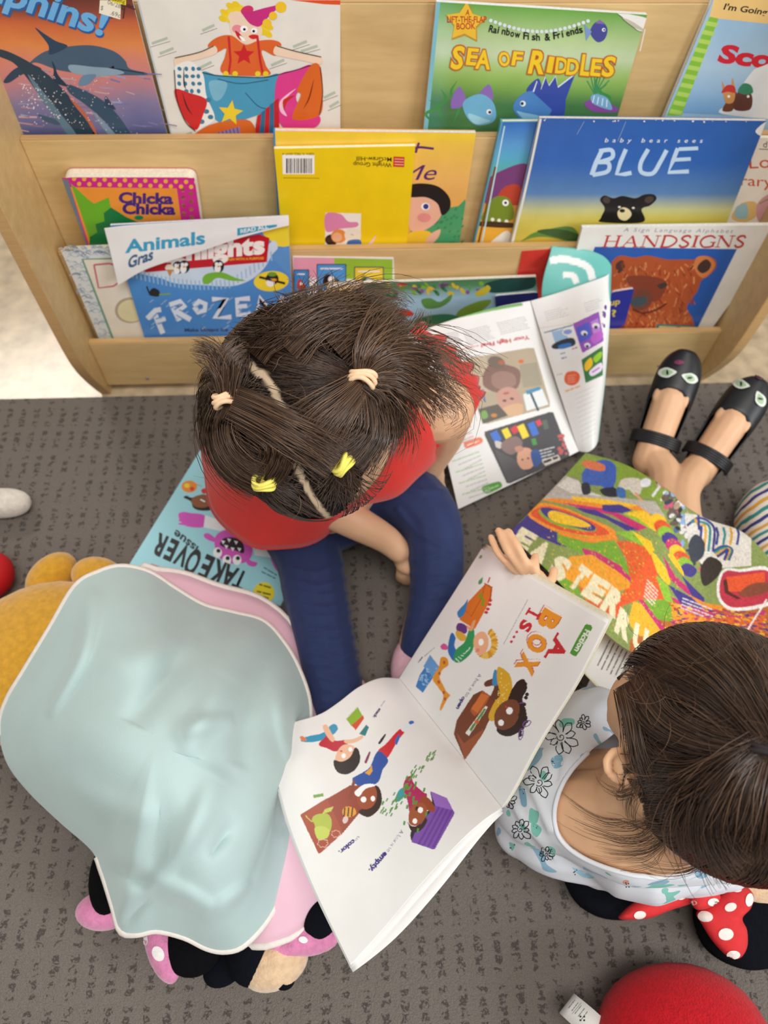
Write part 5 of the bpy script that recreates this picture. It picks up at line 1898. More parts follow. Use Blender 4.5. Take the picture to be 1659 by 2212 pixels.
# the text page that shows past its lower edge
tp = [[PZ(1248, 1440, .125), PZ(1330, 1330, .135), PZ(1430, 1400, .145)], [PZ(1308, 1505, .122), PZ(1390, 1400, .132), PZ(1470, 1460, .142)]]
TP = np.array([crs(r, 60) for r in tp])
TP = np.array([TP[0] * (1 - t) + TP[1] * t for t in np.linspace(0, 1, 80)])
A = Art(None)
A.p('efede8', 1254, 1440, 1330, 1338, 1400, 1402, 1312, 1494)
A.lines('5a5a5c', 1318, 1382, 1290, 1440, 9, 9, 6.5, 2.6, .15)
printed('lower_page', TP, .0006, mC, 'e3dcb4', A)

# --- magazine lying flat on the carpet
mD = thing('magazine', 'pale blue magazine with a pink monster lying flat on the carpet', 'magazine', (-.30, .55, 0), 'magazines in use on the carpet')
dq = [PZ(470, 912, .0045), PZ(275, 1226, .0045), PZ(606, 1308, .0045)]
dq.append(dq[0] + dq[2] - dq[1])
bm = bmesh.new(); prism(bm, dq, (0, 0, 1), 0, -.0006)
dc = bm_obj('front_cover', bm, mat('cover_sky', 'a3dbe6', rough=.35), mD)
bm = bmesh.new(); prism(bm, dq, (0, 0, 1), -.0006, -.0043)
bm_obj('page_block', bm, page_mat('f1ece0'), mD)
A = Art(plane_surf(dq[0], np.array([0, 0, 1.0])), clip=None)
A.view(0, 940, 2.0)
A.e('e8913a', 818, 222, 34, 26)
A.e('f5cf4a', 808, 218, 12, 10)
A.e('d8403a', 830, 232, 9)
A.l('c88a3a', 3, 850, 212, 872, 222)
A.b('22181a', 794, 270, 806, 262, 830, 270, 880, 256, 920, 280, 920, 320, 870, 326, 836, 314, 824, 286)
A.b('8f5a3a', 826, 280, 850, 262, 890, 260, 904, 300, 880, 314, 840, 308)
A.l('ffffff', 5, 866, 278, 886, 288)
A.b('d83a3a', 870, 236, 890, 230, 892, 250, 876, 252)
A.b('d85ac0', 770, 345, 790, 332, 820, 336, 886, 348, 884, 394, 830, 398, 790, 384)
for y in (340, 354, 368, 382):
    A.l('d85ac0', 8, 800, y + 4, 772, y)
A.p('f0f0f2', 886, 346, 930, 360, 980, 405, 950, 415, 880, 398)
A.b('d85ac0', 930, 440, 960, 415, 1010, 410, 1060, 440, 1090, 490, 1076, 540, 1020, 556, 960, 540, 930, 490)
A.b('d85ac0', 880, 430, 900, 424, 930, 446, 926, 462, 890, 448)
A.b('d85ac0', 1060, 530, 1090, 545, 1112, 552, 1100, 568, 1070, 560)
A.b('2a1a24', 950, 470, 970, 445, 1020, 445, 1050, 470, 1052, 510, 1010, 496, 966, 484)
for x, y in ((964, 458), (990, 450), (1020, 460), (1034, 490), (1005, 488), (978, 478)):
    A.p('f6f4f6', x - 9, y - 4, x + 9, y, x, y + 14)
for x, y in ((940, 508), (980, 540), (1024, 540)):
    A.e('f8f8fa', x, y, 19, 22)
    A.e('1a1a1e', x + 4, y - 8, 9)
A.p('f0f0f2', 1090, 470, 1180, 500, 1170, 530, 1100, 520)
A.b('d85ac0', 1170, 520, 1210, 500, 1250, 570, 1240, 600, 1200, 590, 1180, 560)
A.t('issue', '2c3034', 862, 486, 762, 408, 34, bold=.02, shear=-.1)
xs = [(1062, 592, 1050, 600), ]
base = np.array([1074, 600.0]); dd = np.array([-388, -176.0])
for ch, t0, t1, hh in (('T', 0, .11, 80), ('A', .10, .24, 96), ('K', .24, .36, 96), ('E', .37, .47, 100), ('O', .50, .63, 108), ('V', .63, .75, 88), ('E', .77, .86, 88), ('R', .89, 1.0, 88)):
    p, q = base + dd * t0, base + dd * t1
    A.t(ch, '2c2c2c', p[0], p[1], q[0], q[1], hh, bold=.035)
A.p('cc2f33', 654, 556, 950, 655, 930, 680, 640, 575)
A.t('Highlights', 'f2c23a', 900, 668, 660, 572, 20, bold=.03)
A.words('4a7f8a', 1190, 620, 1130, 590, 5)
A.words('4a7f8a', 1196, 606, 1140, 572, 5)
A.e('f0dc2f', 1140, 682, 46, 46)
A.words('6a6a2a', 1170, 660, 1120, 645, 7)
A.words('6a6a2a', 1170, 690, 1110, 675, 7)
A.words('6a6a2a', 1160, 706, 1110, 690, 7)
A.build('cover_print', dc)

# ------------------------------------------------------------------ blanket over the soft toys
def disc_sheet(cu, cv, rim, zc, zr, fold, nr=26, na=96, pw=2.4):
    """a dome of cloth: rim px points with their heights, highest in the middle"""
    R_ = crs(np.array([(u, v, z) for u, v, z in rim], float), 12, True)
    R_ = resample(np.vstack([R_, R_[:1]]), na + 1)[:-1]
    P = np.zeros((nr + 1, na, 3))
    for i in range(nr + 1):
        t = i / nr
        for j in range(na):
            u, v = cu + (R_[j, 0] - cu) * t, cv + (R_[j, 1] - cv) * t
            zz = zc + (R_[j, 2] - zc) * t ** pw + fold(u, v, t)
            P[i, j] = PZ(u, v, zz)
    F = [[0 * na + j, na + j, na + (j + 1) % na] for j in range(0)]
    V = P.reshape(-1, 3)
    F = [[i * na + j, (i + 1) * na + j, (i + 1) * na + (j + 1) % na, i * na + (j + 1) % na] for i in range(1, nr) for j in range(na)]
    F += [[0, na + j, na + (j + 1) % na] for j in range(na)]
    return P, V, F


CREASE = [((205, 1290), (120, 1560), 14, .010), ((420, 1330), (300, 1560), 40, -.012), ((480, 1480), (420, 1640), 30, .010), ((560, 1420), (520, 1660), 26, -.008),
          ((620, 1700), (585, 1790), 16, -.010), ((470, 1700), (340, 1900), 22, .010), ((330, 1895), (470, 1970), 18, .009), ((250, 1870), (330, 1900), 18, -.013),
          ((285, 1980), (330, 1930), 14, -.009), ((480, 1790), (440, 1860), 14, -.008), ((470, 1980), (540, 1900), 16, .007), ((200, 1420), (420, 1400), 34, .006),
          ((150, 1700), (330, 1760), 36, .006), ((600, 1480), (640, 1640), 16, .008), ((410, 1590), (510, 1560), 18, .007)]


def folds(u, v, t):
    s = 0
    u, v = u + 14 * math.sin(v * .016 + 1), v + 12 * math.sin(u * .018)
    for (a, b), (c, d), w, h in CREASE:
        L2 = (c - a) ** 2 + (d - b) ** 2
        k = max(0, min(1, ((u - a) * (c - a) + (v - b) * (d - b)) / L2))
        dist = math.hypot(u - a - k * (c - a), v - b - k * (d - b))
        s += h * math.exp(-(dist / (w * (1.25 - .5 * k))) ** 2) * math.sqrt(max(0, math.sin(math.pi * min(1, .08 + .92 * k))))
    return 1.5 * s + .004 * math.sin(u * .02 + 1.2 * math.sin(v * .013)) * t


bl_ = thing('blanket', 'pale mint blanket with cream binding and pink lining, heaped over soft toys', 'blanket', PZ(340, 1620, 0))
MINT = mat('mint_fleece', 'b4cbc9', rough=.75, noise=.05, nscale=14, bump=.10, bscale=500, sheen=.3)
PINK = mat('pink_fleece', 'e6b9c9', rough=.8, noise=.05, nscale=20, bump=.1, bscale=500, sheen=.3)
BIND = mat('cream_binding', 'e9e0d8', rough=.7, noise=.06, nscale=200, bump=.15, bscale=900)
rim = [(165, 1268, .150), (215, 1238, .150), (262, 1226, .145), (320, 1238, .135), (380, 1276, .125), (440, 1310, .12), (505, 1327, .115), (568, 1345, .11), (612, 1392, .10), (642, 1445, .09), (664, 1510, .08), (668, 1580, .07), (672, 1680, .065),
       (655, 1790, .07), (622, 1890, .08), (578, 1980, .09), (528, 2036, .095), (490, 2050, .095), (450, 2044, .095), (400, 2020, .10), (340, 2006, .10), (296, 2014, .10), (264, 2008, .10), (248, 1955, .105), (224, 1880, .11), (202, 1832, .11),
       (130, 1768, .10), (62, 1702, .09), (18, 1640, .09), (4, 1566, .10), (20, 1510, .115), (52, 1456, .13), (110, 1360, .145)]
P_, V_, F_ = disc_sheet(340, 1600, rim, .255, 0, folds, nr=80, na=220)
# where it bulges over the toys on one side the cloth turns under
low = np.array([1.0 if (p[0] < 215 and 1585 < p[1] < 1850) else 0.0 for p in proj(P_[-1])])
low = np.convolve(np.r_[low, low, low], np.ones(9) / 9, 'same')[220:440]
prev = P_[-1].copy()
for j_ in range(1, 7):
    tt = j_ / 6
    ring = P_[-1] + (np.array([.035 * tt, .012 * tt, -.085 * math.sin(tt * 1.5)])[None]) * low[:, None] - np.array([0, 0, .0008 * tt])[None]
    o_ = len(V_)
    V_ = np.vstack([V_, ring])
    q_ = o_ - 220
    F_ += [[q_ + j, o_ + j, o_ + (j + 1) % 220, q_ + (j + 1) % 220] for j in range(220)]
o = mesh_obj('mint_side', V_, F_, MINT, bl_, True)
sol = o.modifiers.new('thickness', 'SOLIDIFY'); sol.thickness = .003; sol.offset = -1
mb = MB()
i0 = int(np.argmax(low > .5)); 
st_ = next(j for j in range(220) if low[j] > .5 and low[j - 1] <= .5)
en_ = next(j for j in range(220) if low[j] > .5 and low[(j + 1) % 220] <= .5)
edge_ = np.array([P_[-1][(en_ + j) % 220] for j in range((st_ - en_) % 220 + 1)])
mb.tube(edge_, .0052, 8)
mb.build('binding', BIND, bl_)
rim2 = [(300, 1240, .125), (345, 1233, .125), (400, 1240, .115), (470, 1266, .105), (560, 1292, .095), (628, 1350, .085), (656, 1440, .075), (682, 1520, .06), (716, 1650, .055), (730, 1790, .06), (712, 1930, .07), (655, 2004, .08), (592, 2036, .085), (535, 2036, .08), (440, 1950, .08), (380, 1700, .09), (330, 1450, .10)]
P2, V2, F2 = disc_sheet(560, 1640, rim2, .13, 0, lambda u, v, t: .004 * math.sin(u * .03 + v * .02) * t - .016, na=80, nr=16)
o = mesh_obj('pink_lining', V2, F2, PINK, bl_, True)
sol = o.modifiers.new('thickness', 'SOLIDIFY'); sol.thickness = .003; sol.offset = -1
mb = MB(); mb.tube(np.vstack([P2[-1], P2[-1][:2]]), .0048, 8); mb.build('binding', BIND, bl_)


# ------------------------------------------------------------------ soft toys
def blob(center, ax, name, m, parent=None, n=1.0, seg=28, wob=0.0):
    """a rounded stuffed shape; ax = three semi-axis vectors"""
    V, F = [], []
    ax = [np.asarray(a, float) for a in ax]
    for i in range(seg // 2 + 1):
        ph = math.pi * i / (seg // 2)
        for j in range(seg):
            th = 2 * math.pi * j / seg
            x, y, z = math.sin(ph) * math.cos(th), math.sin(ph) * math.sin(th), math.cos(ph)
            f = lambda a: math.copysign(abs(a) ** n, a)
            w = 1 + wob * math.sin(3 * th + 2 * ph) * math.sin(ph)
            V.append(np.asarray(center) + (ax[0] * f(x) + ax[1] * f(y) + ax[2] * f(z)) * w)
    for i in range(seg // 2):
        for j in range(seg):
            F.append([i * seg + j, (i + 1) * seg + j, (i + 1) * seg + (j + 1) % seg, i * seg + (j + 1) % seg])
    o = mesh_obj(name, V, F, m, parent, True)
    bm = bmesh.new(); bm.from_mesh(o.data)
    bmesh.ops.remove_doubles(bm, verts=bm.verts, dist=1e-6)
    bmesh.ops.recalc_face_normals(bm, faces=bm.faces)
    bm.to_mesh(o.data); bm.free()
    o.data.polygons.foreach_set('use_smooth', [True] * len(o.data.polygons))
    return o


def plush(name, col, d=.0025):
    m = mat(name, col, rough=.95, noise=.16, nscale=130, bump=.6, bscale=420, sheen=.5, spec=.15)
    return m


GOLD = plush('golden_plush', 'd8a02f')
BLACK = mat('black_plush', '0b0b0e', rough=.95, noise=.2, nscale=150, bump=.5, bscale=420, spec=.1)
NAVY = mat('navy_plush', '0e1018', rough=.95, noise=.2, nscale=150, bump=.5, bscale=420, spec=.1)
ROSE = plush('rose_plush', 'd985ae')
TAN = plush('tan_plush', 'e0bf9a')
RED = mat('red_fleece', 'bf1822', rough=.95, noise=.14, nscale=220, bump=.8, bscale=520, sheen=.12, spec=.15)
REDF = mat('red_felt', 'd22a2e', rough=.85, noise=.08, nscale=200, bump=.25, bscale=800)
CREAMP = plush('cream_plush', 'ddd3c6')
X, Y, Zv = np.eye(3)


def dot_print(obj, spots, col, name):
    """felt dots laid on a soft part"""
    me = obj.data
    off = np.zeros(3); p = obj.parent
    while p is not None:
        off += np.array(p.location); p = p.parent
    V = np.array([v.co[:] for v in me.vertices]) + off
    A = Art(mesh_surf(V, [p.vertices[:] for p in me.polygons]), maxlen=12, eps=.0006)
    for s in spots:
        A.e(col, *s)
        A.layer = 1
    return A.build(name, obj, mat('felt_dots', rough=.85, attr=True, bump=.2, bscale=700))


t1 = thing('plush_toy', 'golden plush toy whose round ears stick out beside the mint blanket', 'soft toy', PZ(95, 1420, 0), 'soft toys on the carpet')
blob(PZ(104, 1428, .058), (X * .118, Y * .108, Zv * .056), 'body', GOLD, t1)
blob(PZ(112, 1246, .045), (X * .032 + Y * .01, Y * .034, Zv * .026), 'ear', GOLD, t1)
blob(PZ(212, 1246, .06), (X * .036 - Y * .006, Y * .028, Zv * .022), 'ear', GOLD, t1)
t2 = thing('plush_toy', 'cream rounded toy foot on the carpet by the frame edge, above a red ball', 'soft toy', PZ(0, 1087, 0), 'soft toys on the carpet')
blob(PZ(2, 1087, .02), (X * .043, Y * .022, Zv * .02), 'foot', CREAMP, t2, n=.85)
blob(PZ(-70, 1080, .022), (X * .045, Y * .03, Zv * .022), 'leg', plush('red_plush', 'c8202a'), t2)
t3 = blob(PZ(-26, 1244, .03), (X * .034, Y * .036, Zv * .03), 'ball', mat('red_cloth', 'c8141c', rough=.6, bump=.1), None)
tag(t3, 'small red ball on the carpet beside the golden plush toy', 'ball')

t4 = thing('plush_toy', 'dark plush toy with pink dotted bows poking out from under the blanket hem', 'soft toy', PZ(450, 1980, 0), 'soft toys on the carpet')
blob(PZ(430, 1925, .045), (X * .10, Y * .045, Zv * .04), 'body', BLACK, t4)
blob(PZ(240, 1890, .045), (X * .022, Y * .040, Zv * .03), 'arm', BLACK, t4)
blob(PZ(228, 1966, .032), (X * .032, Y * .020, Zv * .02), 'paw', ROSE, t4)
r_ = blob(PZ(350, 2040, .045), (X * .021 + Y * -.012, Y * .034 + X * -.006, Zv * .018), 'bow', ROSE, t4)
dot_print(r_, [(342, 2060, 12, 17, -25), (314, 2028, 6, 14, -10)], 'f2eaea', 'felt_dot')
blob(PZ(418, 2040, .05), (X * .032, Y * .030, Zv * .016), 'ear', BLACK, t4)
t5 = thing('plush_toy', 'small dark plush toy with a tan muzzle and pink bow, lying beneath the blanket corner', 'soft toy', PZ(580, 2070, 0), 'soft toys on the carpet')
blob(PZ(545, 2052, .04), (X * .028, Y * .034, Zv * .030), 'head', NAVY, t5)
blob(PZ(488, 2084, .03), (X * .024 + Y * .006, Y * .020, Zv * .013), 'ear', NAVY, t5)
blob(PZ(592, 2076, .04), (X * .036, Y * .028 + X * .006, Zv * .027), 'muzzle', TAN, t5)
blob(PZ(560, 2100, .035), (X * .022, Y * .010, Zv * .012), 'cheek', TAN, t5)
blob(PZ(618, 2092, .045), (X * .012, Y * .018, Zv * .013), 'snout', TAN, t5)
blob(PZ(614, 2118, .045), (X * .011, Y * .009, Zv * .009), 'nose', NAVY, t5)
r_ = blob(PZ(655, 2026, .055), (X * .038, Y * .019 + X * .01, Zv * .014), 'bow', ROSE, t5, wob=.12)
dot_print(r_, [(655, 2030, 10, 7, 10), (690, 2012, 6, 5, 0)], 'f2eaea', 'felt_dot')
blob(PZ(600, 2036, .055), (X * .016, Y * .012, Zv * .012), 'bow_knot', ROSE, t5)
blob(PZ(690, 1985, .05), (X * .022, Y * .024, Zv * .028), 'body', NAVY, t5)


def puff(px, z, thick, name, m, parent, n=6):
    """a stuffed flat shape: a px outline at height z, swollen in the middle"""
    P = crs(np.array(px, float), n, True)
    c = P.mean(0)
    V, F = [], []
    K = 7
    m_ = len(P)
    for s in (1, -1):
        for i in range(K + 1):
            t = i / K
            for j in range(m_):
                q = c + (P[j] - c) * t
                zz = z(q[0], q[1]) if callable(z) else z
                V.append(PZ(q[0], q[1], zz + s * thick * math.sqrt(max(0, 1 - t * t)) * .999))
    for s in range(2):
        o = s * (K + 1) * m_
        for i in range(K):
            for j in range(m_):
                a = [o + i * m_ + j, o + (i + 1) * m_ + j, o + (i + 1) * m_ + (j + 1) % m_, o + i * m_ + (j + 1) % m_]
                F.append(a if s == 0 else a[::-1])
    ob = mesh_obj(name, V, F, m, parent, True)
    bm = bmesh.new(); bm.from_mesh(ob.data)
    bmesh.ops.remove_doubles(bm, verts=bm.verts, dist=2e-5)
    bmesh.ops.recalc_face_normals(bm, faces=bm.faces)
    bm.to_mesh(ob.data); bm.free()
    ob.data.polygons.foreach_set('use_smooth', [True] * len(ob.data.polygons))
    return ob


t6 = thing('plush_toy', 'big black plush toy with a red bow of white dots, behind the seated child', 'soft toy', PZ(1500, 1950, 0), 'soft toys on the carpet')
puff([(1212, 1880), (1222, 1830), (1270, 1790), (1340, 1780), (1420, 1800), (1460, 1860), (1440, 1940), (1390, 1980), (1335, 1988), (1285, 1978), (1240, 1945)], .032, .028, 'ear', NAVY, t6)
puff([(1498, 1960), (1540, 1900), (1620, 1890), (1720, 1920), (1760, 2000), (1720, 2070), (1640, 2096), (1580, 2086), (1530, 2056), (1505, 2015)], .032, .028, 'ear', NAVY, t6)
blob(PZ(1630, 1885, .04), (X * .06, Y * .035, Zv * .035), 'muzzle', TAN, t6)
b1 = puff([(1340, 1986), (1346, 1968), (1385, 1940), (1440, 1918), (1500, 1904), (1555, 1900), (1552, 1926), (1510, 1946), (1450, 1966), (1400, 1984)], .075, .012, 'bow', REDF, t6)
b2 = puff([(1556, 1930), (1580, 1912), (1610, 1914), (1628, 1935), (1622, 1962), (1604, 1984), (1614, 2010), (1614, 2046), (1598, 2070), (1572, 2066), (1540, 2034), (1516, 1996), (1506, 1968)], .072, .012, 'bow', REDF, t6)
b3 = puff([(1490, 1920), (1515, 1908), (1546, 1920), (1556, 1942), (1530, 1962), (1500, 1962)], .088, .012, 'bow_knot', REDF, t6)
dot_print(b1, [(1382, 1976, 13, 8, -10), (1412, 1934, 14, 8, -15), (1474, 1935, 12, 7, -30)], 'eee4dc', 'felt_dot')
dot_print(b2, [(1618, 1944, 8, 14, 10), (1578, 1960, 13, 9, -20), (1592, 1922, 10, 6, 0), (1568, 2018, 16, 13, 0), (1584, 2062, 14, 9, 0), (1524, 1980, 16, 11, 10)], 'eee4dc', 'felt_dot')
dot_print(b3, [(1520, 1928, 11, 8, -20), (1540, 1948, 12, 8, -10), (1496, 1950, 10, 5, 0)], 'eee4dc', 'felt_dot')

t7 = thing('plush_toy', 'round red fleece toy on the carpet with a white care tag', 'soft toy', PZ(1480, 2200, 0), 'soft toys on the carpet')
blob(PZ(1478, 2262, .056), (X * .088, Y * .072, Zv * .054), 'body', RED, t7, n=.95)
tg = [PZ(1240, 2146, .045), PZ(1312, 2208, .06), PZ(1282, 2262, .055), PZ(1208, 2188, .04)]
TG = np.array([[tg[0] * (1 - t) + tg[1] * t for t in np.linspace(0, 1, 8)], [tg[3] * (1 - t) + tg[2] * t for t in np.linspace(0, 1, 8)]])
TG[:, :, 2] += .006 * np.sin(np.linspace(0, 3.1, 8))[None]
tgo = sheet_obj('care_tag', TG, .0005, mat('white_tag', 'e9e6e0', rough=.7), t7)
A = Art(mesh_surf(TG.reshape(-1, 3), grid_faces(2, 8)), maxlen=30)
for k in range(5):
    A.words('6a6a6c', 1228 + k * 7, 2178 + k * 6, 1242 + k * 7, 2160 + k * 6, 1.6)
A.l('8a8a8a', 1, 1236, 2190, 1256, 2166)
for k in range(4):
    A.e('2a2a2c', 1254 + (k % 2) * 8, 2196 + (k // 2) * 8, 2.2)
A.build('tag_print', tgo)

# ------------------------------------------------------------------ striped cushion at the right
cu_ = thing('cushion', 'plump cushion striped in white, teal, mustard and navy on the carpet', 'cushion', PZ(1680, 1170, 0))
sm_ = bpy.data.materials.new('striped_cotton')
sm_.use_nodes = True
nt = sm_.node_tree
N, L = nt.nodes, nt.links
N['Principled BSDF'].inputs['Roughness'].default_value = .85
tc = N.new('ShaderNodeTexCoord')
mp = N.new('ShaderNodeMapping')
mp.inputs['Rotation'].default_value = (0, 0, -.35)
L.new(tc.outputs['Object'], mp.inputs[0])
nz = N.new('ShaderNodeTexNoise'); nz.inputs['Scale'].default_value = 14
L.new(tc.outputs['Object'], nz.inputs[0])
sx = N.new('ShaderNodeSeparateXYZ'); L.new(mp.outputs[0], sx.inputs[0])
ma = N.new('ShaderNodeMath'); ma.operation = 'MULTIPLY_ADD'; ma.inputs[1].default_value = .02
L.new(nz.outputs[0], ma.inputs[0]); L.new(sx.outputs[1], ma.inputs[2])
dv = N.new('ShaderNodeMath'); dv.operation = 'DIVIDE'; dv.inputs[1].default_value = .030
L.new(ma.outputs[0], dv.inputs[0])
fr = N.new('ShaderNodeMath'); fr.operation = 'FRACT'; L.new(dv.outputs[0], fr.inputs[0])
cr = N.new('ShaderNodeValToRGB'); cr.color_ramp.interpolation = 'CONSTANT'
st = ((0, 'e8e2d8'), (.17, '3a8f8a'), (.33, 'e8e2d8'), (.5, 'dba84a'), (.66, 'e8e2d8'), (.84, '3a3f86'))
cr.color_ramp.elements[0].color = (*lin(st[0][1]), 1)
cr.color_ramp.elements[1].position = st[1][0]; cr.color_ramp.elements[1].color = (*lin(st[1][1]), 1)
for p_, c_ in st[2:]:
    e_ = cr.color_ramp.elements.new(p_); e_.color = (*lin(c_), 1)
L.new(fr.outputs[0], cr.inputs[0])
L.new(cr.outputs[0], N['Principled BSDF'].inputs['Base Color'])
blob(PZ(1715, 1158, .055), (X * .072 - Y * .012, Y * .078 + X * .014, Zv * .053), 'cushion_cover', sm_, cu_, n=.6)

# ------------------------------------------------------------------ people
SKIN = mat('skin', 'e0b18c', rough=.5, noise=.05, nscale=30, sss=.12, bump=.05, bscale=500)
SKIN_OLIVE = mat('olive_skin', 'e6b68e', rough=.48, noise=.05, nscale=30, sss=.12, bump=.05, bscale=500)
HAIRM = mat('brown_hair', rough=.33, attr=True, spec=.6)
NVY = mat('navy_leggings', '1b2c5a', rough=.8, noise=.10, nscale=60, bump=.2, bscale=700, sheen=.10)
REDC = mat('red_cotton', 'd8291f', rough=.8, noise=.05, nscale=60, bump=.12, bscale=900, sheen=.2)


class Body:
    """limbs and rounded masses that are melted into one continuous surface"""
    def __init__(s):
        s.V, s.F = [], []

    def add(s, V, F):
        o = len(s.V)
        s.V += [np.asarray(v, float) for v in V]
        s.F += [[i + o for i in f] for f in F]

    def ell(s, c, A, seg=20):
        V, F = [], []
        A = [np.asarray(a, float) for a in A]
        for i in range(1, seg // 2):
            ph = math.pi * i / (seg // 2)
            for j in range(seg):
                th = 2 * math.pi * j / seg
                V.append(c + A[0] * math.sin(ph) * math.cos(th) + A[1] * math.sin(ph) * math.sin(th) + A[2] * math.cos(ph))
        n = seg // 2 - 1
        V += [c + A[2], c - A[2]]
        for i in range(n - 1):
            for j in range(seg):
                F.append([i * seg + j, (i + 1) * seg + j, (i + 1) * seg + (j + 1) % seg, i * seg + (j + 1) % seg])
        for j in range(seg):
            F.append([n * seg, j, (j + 1) % seg])
            F.append([n * seg + 1, (n - 1) * seg + (j + 1) % seg, (n - 1) * seg + j])
        s.add(V, F)

    def ball(s, c, r):
        s.ell(np.asarray(c, float), (X * r, Y * r, Zv * r), 14)

    def limb(s, pts, rad, n=6):
        P = np.array([list(p) + [r] for p, r in zip(pts, rad)])
        Q_ = crs(P, n)
        s.add(*tube_data(Q_[:, :3], Q_[:, 3], 12))
        s.ball(Q_[0, :3], Q_[0, 3]); s.ball(Q_[-1, :3], Q_[-1, 3])

    def melt(s, name, m, parent, voxel=.004, smooth=5, cut=None, cols=None):
        off = np.zeros(3); p = parent
        while p is not None:
            off += np.array(p.location); p = p.parent
        me = bpy.data.meshes.new(name + '_raw')
        me.from_pydata([tuple(v - off) for v in s.V], [], s.F)
        o = bpy.data.objects.new(name + '_raw', me)
        COL.objects.link(o)
        r = o.modifiers.new('r', 'REMESH'); r.mode = 'VOXEL'; r.voxel_size = voxel
        k = o.modifiers.new('s', 'SMOOTH'); k.iterations = smooth; k.factor = .5
        dg = bpy.context.evaluated_depsgraph_get(); dg.update()
        me2 = bpy.data.meshes.new_from_object(o.evaluated_get(dg))
        bpy.data.objects.remove(o)
        me2.name = name
        if cut:
            bm = bmesh.new(); bm.from_mesh(me2)
            kill = [f for f in bm.faces if cut(np.array(f.calc_center_median()) + off, np.array(f.normal))]
            bmesh.ops.delete(bm, geom=kill, context='FACES')
            bmesh.ops.delete(bm, geom=[v for v in bm.verts if not v.link_faces], context='VERTS')
            for _ in range(14):                       # an even edge along the cut
                new = {}
                for v in bm.verts:
                    nb = [e.other_vert(v).co for e in v.link_edges if e.is_boundary]
                    if len(nb) == 2:
                        new[v] = v.co * .4 + (nb[0] + nb[1]) * .3
                for v, c in new.items():
                    v.co = c
            bm.to_mesh(me2); bm.free()
        me2.materials.clear(); me2.materials.append(m)
        me2.polygons.foreach_set('use_smooth', [True] * len(me2.polygons))
        ob = bpy.data.objects.new(name, me2)
        COL.objects.link(ob)
        ob.parent = parent
        return ob


def unit(v):
    v = np.asarray(v, float)
    return v / np.linalg.norm(v)


def head_axes(face, up):
    f = unit(face)
    u = unit(np.asarray(up) - f * np.dot(up, f))
    return np.cross(f, u), f, u


def add_head(b, c, ax, r, neck_to):
    """skull, jaw, nose, lips, ears and neck of a child; ax = side, face, up"""
    s, f, u = ax
    b.ell(c, (s * r[0], f * r[1], u * r[2]), 28)
    b.ell(c + f * .032 - u * .040, (s * .060, f * .050, u * .052), 20)
    b.ell(c + f * .052 - u * .075, (s * .026, f * .024, u * .020))
    b.ball(c + f * (r[1] - .004) - u * .030, .012)
    b.ball(c + f * (r[1] - .002) - u * .018, .008)
    for k in (-1, 1):
        b.ball(c + f * .068 - u * .036 + s * k * .032, .022)
        b.ell(c + s * k * (r[0] + .003) - u * .018 - f * .006, (s * .009, f * .016, u * .024), 14)
    b.ell(c + f * .078 - u * .056, (s * .018, f * .010, u * .007))
    b.limb([c - u * .055 - f * .018, neck_to], [.042, .045])


def face_parts(c, ax, r, parent, brows=True):
    s, f, u = ax
    ew, ei, lp = mat('eye_white', 'f2f0ec', rough=.25), mat('iris_brown', '3a2418', rough=.2), mat('lips', 'b8605a', rough=.45)
    for k in (-1, 1):
        q = c + f * (r[1] - .012) - u * .008 + s * k * .030
        e = blob(q, (s * .011, f * .006, u * .007), 'eye', ew, parent, seg=16)
        blob(q + f * .004, (s * .005, f * .003, u * .005), 'iris', ei, e, seg=12)
        if not brows:
            continue
        mb = MB()
        mb.tube(crs([q + u * .018 - s * .014 + f * .002, q + u * .022 + f * .004, q + u * .018 + s * .014 + f * .002], 5), .0018, 6)
        mb.build('eyebrow', mat('brow', '2a1c16', rough=.6), parent)
    blob(c + f * .087 - u * .056, (s * .016, f * .004, u * .005), 'mouth', lp, parent, seg=14)


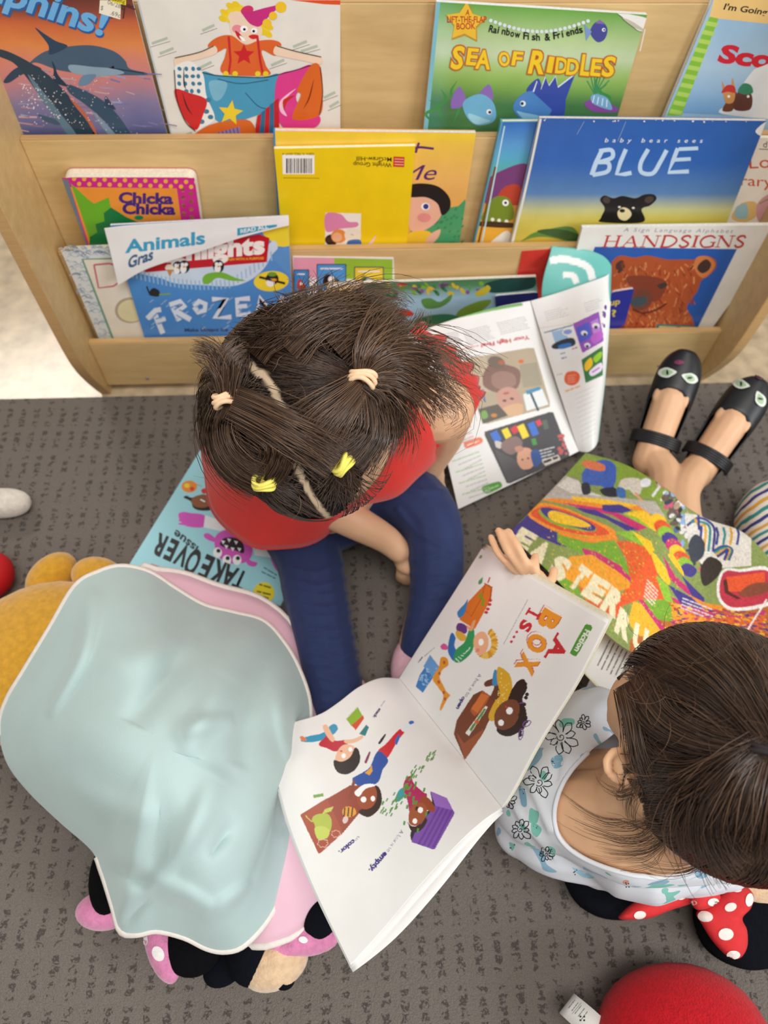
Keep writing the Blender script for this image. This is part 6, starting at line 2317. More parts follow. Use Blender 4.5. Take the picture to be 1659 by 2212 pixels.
class Comb:
    """hair combed over a skull-shaped ellipsoid"""
    def __init__(s, c, ax, r):
        s.c = np.asarray(c, float)
        s.A = np.stack([ax[0] * r[0], ax[1] * r[1], ax[2] * r[2]], 1)
        s.Ai = np.linalg.inv(s.A)
        s.P, s.R, s.C = [], [], []

    def on(s, uv, lift):
        """points (n, 2) as seen and a lift above the skull -> 3-D"""
        uv = np.asarray(uv, float).reshape(-1, 2)
        lift = np.broadcast_to(np.asarray(lift, float), (len(uv),))
        d = np.stack([(uv[:, 0] - FW / 2) / FPX, -(uv[:, 1] - FH / 2) / FPX, np.ones(len(uv))], 1) @ CM
        k = 1 + lift / .09
        o = (s.Ai @ (CAM - s.c))[None] / k[:, None]
        e = (d @ s.Ai.T) / k[:, None]
        a, b, c = (e * e).sum(1), (o * e).sum(1), (o * o).sum(1) - 1
        disc = b * b - a * c
        t = np.where(disc > 0, (-b - np.sqrt(np.maximum(disc, 0))) / a, -b / a)
        return CAM + d * t[:, None]

    def visible(s, uv):
        uv = np.asarray(uv, float).reshape(-1, 2)
        d = np.stack([(uv[:, 0] - FW / 2) / FPX, -(uv[:, 1] - FH / 2) / FPX, np.ones(len(uv))], 1) @ CM
        o = s.Ai @ (CAM - s.c)
        e = d @ s.Ai.T
        return (e @ o) ** 2 - (e * e).sum(1) * (np.dot(o, o) - 1) > 0

    def strand(s, pts, rad=.00042, col=None):
        s.P.append(np.asarray(pts, float)); s.R.append(rad)
        s.C.append(col if col is not None else hair_col())

    def build(s, name, parent, K=12, extra=None):
        n = len(s.P)
        P = np.array([resample(p, K) for p in s.P])
        t = np.gradient(P, axis=1)
        t /= np.linalg.norm(t, axis=2)[:, :, None] + 1e-12
        ref = np.array([.3, .5, .81])
        u = np.cross(t, ref); u /= np.linalg.norm(u, axis=2)[:, :, None] + 1e-9
        w = np.cross(t, u)
        prof = np.interp(np.linspace(0, 1, K), [0, .08, .6, 1], [.7, 1, .9, .3])
        R_ = np.array(s.R)[:, None] * prof[None]
        V = np.stack([P + R_[:, :, None] * (math.cos(a) * u + math.sin(a) * w) for a in (0, 2.094, 4.189)], 2)
        idx = np.arange(n * K * 3).reshape(n, K, 3)
        F = np.stack([np.stack([idx[:, :-1, j], idx[:, :-1, (j + 1) % 3], idx[:, 1:, (j + 1) % 3], idx[:, 1:, j]], -1) for j in range(3)], 2).reshape(-1, 4)
        C = np.repeat(np.array(s.C)[:, None, :], K * 3, 1).reshape(-1, 3)
        return mesh_obj(name, V.reshape(-1, 3), F.astype(np.int32), HAIRM, parent, True, C)


H0, H1 = np.array(lin('30221b')), np.array(lin('82634c'))


def hair_col(lo=0.0, hi=1.0):
    k = lo + (hi - lo) * rnd.random() ** 1.6
    return H0 * (1 - k) + H1 * k


def cap_mesh(comb, colour, lift, seg=140):
    V, F = [], []
    n = seg // 2
    for i in range(n + 1):
        ph = math.pi * i / n
        for j in range(seg):
            th = 2 * math.pi * j / seg
            q = np.array([math.sin(ph) * math.cos(th), math.sin(ph) * math.sin(th), math.cos(ph)])
            V.append(comb.c + comb.A @ (q * (1 + lift / .09)))
    for i in range(n):
        for j in range(seg):
            F.append([i * seg + j, (i + 1) * seg + j, (i + 1) * seg + (j + 1) % seg, i * seg + (j + 1) % seg])
    return np.array(V), F


def poly_dist(P, line):
    """distance of points (n, 2) to a polyline"""
    P = np.asarray(P, float).reshape(-1, 2)
    best = np.full(len(P), 1e9)
    for a, b in zip(line[:-1], line[1:]):
        a, b = np.array(a, float), np.array(b, float)
        ab = b - a
        k = np.clip(((P - a) @ ab) / (ab @ ab), 0, 1)
        best = np.minimum(best, np.linalg.norm(P - a - k[:, None] * ab, axis=1))
    return best


def inside(P, poly):
    P = np.asarray(P, float).reshape(-1, 2)
    r = np.zeros(len(P), bool)
    n = len(poly)
    for i in range(n):
        (x0, y0), (x1, y1) = poly[i - 1], poly[i]
        c = (y0 > P[:, 1]) != (y1 > P[:, 1])
        with np.errstate(divide='ignore', invalid='ignore'):
            r ^= c & (P[:, 0] < (x1 - x0) * (P[:, 1] - y0) / (y1 - y0 + 1e-12) + x0)
    return r


def hair_tie(comb, u, v, d, r, wraps, m, parent, name='hair_tie', lift=.012, arcdeg=360, thick=.0021):
    c = comb.on([(u, v)], lift)[0]
    a = comb.on([(u + d[0] * 12, v + d[1] * 12)], lift)[0] - c
    a = unit(a)
    nrm = unit(comb.on([(u, v)], lift + .02)[0] - c)
    sd = unit(np.cross(a, nrm)); nrm = np.cross(sd, a)
    mb = MB()
    for k in range(wraps):
        o = c + a * (k - (wraps - 1) / 2) * thick * 1.7
        th = np.radians(np.linspace(-arcdeg / 2, arcdeg / 2, 30) + 90)
        rr = r * (1 + .06 * math.sin(k * 2.1))
        mb.tube([o + (sd * math.cos(t) + nrm * math.sin(t) * .75) * rr + a * .0016 * math.sin(2 * t + k) for t in th], thick, 8)
    return mb.build(name, m, parent)


def loft(rings, n, name, m, parent, solid=.0025, close_top=False, ripple=None):
    """cloth through closed outlines (px, px, height)"""
    RR = []
    for r in rings:
        c = crs(np.array([PZ(*p) for p in r]), 10, True)
        c = resample(np.vstack([c, c[:1]]), n + 1)[:-1]
        RR.append(c)
    G = np.array([crs(np.array([R_[j] for R_ in RR]), 8) for j in range(n)]).transpose(1, 0, 2)
    if ripple:
        for i in range(len(G)):
            t = i / (len(G) - 1)
            for j in range(n):
                G[i, j] += ripple(t, j / n)
    k = len(G)
    F = [[i * n + j, i * n + (j + 1) % n, (i + 1) * n + (j + 1) % n, (i + 1) * n + j] for i in range(k - 1) for j in range(n)]
    o = mesh_obj(name, G.reshape(-1, 3), F, m, parent, True)
    bm = bmesh.new(); bm.from_mesh(o.data); bmesh.ops.recalc_face_normals(bm, faces=bm.faces); bm.to_mesh(o.data); bm.free()
    s_ = o.modifiers.new('thickness', 'SOLIDIFY'); s_.thickness = solid; s_.offset = 0
    return o, G


def finger(b, pts, r):
    b.limb(pts, [r * 1.05, r, r * .95, r * .82][:len(pts)] if len(pts) <= 4 else [r] * len(pts), 4)


# =================================================================== child by the shelf
p1 = thing('person', 'person in a red ruffled top and navy leggings sitting, dark hair in four ties', 'person', PZ(690, 1090, 0))
HC = PZ(668, 893, .405)
ax1 = head_axes((.20, -.60, -.78), (.14, -.76, .63))
r1 = (.080, .094, .090)
SL, SR = PZ(962, 884, .265), PZ(522, 942, .250)
MID = (SL + SR) / 2
PEL = PZ(690, 1065, .085)
b = Body()
add_head(b, HC, ax1, r1, MID + np.array([0, 0, .01]))
chest = (MID * .6 + PEL * .4)
sd = unit(SL - SR)
b.limb([MID - Zv * .02, chest, PEL], [.062, .072, .082])
b.ell(MID - Zv * .035, (sd * .105, Y * .058, Zv * .055))
b.ell(PEL, (sd * .10, Y * .075, Zv * .075))
b.limb([SL, PZ(950, 945, .18), PZ(925, 1000, .12)], [.036, .030, .024])
b.ball(SL + np.array([-.012, 0, .0]), .042)
b.limb([SR, PZ(575, 1015, .19), PZ(640, 1060, .175)], [.033, .031, .027])
b.limb([PZ(640, 1060, .175), PZ(745, 1116, .150), PZ(830, 1162, .105), PZ(862, 1190, .085)], [.027, .024, .020, .017])
# right hand on the carpet beside the knee
wr = PZ(862, 1190, .085)
b.ell(PZ(878, 1212, .066), (X * .018, Y * .020, Zv * .012))
for du, dv, r, l in ((-14, 26, .0062, .8), (-2, 34, .0066, 1), (10, 36, .0066, 1), (20, 30, .006, .9)):
    finger(b, [PZ(876 + du * .5, 1222, .060), PZ(876 + du, 1222 + dv * .6, .050), PZ(876 + du * 1.1, 1222 + dv, .030)], r)
finger(b, [PZ(892, 1206, .066), PZ(908, 1216, .056), PZ(914, 1232, .04)], .0068)
# left hand down on the open magazine
b.limb([PZ(925, 1000, .12), PZ(935, 1040, .06)], [.022, .018])
b.ell(PZ(940, 1056, .04), (X * .018, Y * .022, Zv * .012))
for k in range(4):
    finger(b, [PZ(930 + 7 * k, 1066, .036), PZ(930 + 9 * k, 1084, .030), PZ(930 + 10 * k, 1096, .016)], .0062)
finger(b, [PZ(926, 1052, .04), PZ(914, 1062, .034), PZ(910, 1074, .02)], .0066)
b.limb([PEL + sd * -.05, PZ(680, 1300, .06), PZ(720, 1490, .04), PZ(748, 1560, .03)], [.034, .028, .024, .02])
b.limb([PEL + sd * .06, PZ(930, 1140, .085), PZ(935, 1270, .06), PZ(898, 1400, .035), PZ(890, 1450, .03)], [.036, .034, .03, .024, .02])
b.melt('body', SKIN, p1, .0042, 4)
face_parts(HC, ax1, r1, p1, False)
# leggings
lg = Body()
lg.ell(PEL - Zv * .008, (sd * .118, Y * .088, Zv * .074))
lg.limb([PEL - sd * .055, PZ(662, 1190, .075), PZ(682, 1290, .070), PZ(702, 1390, .062), PZ(722, 1480, .05), PZ(738, 1545, .042)], [.060, .047, .0425, .039, .036, .034], 8)
lg.limb([PEL + sd * .055, PZ(850, 1060, .098), PZ(922, 1118, .095), PZ(942, 1200, .082), PZ(938, 1290, .062), PZ(914, 1375, .045), PZ(906, 1402, .04)], [.062, .054, .045, .039, .034, .029, .027], 8)


def wrinkle(o, lines, off):
    me = o.data
    V = np.array([v.co[:] for v in me.vertices])
    N_ = np.array([v.normal[:] for v in me.vertices])
    uv = proj(V + off)
    d = np.zeros(len(V))
    for ln, w, h in lines:
        d += 1.7 * h * np.exp(-(poly_dist(uv, ln) / w) ** 2)
    me.vertices.foreach_set('co', (V + N_ * d[:, None]).ravel())
    me.update()


o = lg.melt('leggings', NVY, p1, .0036, 5)
wl = [([(612 + k * 8 + rnd.uniform(-6, 6), y), (680 + k * 8, y + 12 + rnd.uniform(-8, 8)), (750 + k * 6, y - 4 + rnd.uniform(-10, 10))], 5, .0016) for k, y in enumerate(range(1225, 1530, 26))]
wl += [([(890, y), (960, y - 8 + rnd.uniform(-8, 8)), (990, y)], 5, .0014) for y in range(1210, 1400, 30)]
wl += [([(860, 1100), (900, 1150), (960, 1180)], 6, .0015), ([(840, 1030), (900, 1060), (960, 1060)], 7, .0015)]
wrinkle(o, wl, np.array(p1.location))
sock = mat('pink_sock', 'e6b8c6', rough=.8, noise=.1, nscale=150, bump=.2, bscale=900)
for q in (PZ(758, 1535, .034), PZ(890, 1452, .030)):
    blob(q, (X * .028, Y * .048, Zv * .026), 'sock', sock, p1)
# top
def ell_ring(cx, cy, rx, ry, z, n=12, dz=0):
    return [(cx + rx * math.cos(2 * math.pi * i / n), cy + ry * math.sin(2 * math.pi * i / n), z + dz * math.sin(2 * math.pi * i / n)) for i in range(n)]


hem = [(936, 958, .135), (932, 1002, .130), (880, 1034, .135), (815, 1075, .140), (760, 1112, .140), (705, 1148, .132), (640, 1180, .125), (562, 1188, .118), (500, 1150, .118), (455, 1090, .125), (440, 1020, .14), (446, 955, .15),
       (500, 880, .12), (600, 835, .11), (720, 820, .11), (860, 860, .12)]
r0 = ell_ring(715, 905, 170, 70, .300, 16)
r1_ = ell_ring(712, 918, 225, 95, .268, 16)
r2_ = ell_ring(700, 975, 235, 118, .205, 16)
top, G = loft([r0, r1_, r2_, hem], 96, 'top', REDC, p1, ripple=lambda t, a: np.array([0, 0, .0045 * t * t * math.sin(a * 2 * math.pi * 7)]) + np.array([.003, -.002, 0]) * t * math.sin(a * 2 * math.pi * 9 + 1))
mb = MB(); mb.tube(np.vstack([G[-1], G[-1][:1]]), .0018, 6); mb.build('hem', REDC, top)
# ruffled armhole with lace
inner = crs([PZ(880, 728, .285), PZ(925, 768, .292), PZ(962, 815, .290), PZ(982, 858, .280), PZ(972, 905, .262), PZ(938, 934, .245), (PZ(880, 950, .235))], 16)
outer = crs([PZ(908, 708, .262), PZ(962, 748, .270), PZ(1010, 800, .266), PZ(1036, 850, .250), PZ(1012, 908, .235), PZ(968, 946, .222), (PZ(890, 972, .215))], 16)
nA = len(inner)
RG = []
for i in range(nA):
    t = i / (nA - 1)
    row = []
    for k in range(7):
        q = inner[i] * (1 - k / 6) + outer[i] * (k / 6)
        a = (k / 6)
        q = q + np.array([0, 0, .012 * math.sin(a * 3.0)]) + (Zv * .8 + X * .5) * .0065 * a * math.sin(t * 62) + (X * .004 + Y * .004) * a * math.sin(t * 95 + 1)
        row.append(q)
    RG.append(row)
RG = np.array(RG)
o = mesh_obj('sleeve_ruffle', RG.reshape(-1, 3), grid_faces(nA, 7), REDC, top, True)
s_ = o.modifiers.new('thickness', 'SOLIDIFY'); s_.thickness = .0016
lace = mat('white_lace', 'eceaea', rough=.8, noise=.25, nscale=260)
mb = MB()
P = inner + np.array([0, 0, .003])
mb.tube([p + (X * .0025 + Y * .001) * math.sin(i * 1.9) for i, p in enumerate(P)], .0036, 6)
mb.build('lace_edge', lace, o)
mb = MB()
mb.tube([PZ(1034, 848, .253), PZ(1008, 908, .238), PZ(966, 948, .224), PZ(920, 966, .215), PZ(860, 985, .21)], .006, 8)
mb.build('armhole_band', REDC, top)

V, F, q0 = [], [], SR + np.array([-.004, 0, .006])
for i in range(61):
    a = 2 * math.pi * i / 60
    for k in range(4):
        rr = .030 + .009 * k + .003 * k / 3 * math.sin(a * 14)
        V.append(q0 + unit(SL - SR) * (.008 - .006 * k) + Y * math.cos(a) * rr + Zv * math.sin(a) * rr * .9)
o = mesh_obj('sleeve_ruffle', np.array(V), grid_faces(61, 4), REDC, top, True)
s_ = o.modifiers.new('thickness', 'SOLIDIFY'); s_.thickness = .0016

# hair
cb1 = Comb(HC, ax1, (.087, .101, .097))
PT1 = [(540, 790), (556, 802), (574, 814), (588, 835), (600, 862), (612, 888), (622, 910)]
PT2 = [(632, 985), (644, 1012), (656, 1042), (672, 1072), (694, 1102), (712, 1122)]
PT3 = [(826, 925), (818, 950), (808, 968)]
FORE = [(696, 1145), (714, 1118), (745, 1102), (766, 1074), (780, 1044), (790, 1012), (808, 984), (836, 955), (880, 930), (930, 1010), (880, 1110), (760, 1170)]
cv, cf = cap_mesh(cb1, None, 0)
uv = proj(cv)
facing = ((cv - HC) @ np.linalg.inv(np.eye(3)) * (CAM - cv)).sum(1) > 0
ccol = np.tile(np.array(lin('1b1411')), (len(cv), 1))
sk = np.array(lin('dcc2a2'))
for ln, w in ((PT1, 8), (PT2, 6), (PT3, 5)):
    d = poly_dist(uv, ln) + RNG.normal(0, 1.2, len(uv))
    k = np.clip((w + 2 - d) / 3, 0, 1)[:, None] * .85
    k = k * facing[:, None]
    ccol = ccol * (1 - k) + sk * k
keep = []
side1, f1, u1 = ax1
for f in cf:
    m_ = cv[f].mean(0)
    l = cb1.Ai @ (m_ - HC)
    fc = proj(m_[None])[0]
    if l[1] > .30 and l[2] < .30:          # face
        continue
    if l[2] < -.62 and l[1] > -.3:
        continue
    if inside([fc], FORE)[0] and np.dot(m_ - HC, CAM - m_) > 0:
        continue
    keep.append(f)
CAPM = mat('hair_base', rough=.75, attr=True, spec=.2)
hair1 = mesh_obj('hair', cv, keep, CAPM, p1, True, ccol)

T1, T2, T3, T4 = (490, 864), (783, 818), (570, 1043), (738, 1003)


def xat(line, v):
    a = np.array(line)
    return np.interp(v, a[:, 1], a[:, 0])


roots = 0
while roots < 5200:
    u, v = rnd.uniform(430, 910), rnd.uniform(640, 1135)
    if not cb1.visible([(u, v)])[0] or inside([(u, v)], FORE)[0]:
        continue
    if min(poly_dist([(u, v)], PT1)[0], poly_dist([(u, v)], PT2)[0]) < 6.5 + rnd.uniform(-3, 3) or poly_dist([(u, v)], PT3)[0] < 4:
        continue
    roots += 1
    w = 748 + 14 * math.sin(u * .02) + rnd.uniform(-26, 22)
    k = np.linspace(0, 1, 12)
    if v < w:
        # loose hair at the back of the head, falling towards the shelf
        g_ = max(.15, min(1, (u - 540) / 130))
        e = (u + rnd.uniform(-30, 90), v - rnd.uniform(30, 90) * g_)
        m_ = (u + rnd.uniform(-30, 40), (v + e[1]) / 2)
        q = crs([(u, v), m_, e], 6)
        q = resample(q, 12)
        P = cb1.on(q, .002 + .010 * k + rnd.uniform(0, .008) * k)
        cb1.strand(P, .00042, hair_col(.1, .75))
        continue
    split = 925 - (u - 620) * .10
    if v > split:
        T = T3 if u < xat([(628, 900), (640, 1000), (656, 1042), (690, 1100), (715, 1140)], v) else T4
    else:
        T = T1 if u < xat([(535, 740), (556, 802), (588, 835), (622, 910), (630, 960)], v) else T2
    j = (T[0] + rnd.gauss(0, 6), T[1] + rnd.gauss(0, 6))
    bow = rnd.gauss(0, 7)
    dx, dy = j[0] - u, j[1] - v
    L = math.hypot(dx, dy) + 1e-6
    q = np.stack([u + dx * k - dy / L * bow * np.sin(k * 3.14), v + dy * k + dx / L * bow * np.sin(k * 3.14)], 1)
    P = cb1.on(q, .0008 + .0075 * k ** 1.5 + rnd.uniform(0, .003) * np.sin(k * 3.14))
    cb1.strand(P, .00040, hair_col(0, .36))


def bundle(cb, ctrl, n, w0, w1, lo, hi, frizz=.4, rad=.00042, tipfade=.25, lift_j=.006, need=False):
    """a lock: ctrl = (u, v, lift); widths in px at start and end"""
    C0 = crs(np.array(ctrl, float), 8)
    for _ in range(n):
        end = 1 - tipfade * rnd.random()
        C_ = resample(C0, 40)[:max(6, int(40 * end))]
        C_ = resample(C_, 14)
        t = np.linspace(0, 1, 14)
        a, c = rnd.gauss(0, .5), rnd.gauss(0, .5)
        d = np.gradient(C_[:, :2], axis=0)
        nrm = np.stack([-d[:, 1], d[:, 0]], 1) / (np.linalg.norm(d, axis=1)[:, None] + 1e-9)
        w = w0 + (w1 - w0) * t
        ph = rnd.uniform(0, 6.28)
        wob = a * w + frizz * w * .25 * np.sin(t * rnd.uniform(3, 8) + ph) * t
        q = C_[:, :2] + nrm * wob[:, None]
        if need and not cb.visible(q[:3]).all():
            continue
        P = cb.on(q, C_[:, 2] + c * lift_j * (.3 + t))
        cb.strand(P, rad, hair_col(lo, hi))


B_ = lambda *a, **k: bundle(cb1, *a, **k)
# locks that join the ties
B_([(490, 868, .012), (470, 920, .012), (482, 975, .012), (520, 1018, .012), (568, 1042, .010)], 420, 26, 44, .1, .8, tipfade=.05)
B_([(492, 874, .012), (466, 930, .008), (486, 990, .008), (545, 1046, .008)], 160, 20, 30, .05, .6, frizz=.2)
B_([(500, 872, .014), (560, 900, .016), (630, 938, .016), (690, 972, .014), (736, 1002, .011)], 520, 30, 46, .15, .95, tipfade=.03, lift_j=.013, frizz=.8)
B_([(530, 890, .014), (600, 950, .014), (600, 1000, .012), (575, 1040, .010)], 200, 40, 30, .1, .7, tipfade=.05)
B_([(783, 826, .016), (748, 862, .017), (708, 902, .016), (676, 940, .014)], 420, 22, 60, .3, 1.0, tipfade=.15)
B_([(786, 828, .016), (800, 880, .014), (800, 940, .012), (752, 998, .011)], 320, 20, 60, .1, .7, tipfade=.05)
B_([(790, 826, .016), (830, 880, .012), (850, 940, .008), (830, 985, .006)], 200, 18, 60, .1, .7)
# tails thrown out from the two rear ties
B_([(490, 858, .016), (480, 810, .022), (462, 772, .026), (436, 752, .03), (408, 744, .03)], 90, 14, 26, .2, .9, frizz=1.6)
B_([(492, 858, .016), (496, 815, .022), (500, 780, .026), (516, 762, .022), (538, 756, .016)], 100, 16, 28, .15, .8, frizz=.7)
B_([(488, 858, .013), (458, 838, .012), (447, 880, .008), (458, 940, .004), (490, 1000, .002)], 220, 16, 34, .05, .6, frizz=.3)
B_([(484, 850, .012), (458, 806, .012), (446, 830, .006), (452, 890, .002)], 90, 16, 26, .05, .6, frizz=.6)
B_([(786, 810, .018), (806, 764, .028), (846, 728, .032), (890, 712, .03)], 240, 18, 70, .25, 1.0, frizz=.8)
B_([(788, 812, .018), (838, 772, .032), (900, 770, .036), (960, 800, .03), (1000, 850, .02)], 190, 18, 80, .25, 1.0, frizz=.7)
B_([(790, 816, .018), (850, 806, .030), (910, 830, .032), (960, 866, .024), (990, 900, .012), (950, 915, .006)], 130, 18, 70, .2, .95, frizz=.8)
B_([(790, 820, .018), (840, 840, .024), (868, 880, .018), (872, 925, .010)], 170, 18, 56, .15, .8, frizz=.5)
B_([(900, 740, .03), (950, 770, .03), (985, 815, .02), (1010, 850, .01)], 40, 30, 60, .3, 1.0, frizz=1.6)
B_([(880, 720, .03), (905, 690, .03), (912, 665, .03)], 26, 20, 18, .3, 1.0, frizz=.8)
# shaggy back
B_([(610, 745, .006), (655, 702, .012), (720, 672, .015), (790, 668, .016)], 240, 50, 40, .15, .8, frizz=.8)
B_([(700, 730, .008), (760, 680, .016), (830, 665, .018), (880, 690, .016)], 280, 60, 60, .15, .85, frizz=1.2)
B_([(820, 740, .010), (850, 700, .018), (890, 690, .02)], 200, 50, 50, .2, .9, frizz=1.2)
B_([(548, 768, .004), (572, 742, .007), (620, 716, .009)], 150, 30, 24, .05, .6, frizz=.5)
# flyaways
for _ in range(70):
    u, v = rnd.uniform(480, 850), rnd.uniform(680, 1070)
    a = rnd.uniform(0, 6.28)
    L = rnd.uniform(25, 70)
    q = [(u + L * t * math.cos(a + t * .8), v + L * t * math.sin(a + t * .8)) for t in np.linspace(0, 1, 8)]
    cb1.strand(cb1.on(q, np.linspace(.004, .02, 8)), .00022, hair_col(.3, 1))


def wrap_strands(cb, ties, n, lo, hi, keepf):
    """combed hair on the sides away from the camera"""
    got = 0
    tq = [unit(cb.Ai @ (cb.on([t], 0)[0] - cb.c)) for t in ties]
    while got < n:
        q = unit(RNG.normal(0, 1, 3))
        p = cb.c + cb.A @ q
        if not keepf(q) or np.dot(cb.A @ q, CAM - p) > 0:
            continue
        got += 1
        t = tq[int(np.argmax([q @ a for a in tq]))]
        t = unit(t + RNG.normal(0, .06, 3))
        om = math.acos(max(-1, min(1, q @ t)))
        k = np.linspace(0, 1, 12)
        P = [cb.c + cb.A @ (unit(q * math.sin((1 - a) * om) + t * math.sin(a * om)) * (1.012 + .06 * a)) for a in k]
        cb.strand(P, .00045, hair_col(lo, hi))


wrap_strands(cb1, [T1, T2, T3, T4], 1800, 0, .4, lambda l: not (l[1] > .30 and l[2] < .30) and l[2] > -.6)
cb1.build('hair_strands', hair1)
peach = mat('peach_elastic', 'f4cda6', rough=.7, noise=.1, nscale=300)
yel = mat('yellow_elastic', 'f2e468', rough=.6, noise=.08, nscale=300)
hair_tie(cb1, 490, 864, (.15, 1), .0100, 3, peach, p1, lift=.014)
hair_tie(cb1, 783, 819, (-.25, 1), .0100, 3, peach, p1, lift=.018)
hair_tie(cb1, 570, 1043, (.1, 1), .0082, 3, yel, p1, lift=.012)
hair_tie(cb1, 739, 1003, (1, .8), .0084, 3, yel, p1, lift=.013)

# =================================================================== child at the lower right
p2 = thing('person', 'person in a white patterned top with long brown hair, reading with legs stretched out', 'person', PZ(1400, 1840, 0))
H2 = PZ(1560, 1615, .365)
ax2 = head_axes((-.25, .90, -.36), (-.10, .34, .93))
r2 = (.074, .090, .088)
S2L, S2R = PZ(1192, 1744, .195), PZ(1545, 1812, .225)
N2 = PZ(1425, 1745, .272)
PL2 = PZ(1395, 1765, .085)
sd2 = unit(S2R - S2L)
b = Body()
add_head(b, H2, ax2, r2, N2)
b.ell(PZ(1425, 1525, .335), (X * .043, Y * .038, Zv * .05))
b.ell(PZ(1338, 1655, .352), (X * .010 + Y * .003, Y * .0145, Zv * .012))
b.ell(PZ(1352, 1645, .350), (X * .012, Y * .012, Zv * .010))
b.limb([PZ(1356, 1626, .364), PZ(1330, 1622, .366), PZ(1312, 1642, .366), PZ(1314, 1668, .364), PZ(1334, 1686, .358)], [.003, .0036, .0038, .0036, .004], 6)
up_c = PZ(1365, 1782, .235)
b.limb([N2 - Zv * .02, PZ(1380, 1765, .18), PL2], [.055, .060, .068])
b.ell((S2L + S2R) / 2 - Zv * .012 + np.array([0, .014, 0]), (sd2 * .090, unit(np.cross(Zv, sd2)) * .056, Zv * .050))
b.limb([S2L, (S2L + up_c) / 2 + Zv * .004, up_c], [.032, .042, .048])
b.ell(PL2, (sd2 * .10, Y * .070, Zv * .075))
arm = [S2L, PZ(1150, 1640, .15), PZ(1150, 1520, .115)]
b.limb(arm, [.034, .028, .024])
b.limb([arm[-1], PD(1165, 1400, .83), PD(1168, 1300, .82)], [.024, .019, .015])
b.limb([S2R, PZ(1640, 1680, .16), PZ(1640, 1560, .13)], [.034, .028, .022])
b.limb([PZ(1640, 1560, .13), PZ(1560, 1470, .165)], [.022, .016])
b.ell(PZ(1545, 1462, .17), (X * .02, Y * .02, Zv * .011))
for k in range(4):
    finger(b, [PZ(1530, 1450 + 8 * k, .172), PZ(1510, 1444 + 9 * k, .180), PZ(1496, 1446 + 9 * k, .178)], .006)
# left hand holding the magazines: fingers above, thumb apart
b.ell(PD(1152, 1262, .795), (X * .018, Y * .022, Zv * .011))
for base, mid, tip, r in (((1130, 1248, .790), (1080, 1200, .788), (1060, 1160, .800), .0046), ((1137, 1242, .782), (1098, 1192, .776), (1077, 1146, .792), .0050), ((1147, 1238, .778), (1122, 1188, .770), (1098, 1148, .786), .0050), ((1162, 1250, .778), (1156, 1226, .770), (1156, 1202, .782), .0054)):
    finger(b, [PD(*base), PD(*mid), PD(*tip)], r)
    b.ball(PD(*tip), r * .9)
finger(b, [PD(1172, 1272, .80), PD(1192, 1252, .805), PD(1196, 1232, .812)], .0056)
# legs, stretched out with crossed ankles
hk = [(PL2 + sd2 * -.05, PZ(1395, 1340, .085), PZ(1440, 1060, .060), PZ(1412, 985, .05)), (PL2 + sd2 * .06, PZ(1500, 1340, .085), PZ(1470, 1090, .070), PZ(1502, 1015, .055))]
for q in hk:
    b.limb(list(q), [.052, .036, .0265, .023], 8)
feet = []
for heel, toe in (((1400, 996, .040), (1478, 778, .128)), ((1502, 1026, .040), (1630, 838, .118))):
    h, t = PZ(*heel), PZ(*toe)
    a = unit(t - h)
    cam_d = unit(CAM - (h + t) / 2)
    n_ = unit(cam_d - a * np.dot(cam_d, a))
    s_ = np.cross(a, n_)
    L = np.linalg.norm(t - h)
    feet.append((h, a, n_, s_, L))
    b.limb([h + n_ * .006, h + a * L * .35 + n_ * .004, h + a * L * .62 + n_ * .0], [.024, .0245, .026], 6)
    for k in range(5):
        q = h + a * L * (.645 - abs(k - 2) * .018) + s_ * (k - 2) * .0108 + n_ * .013
        b.ell(q, (s_ * .0050, a * .012, n_ * .0065), 12)
body2 = b.melt('body', SKIN_OLIVE, p2, .0026, 5)
face_parts(H2, ax2, r2, p2)

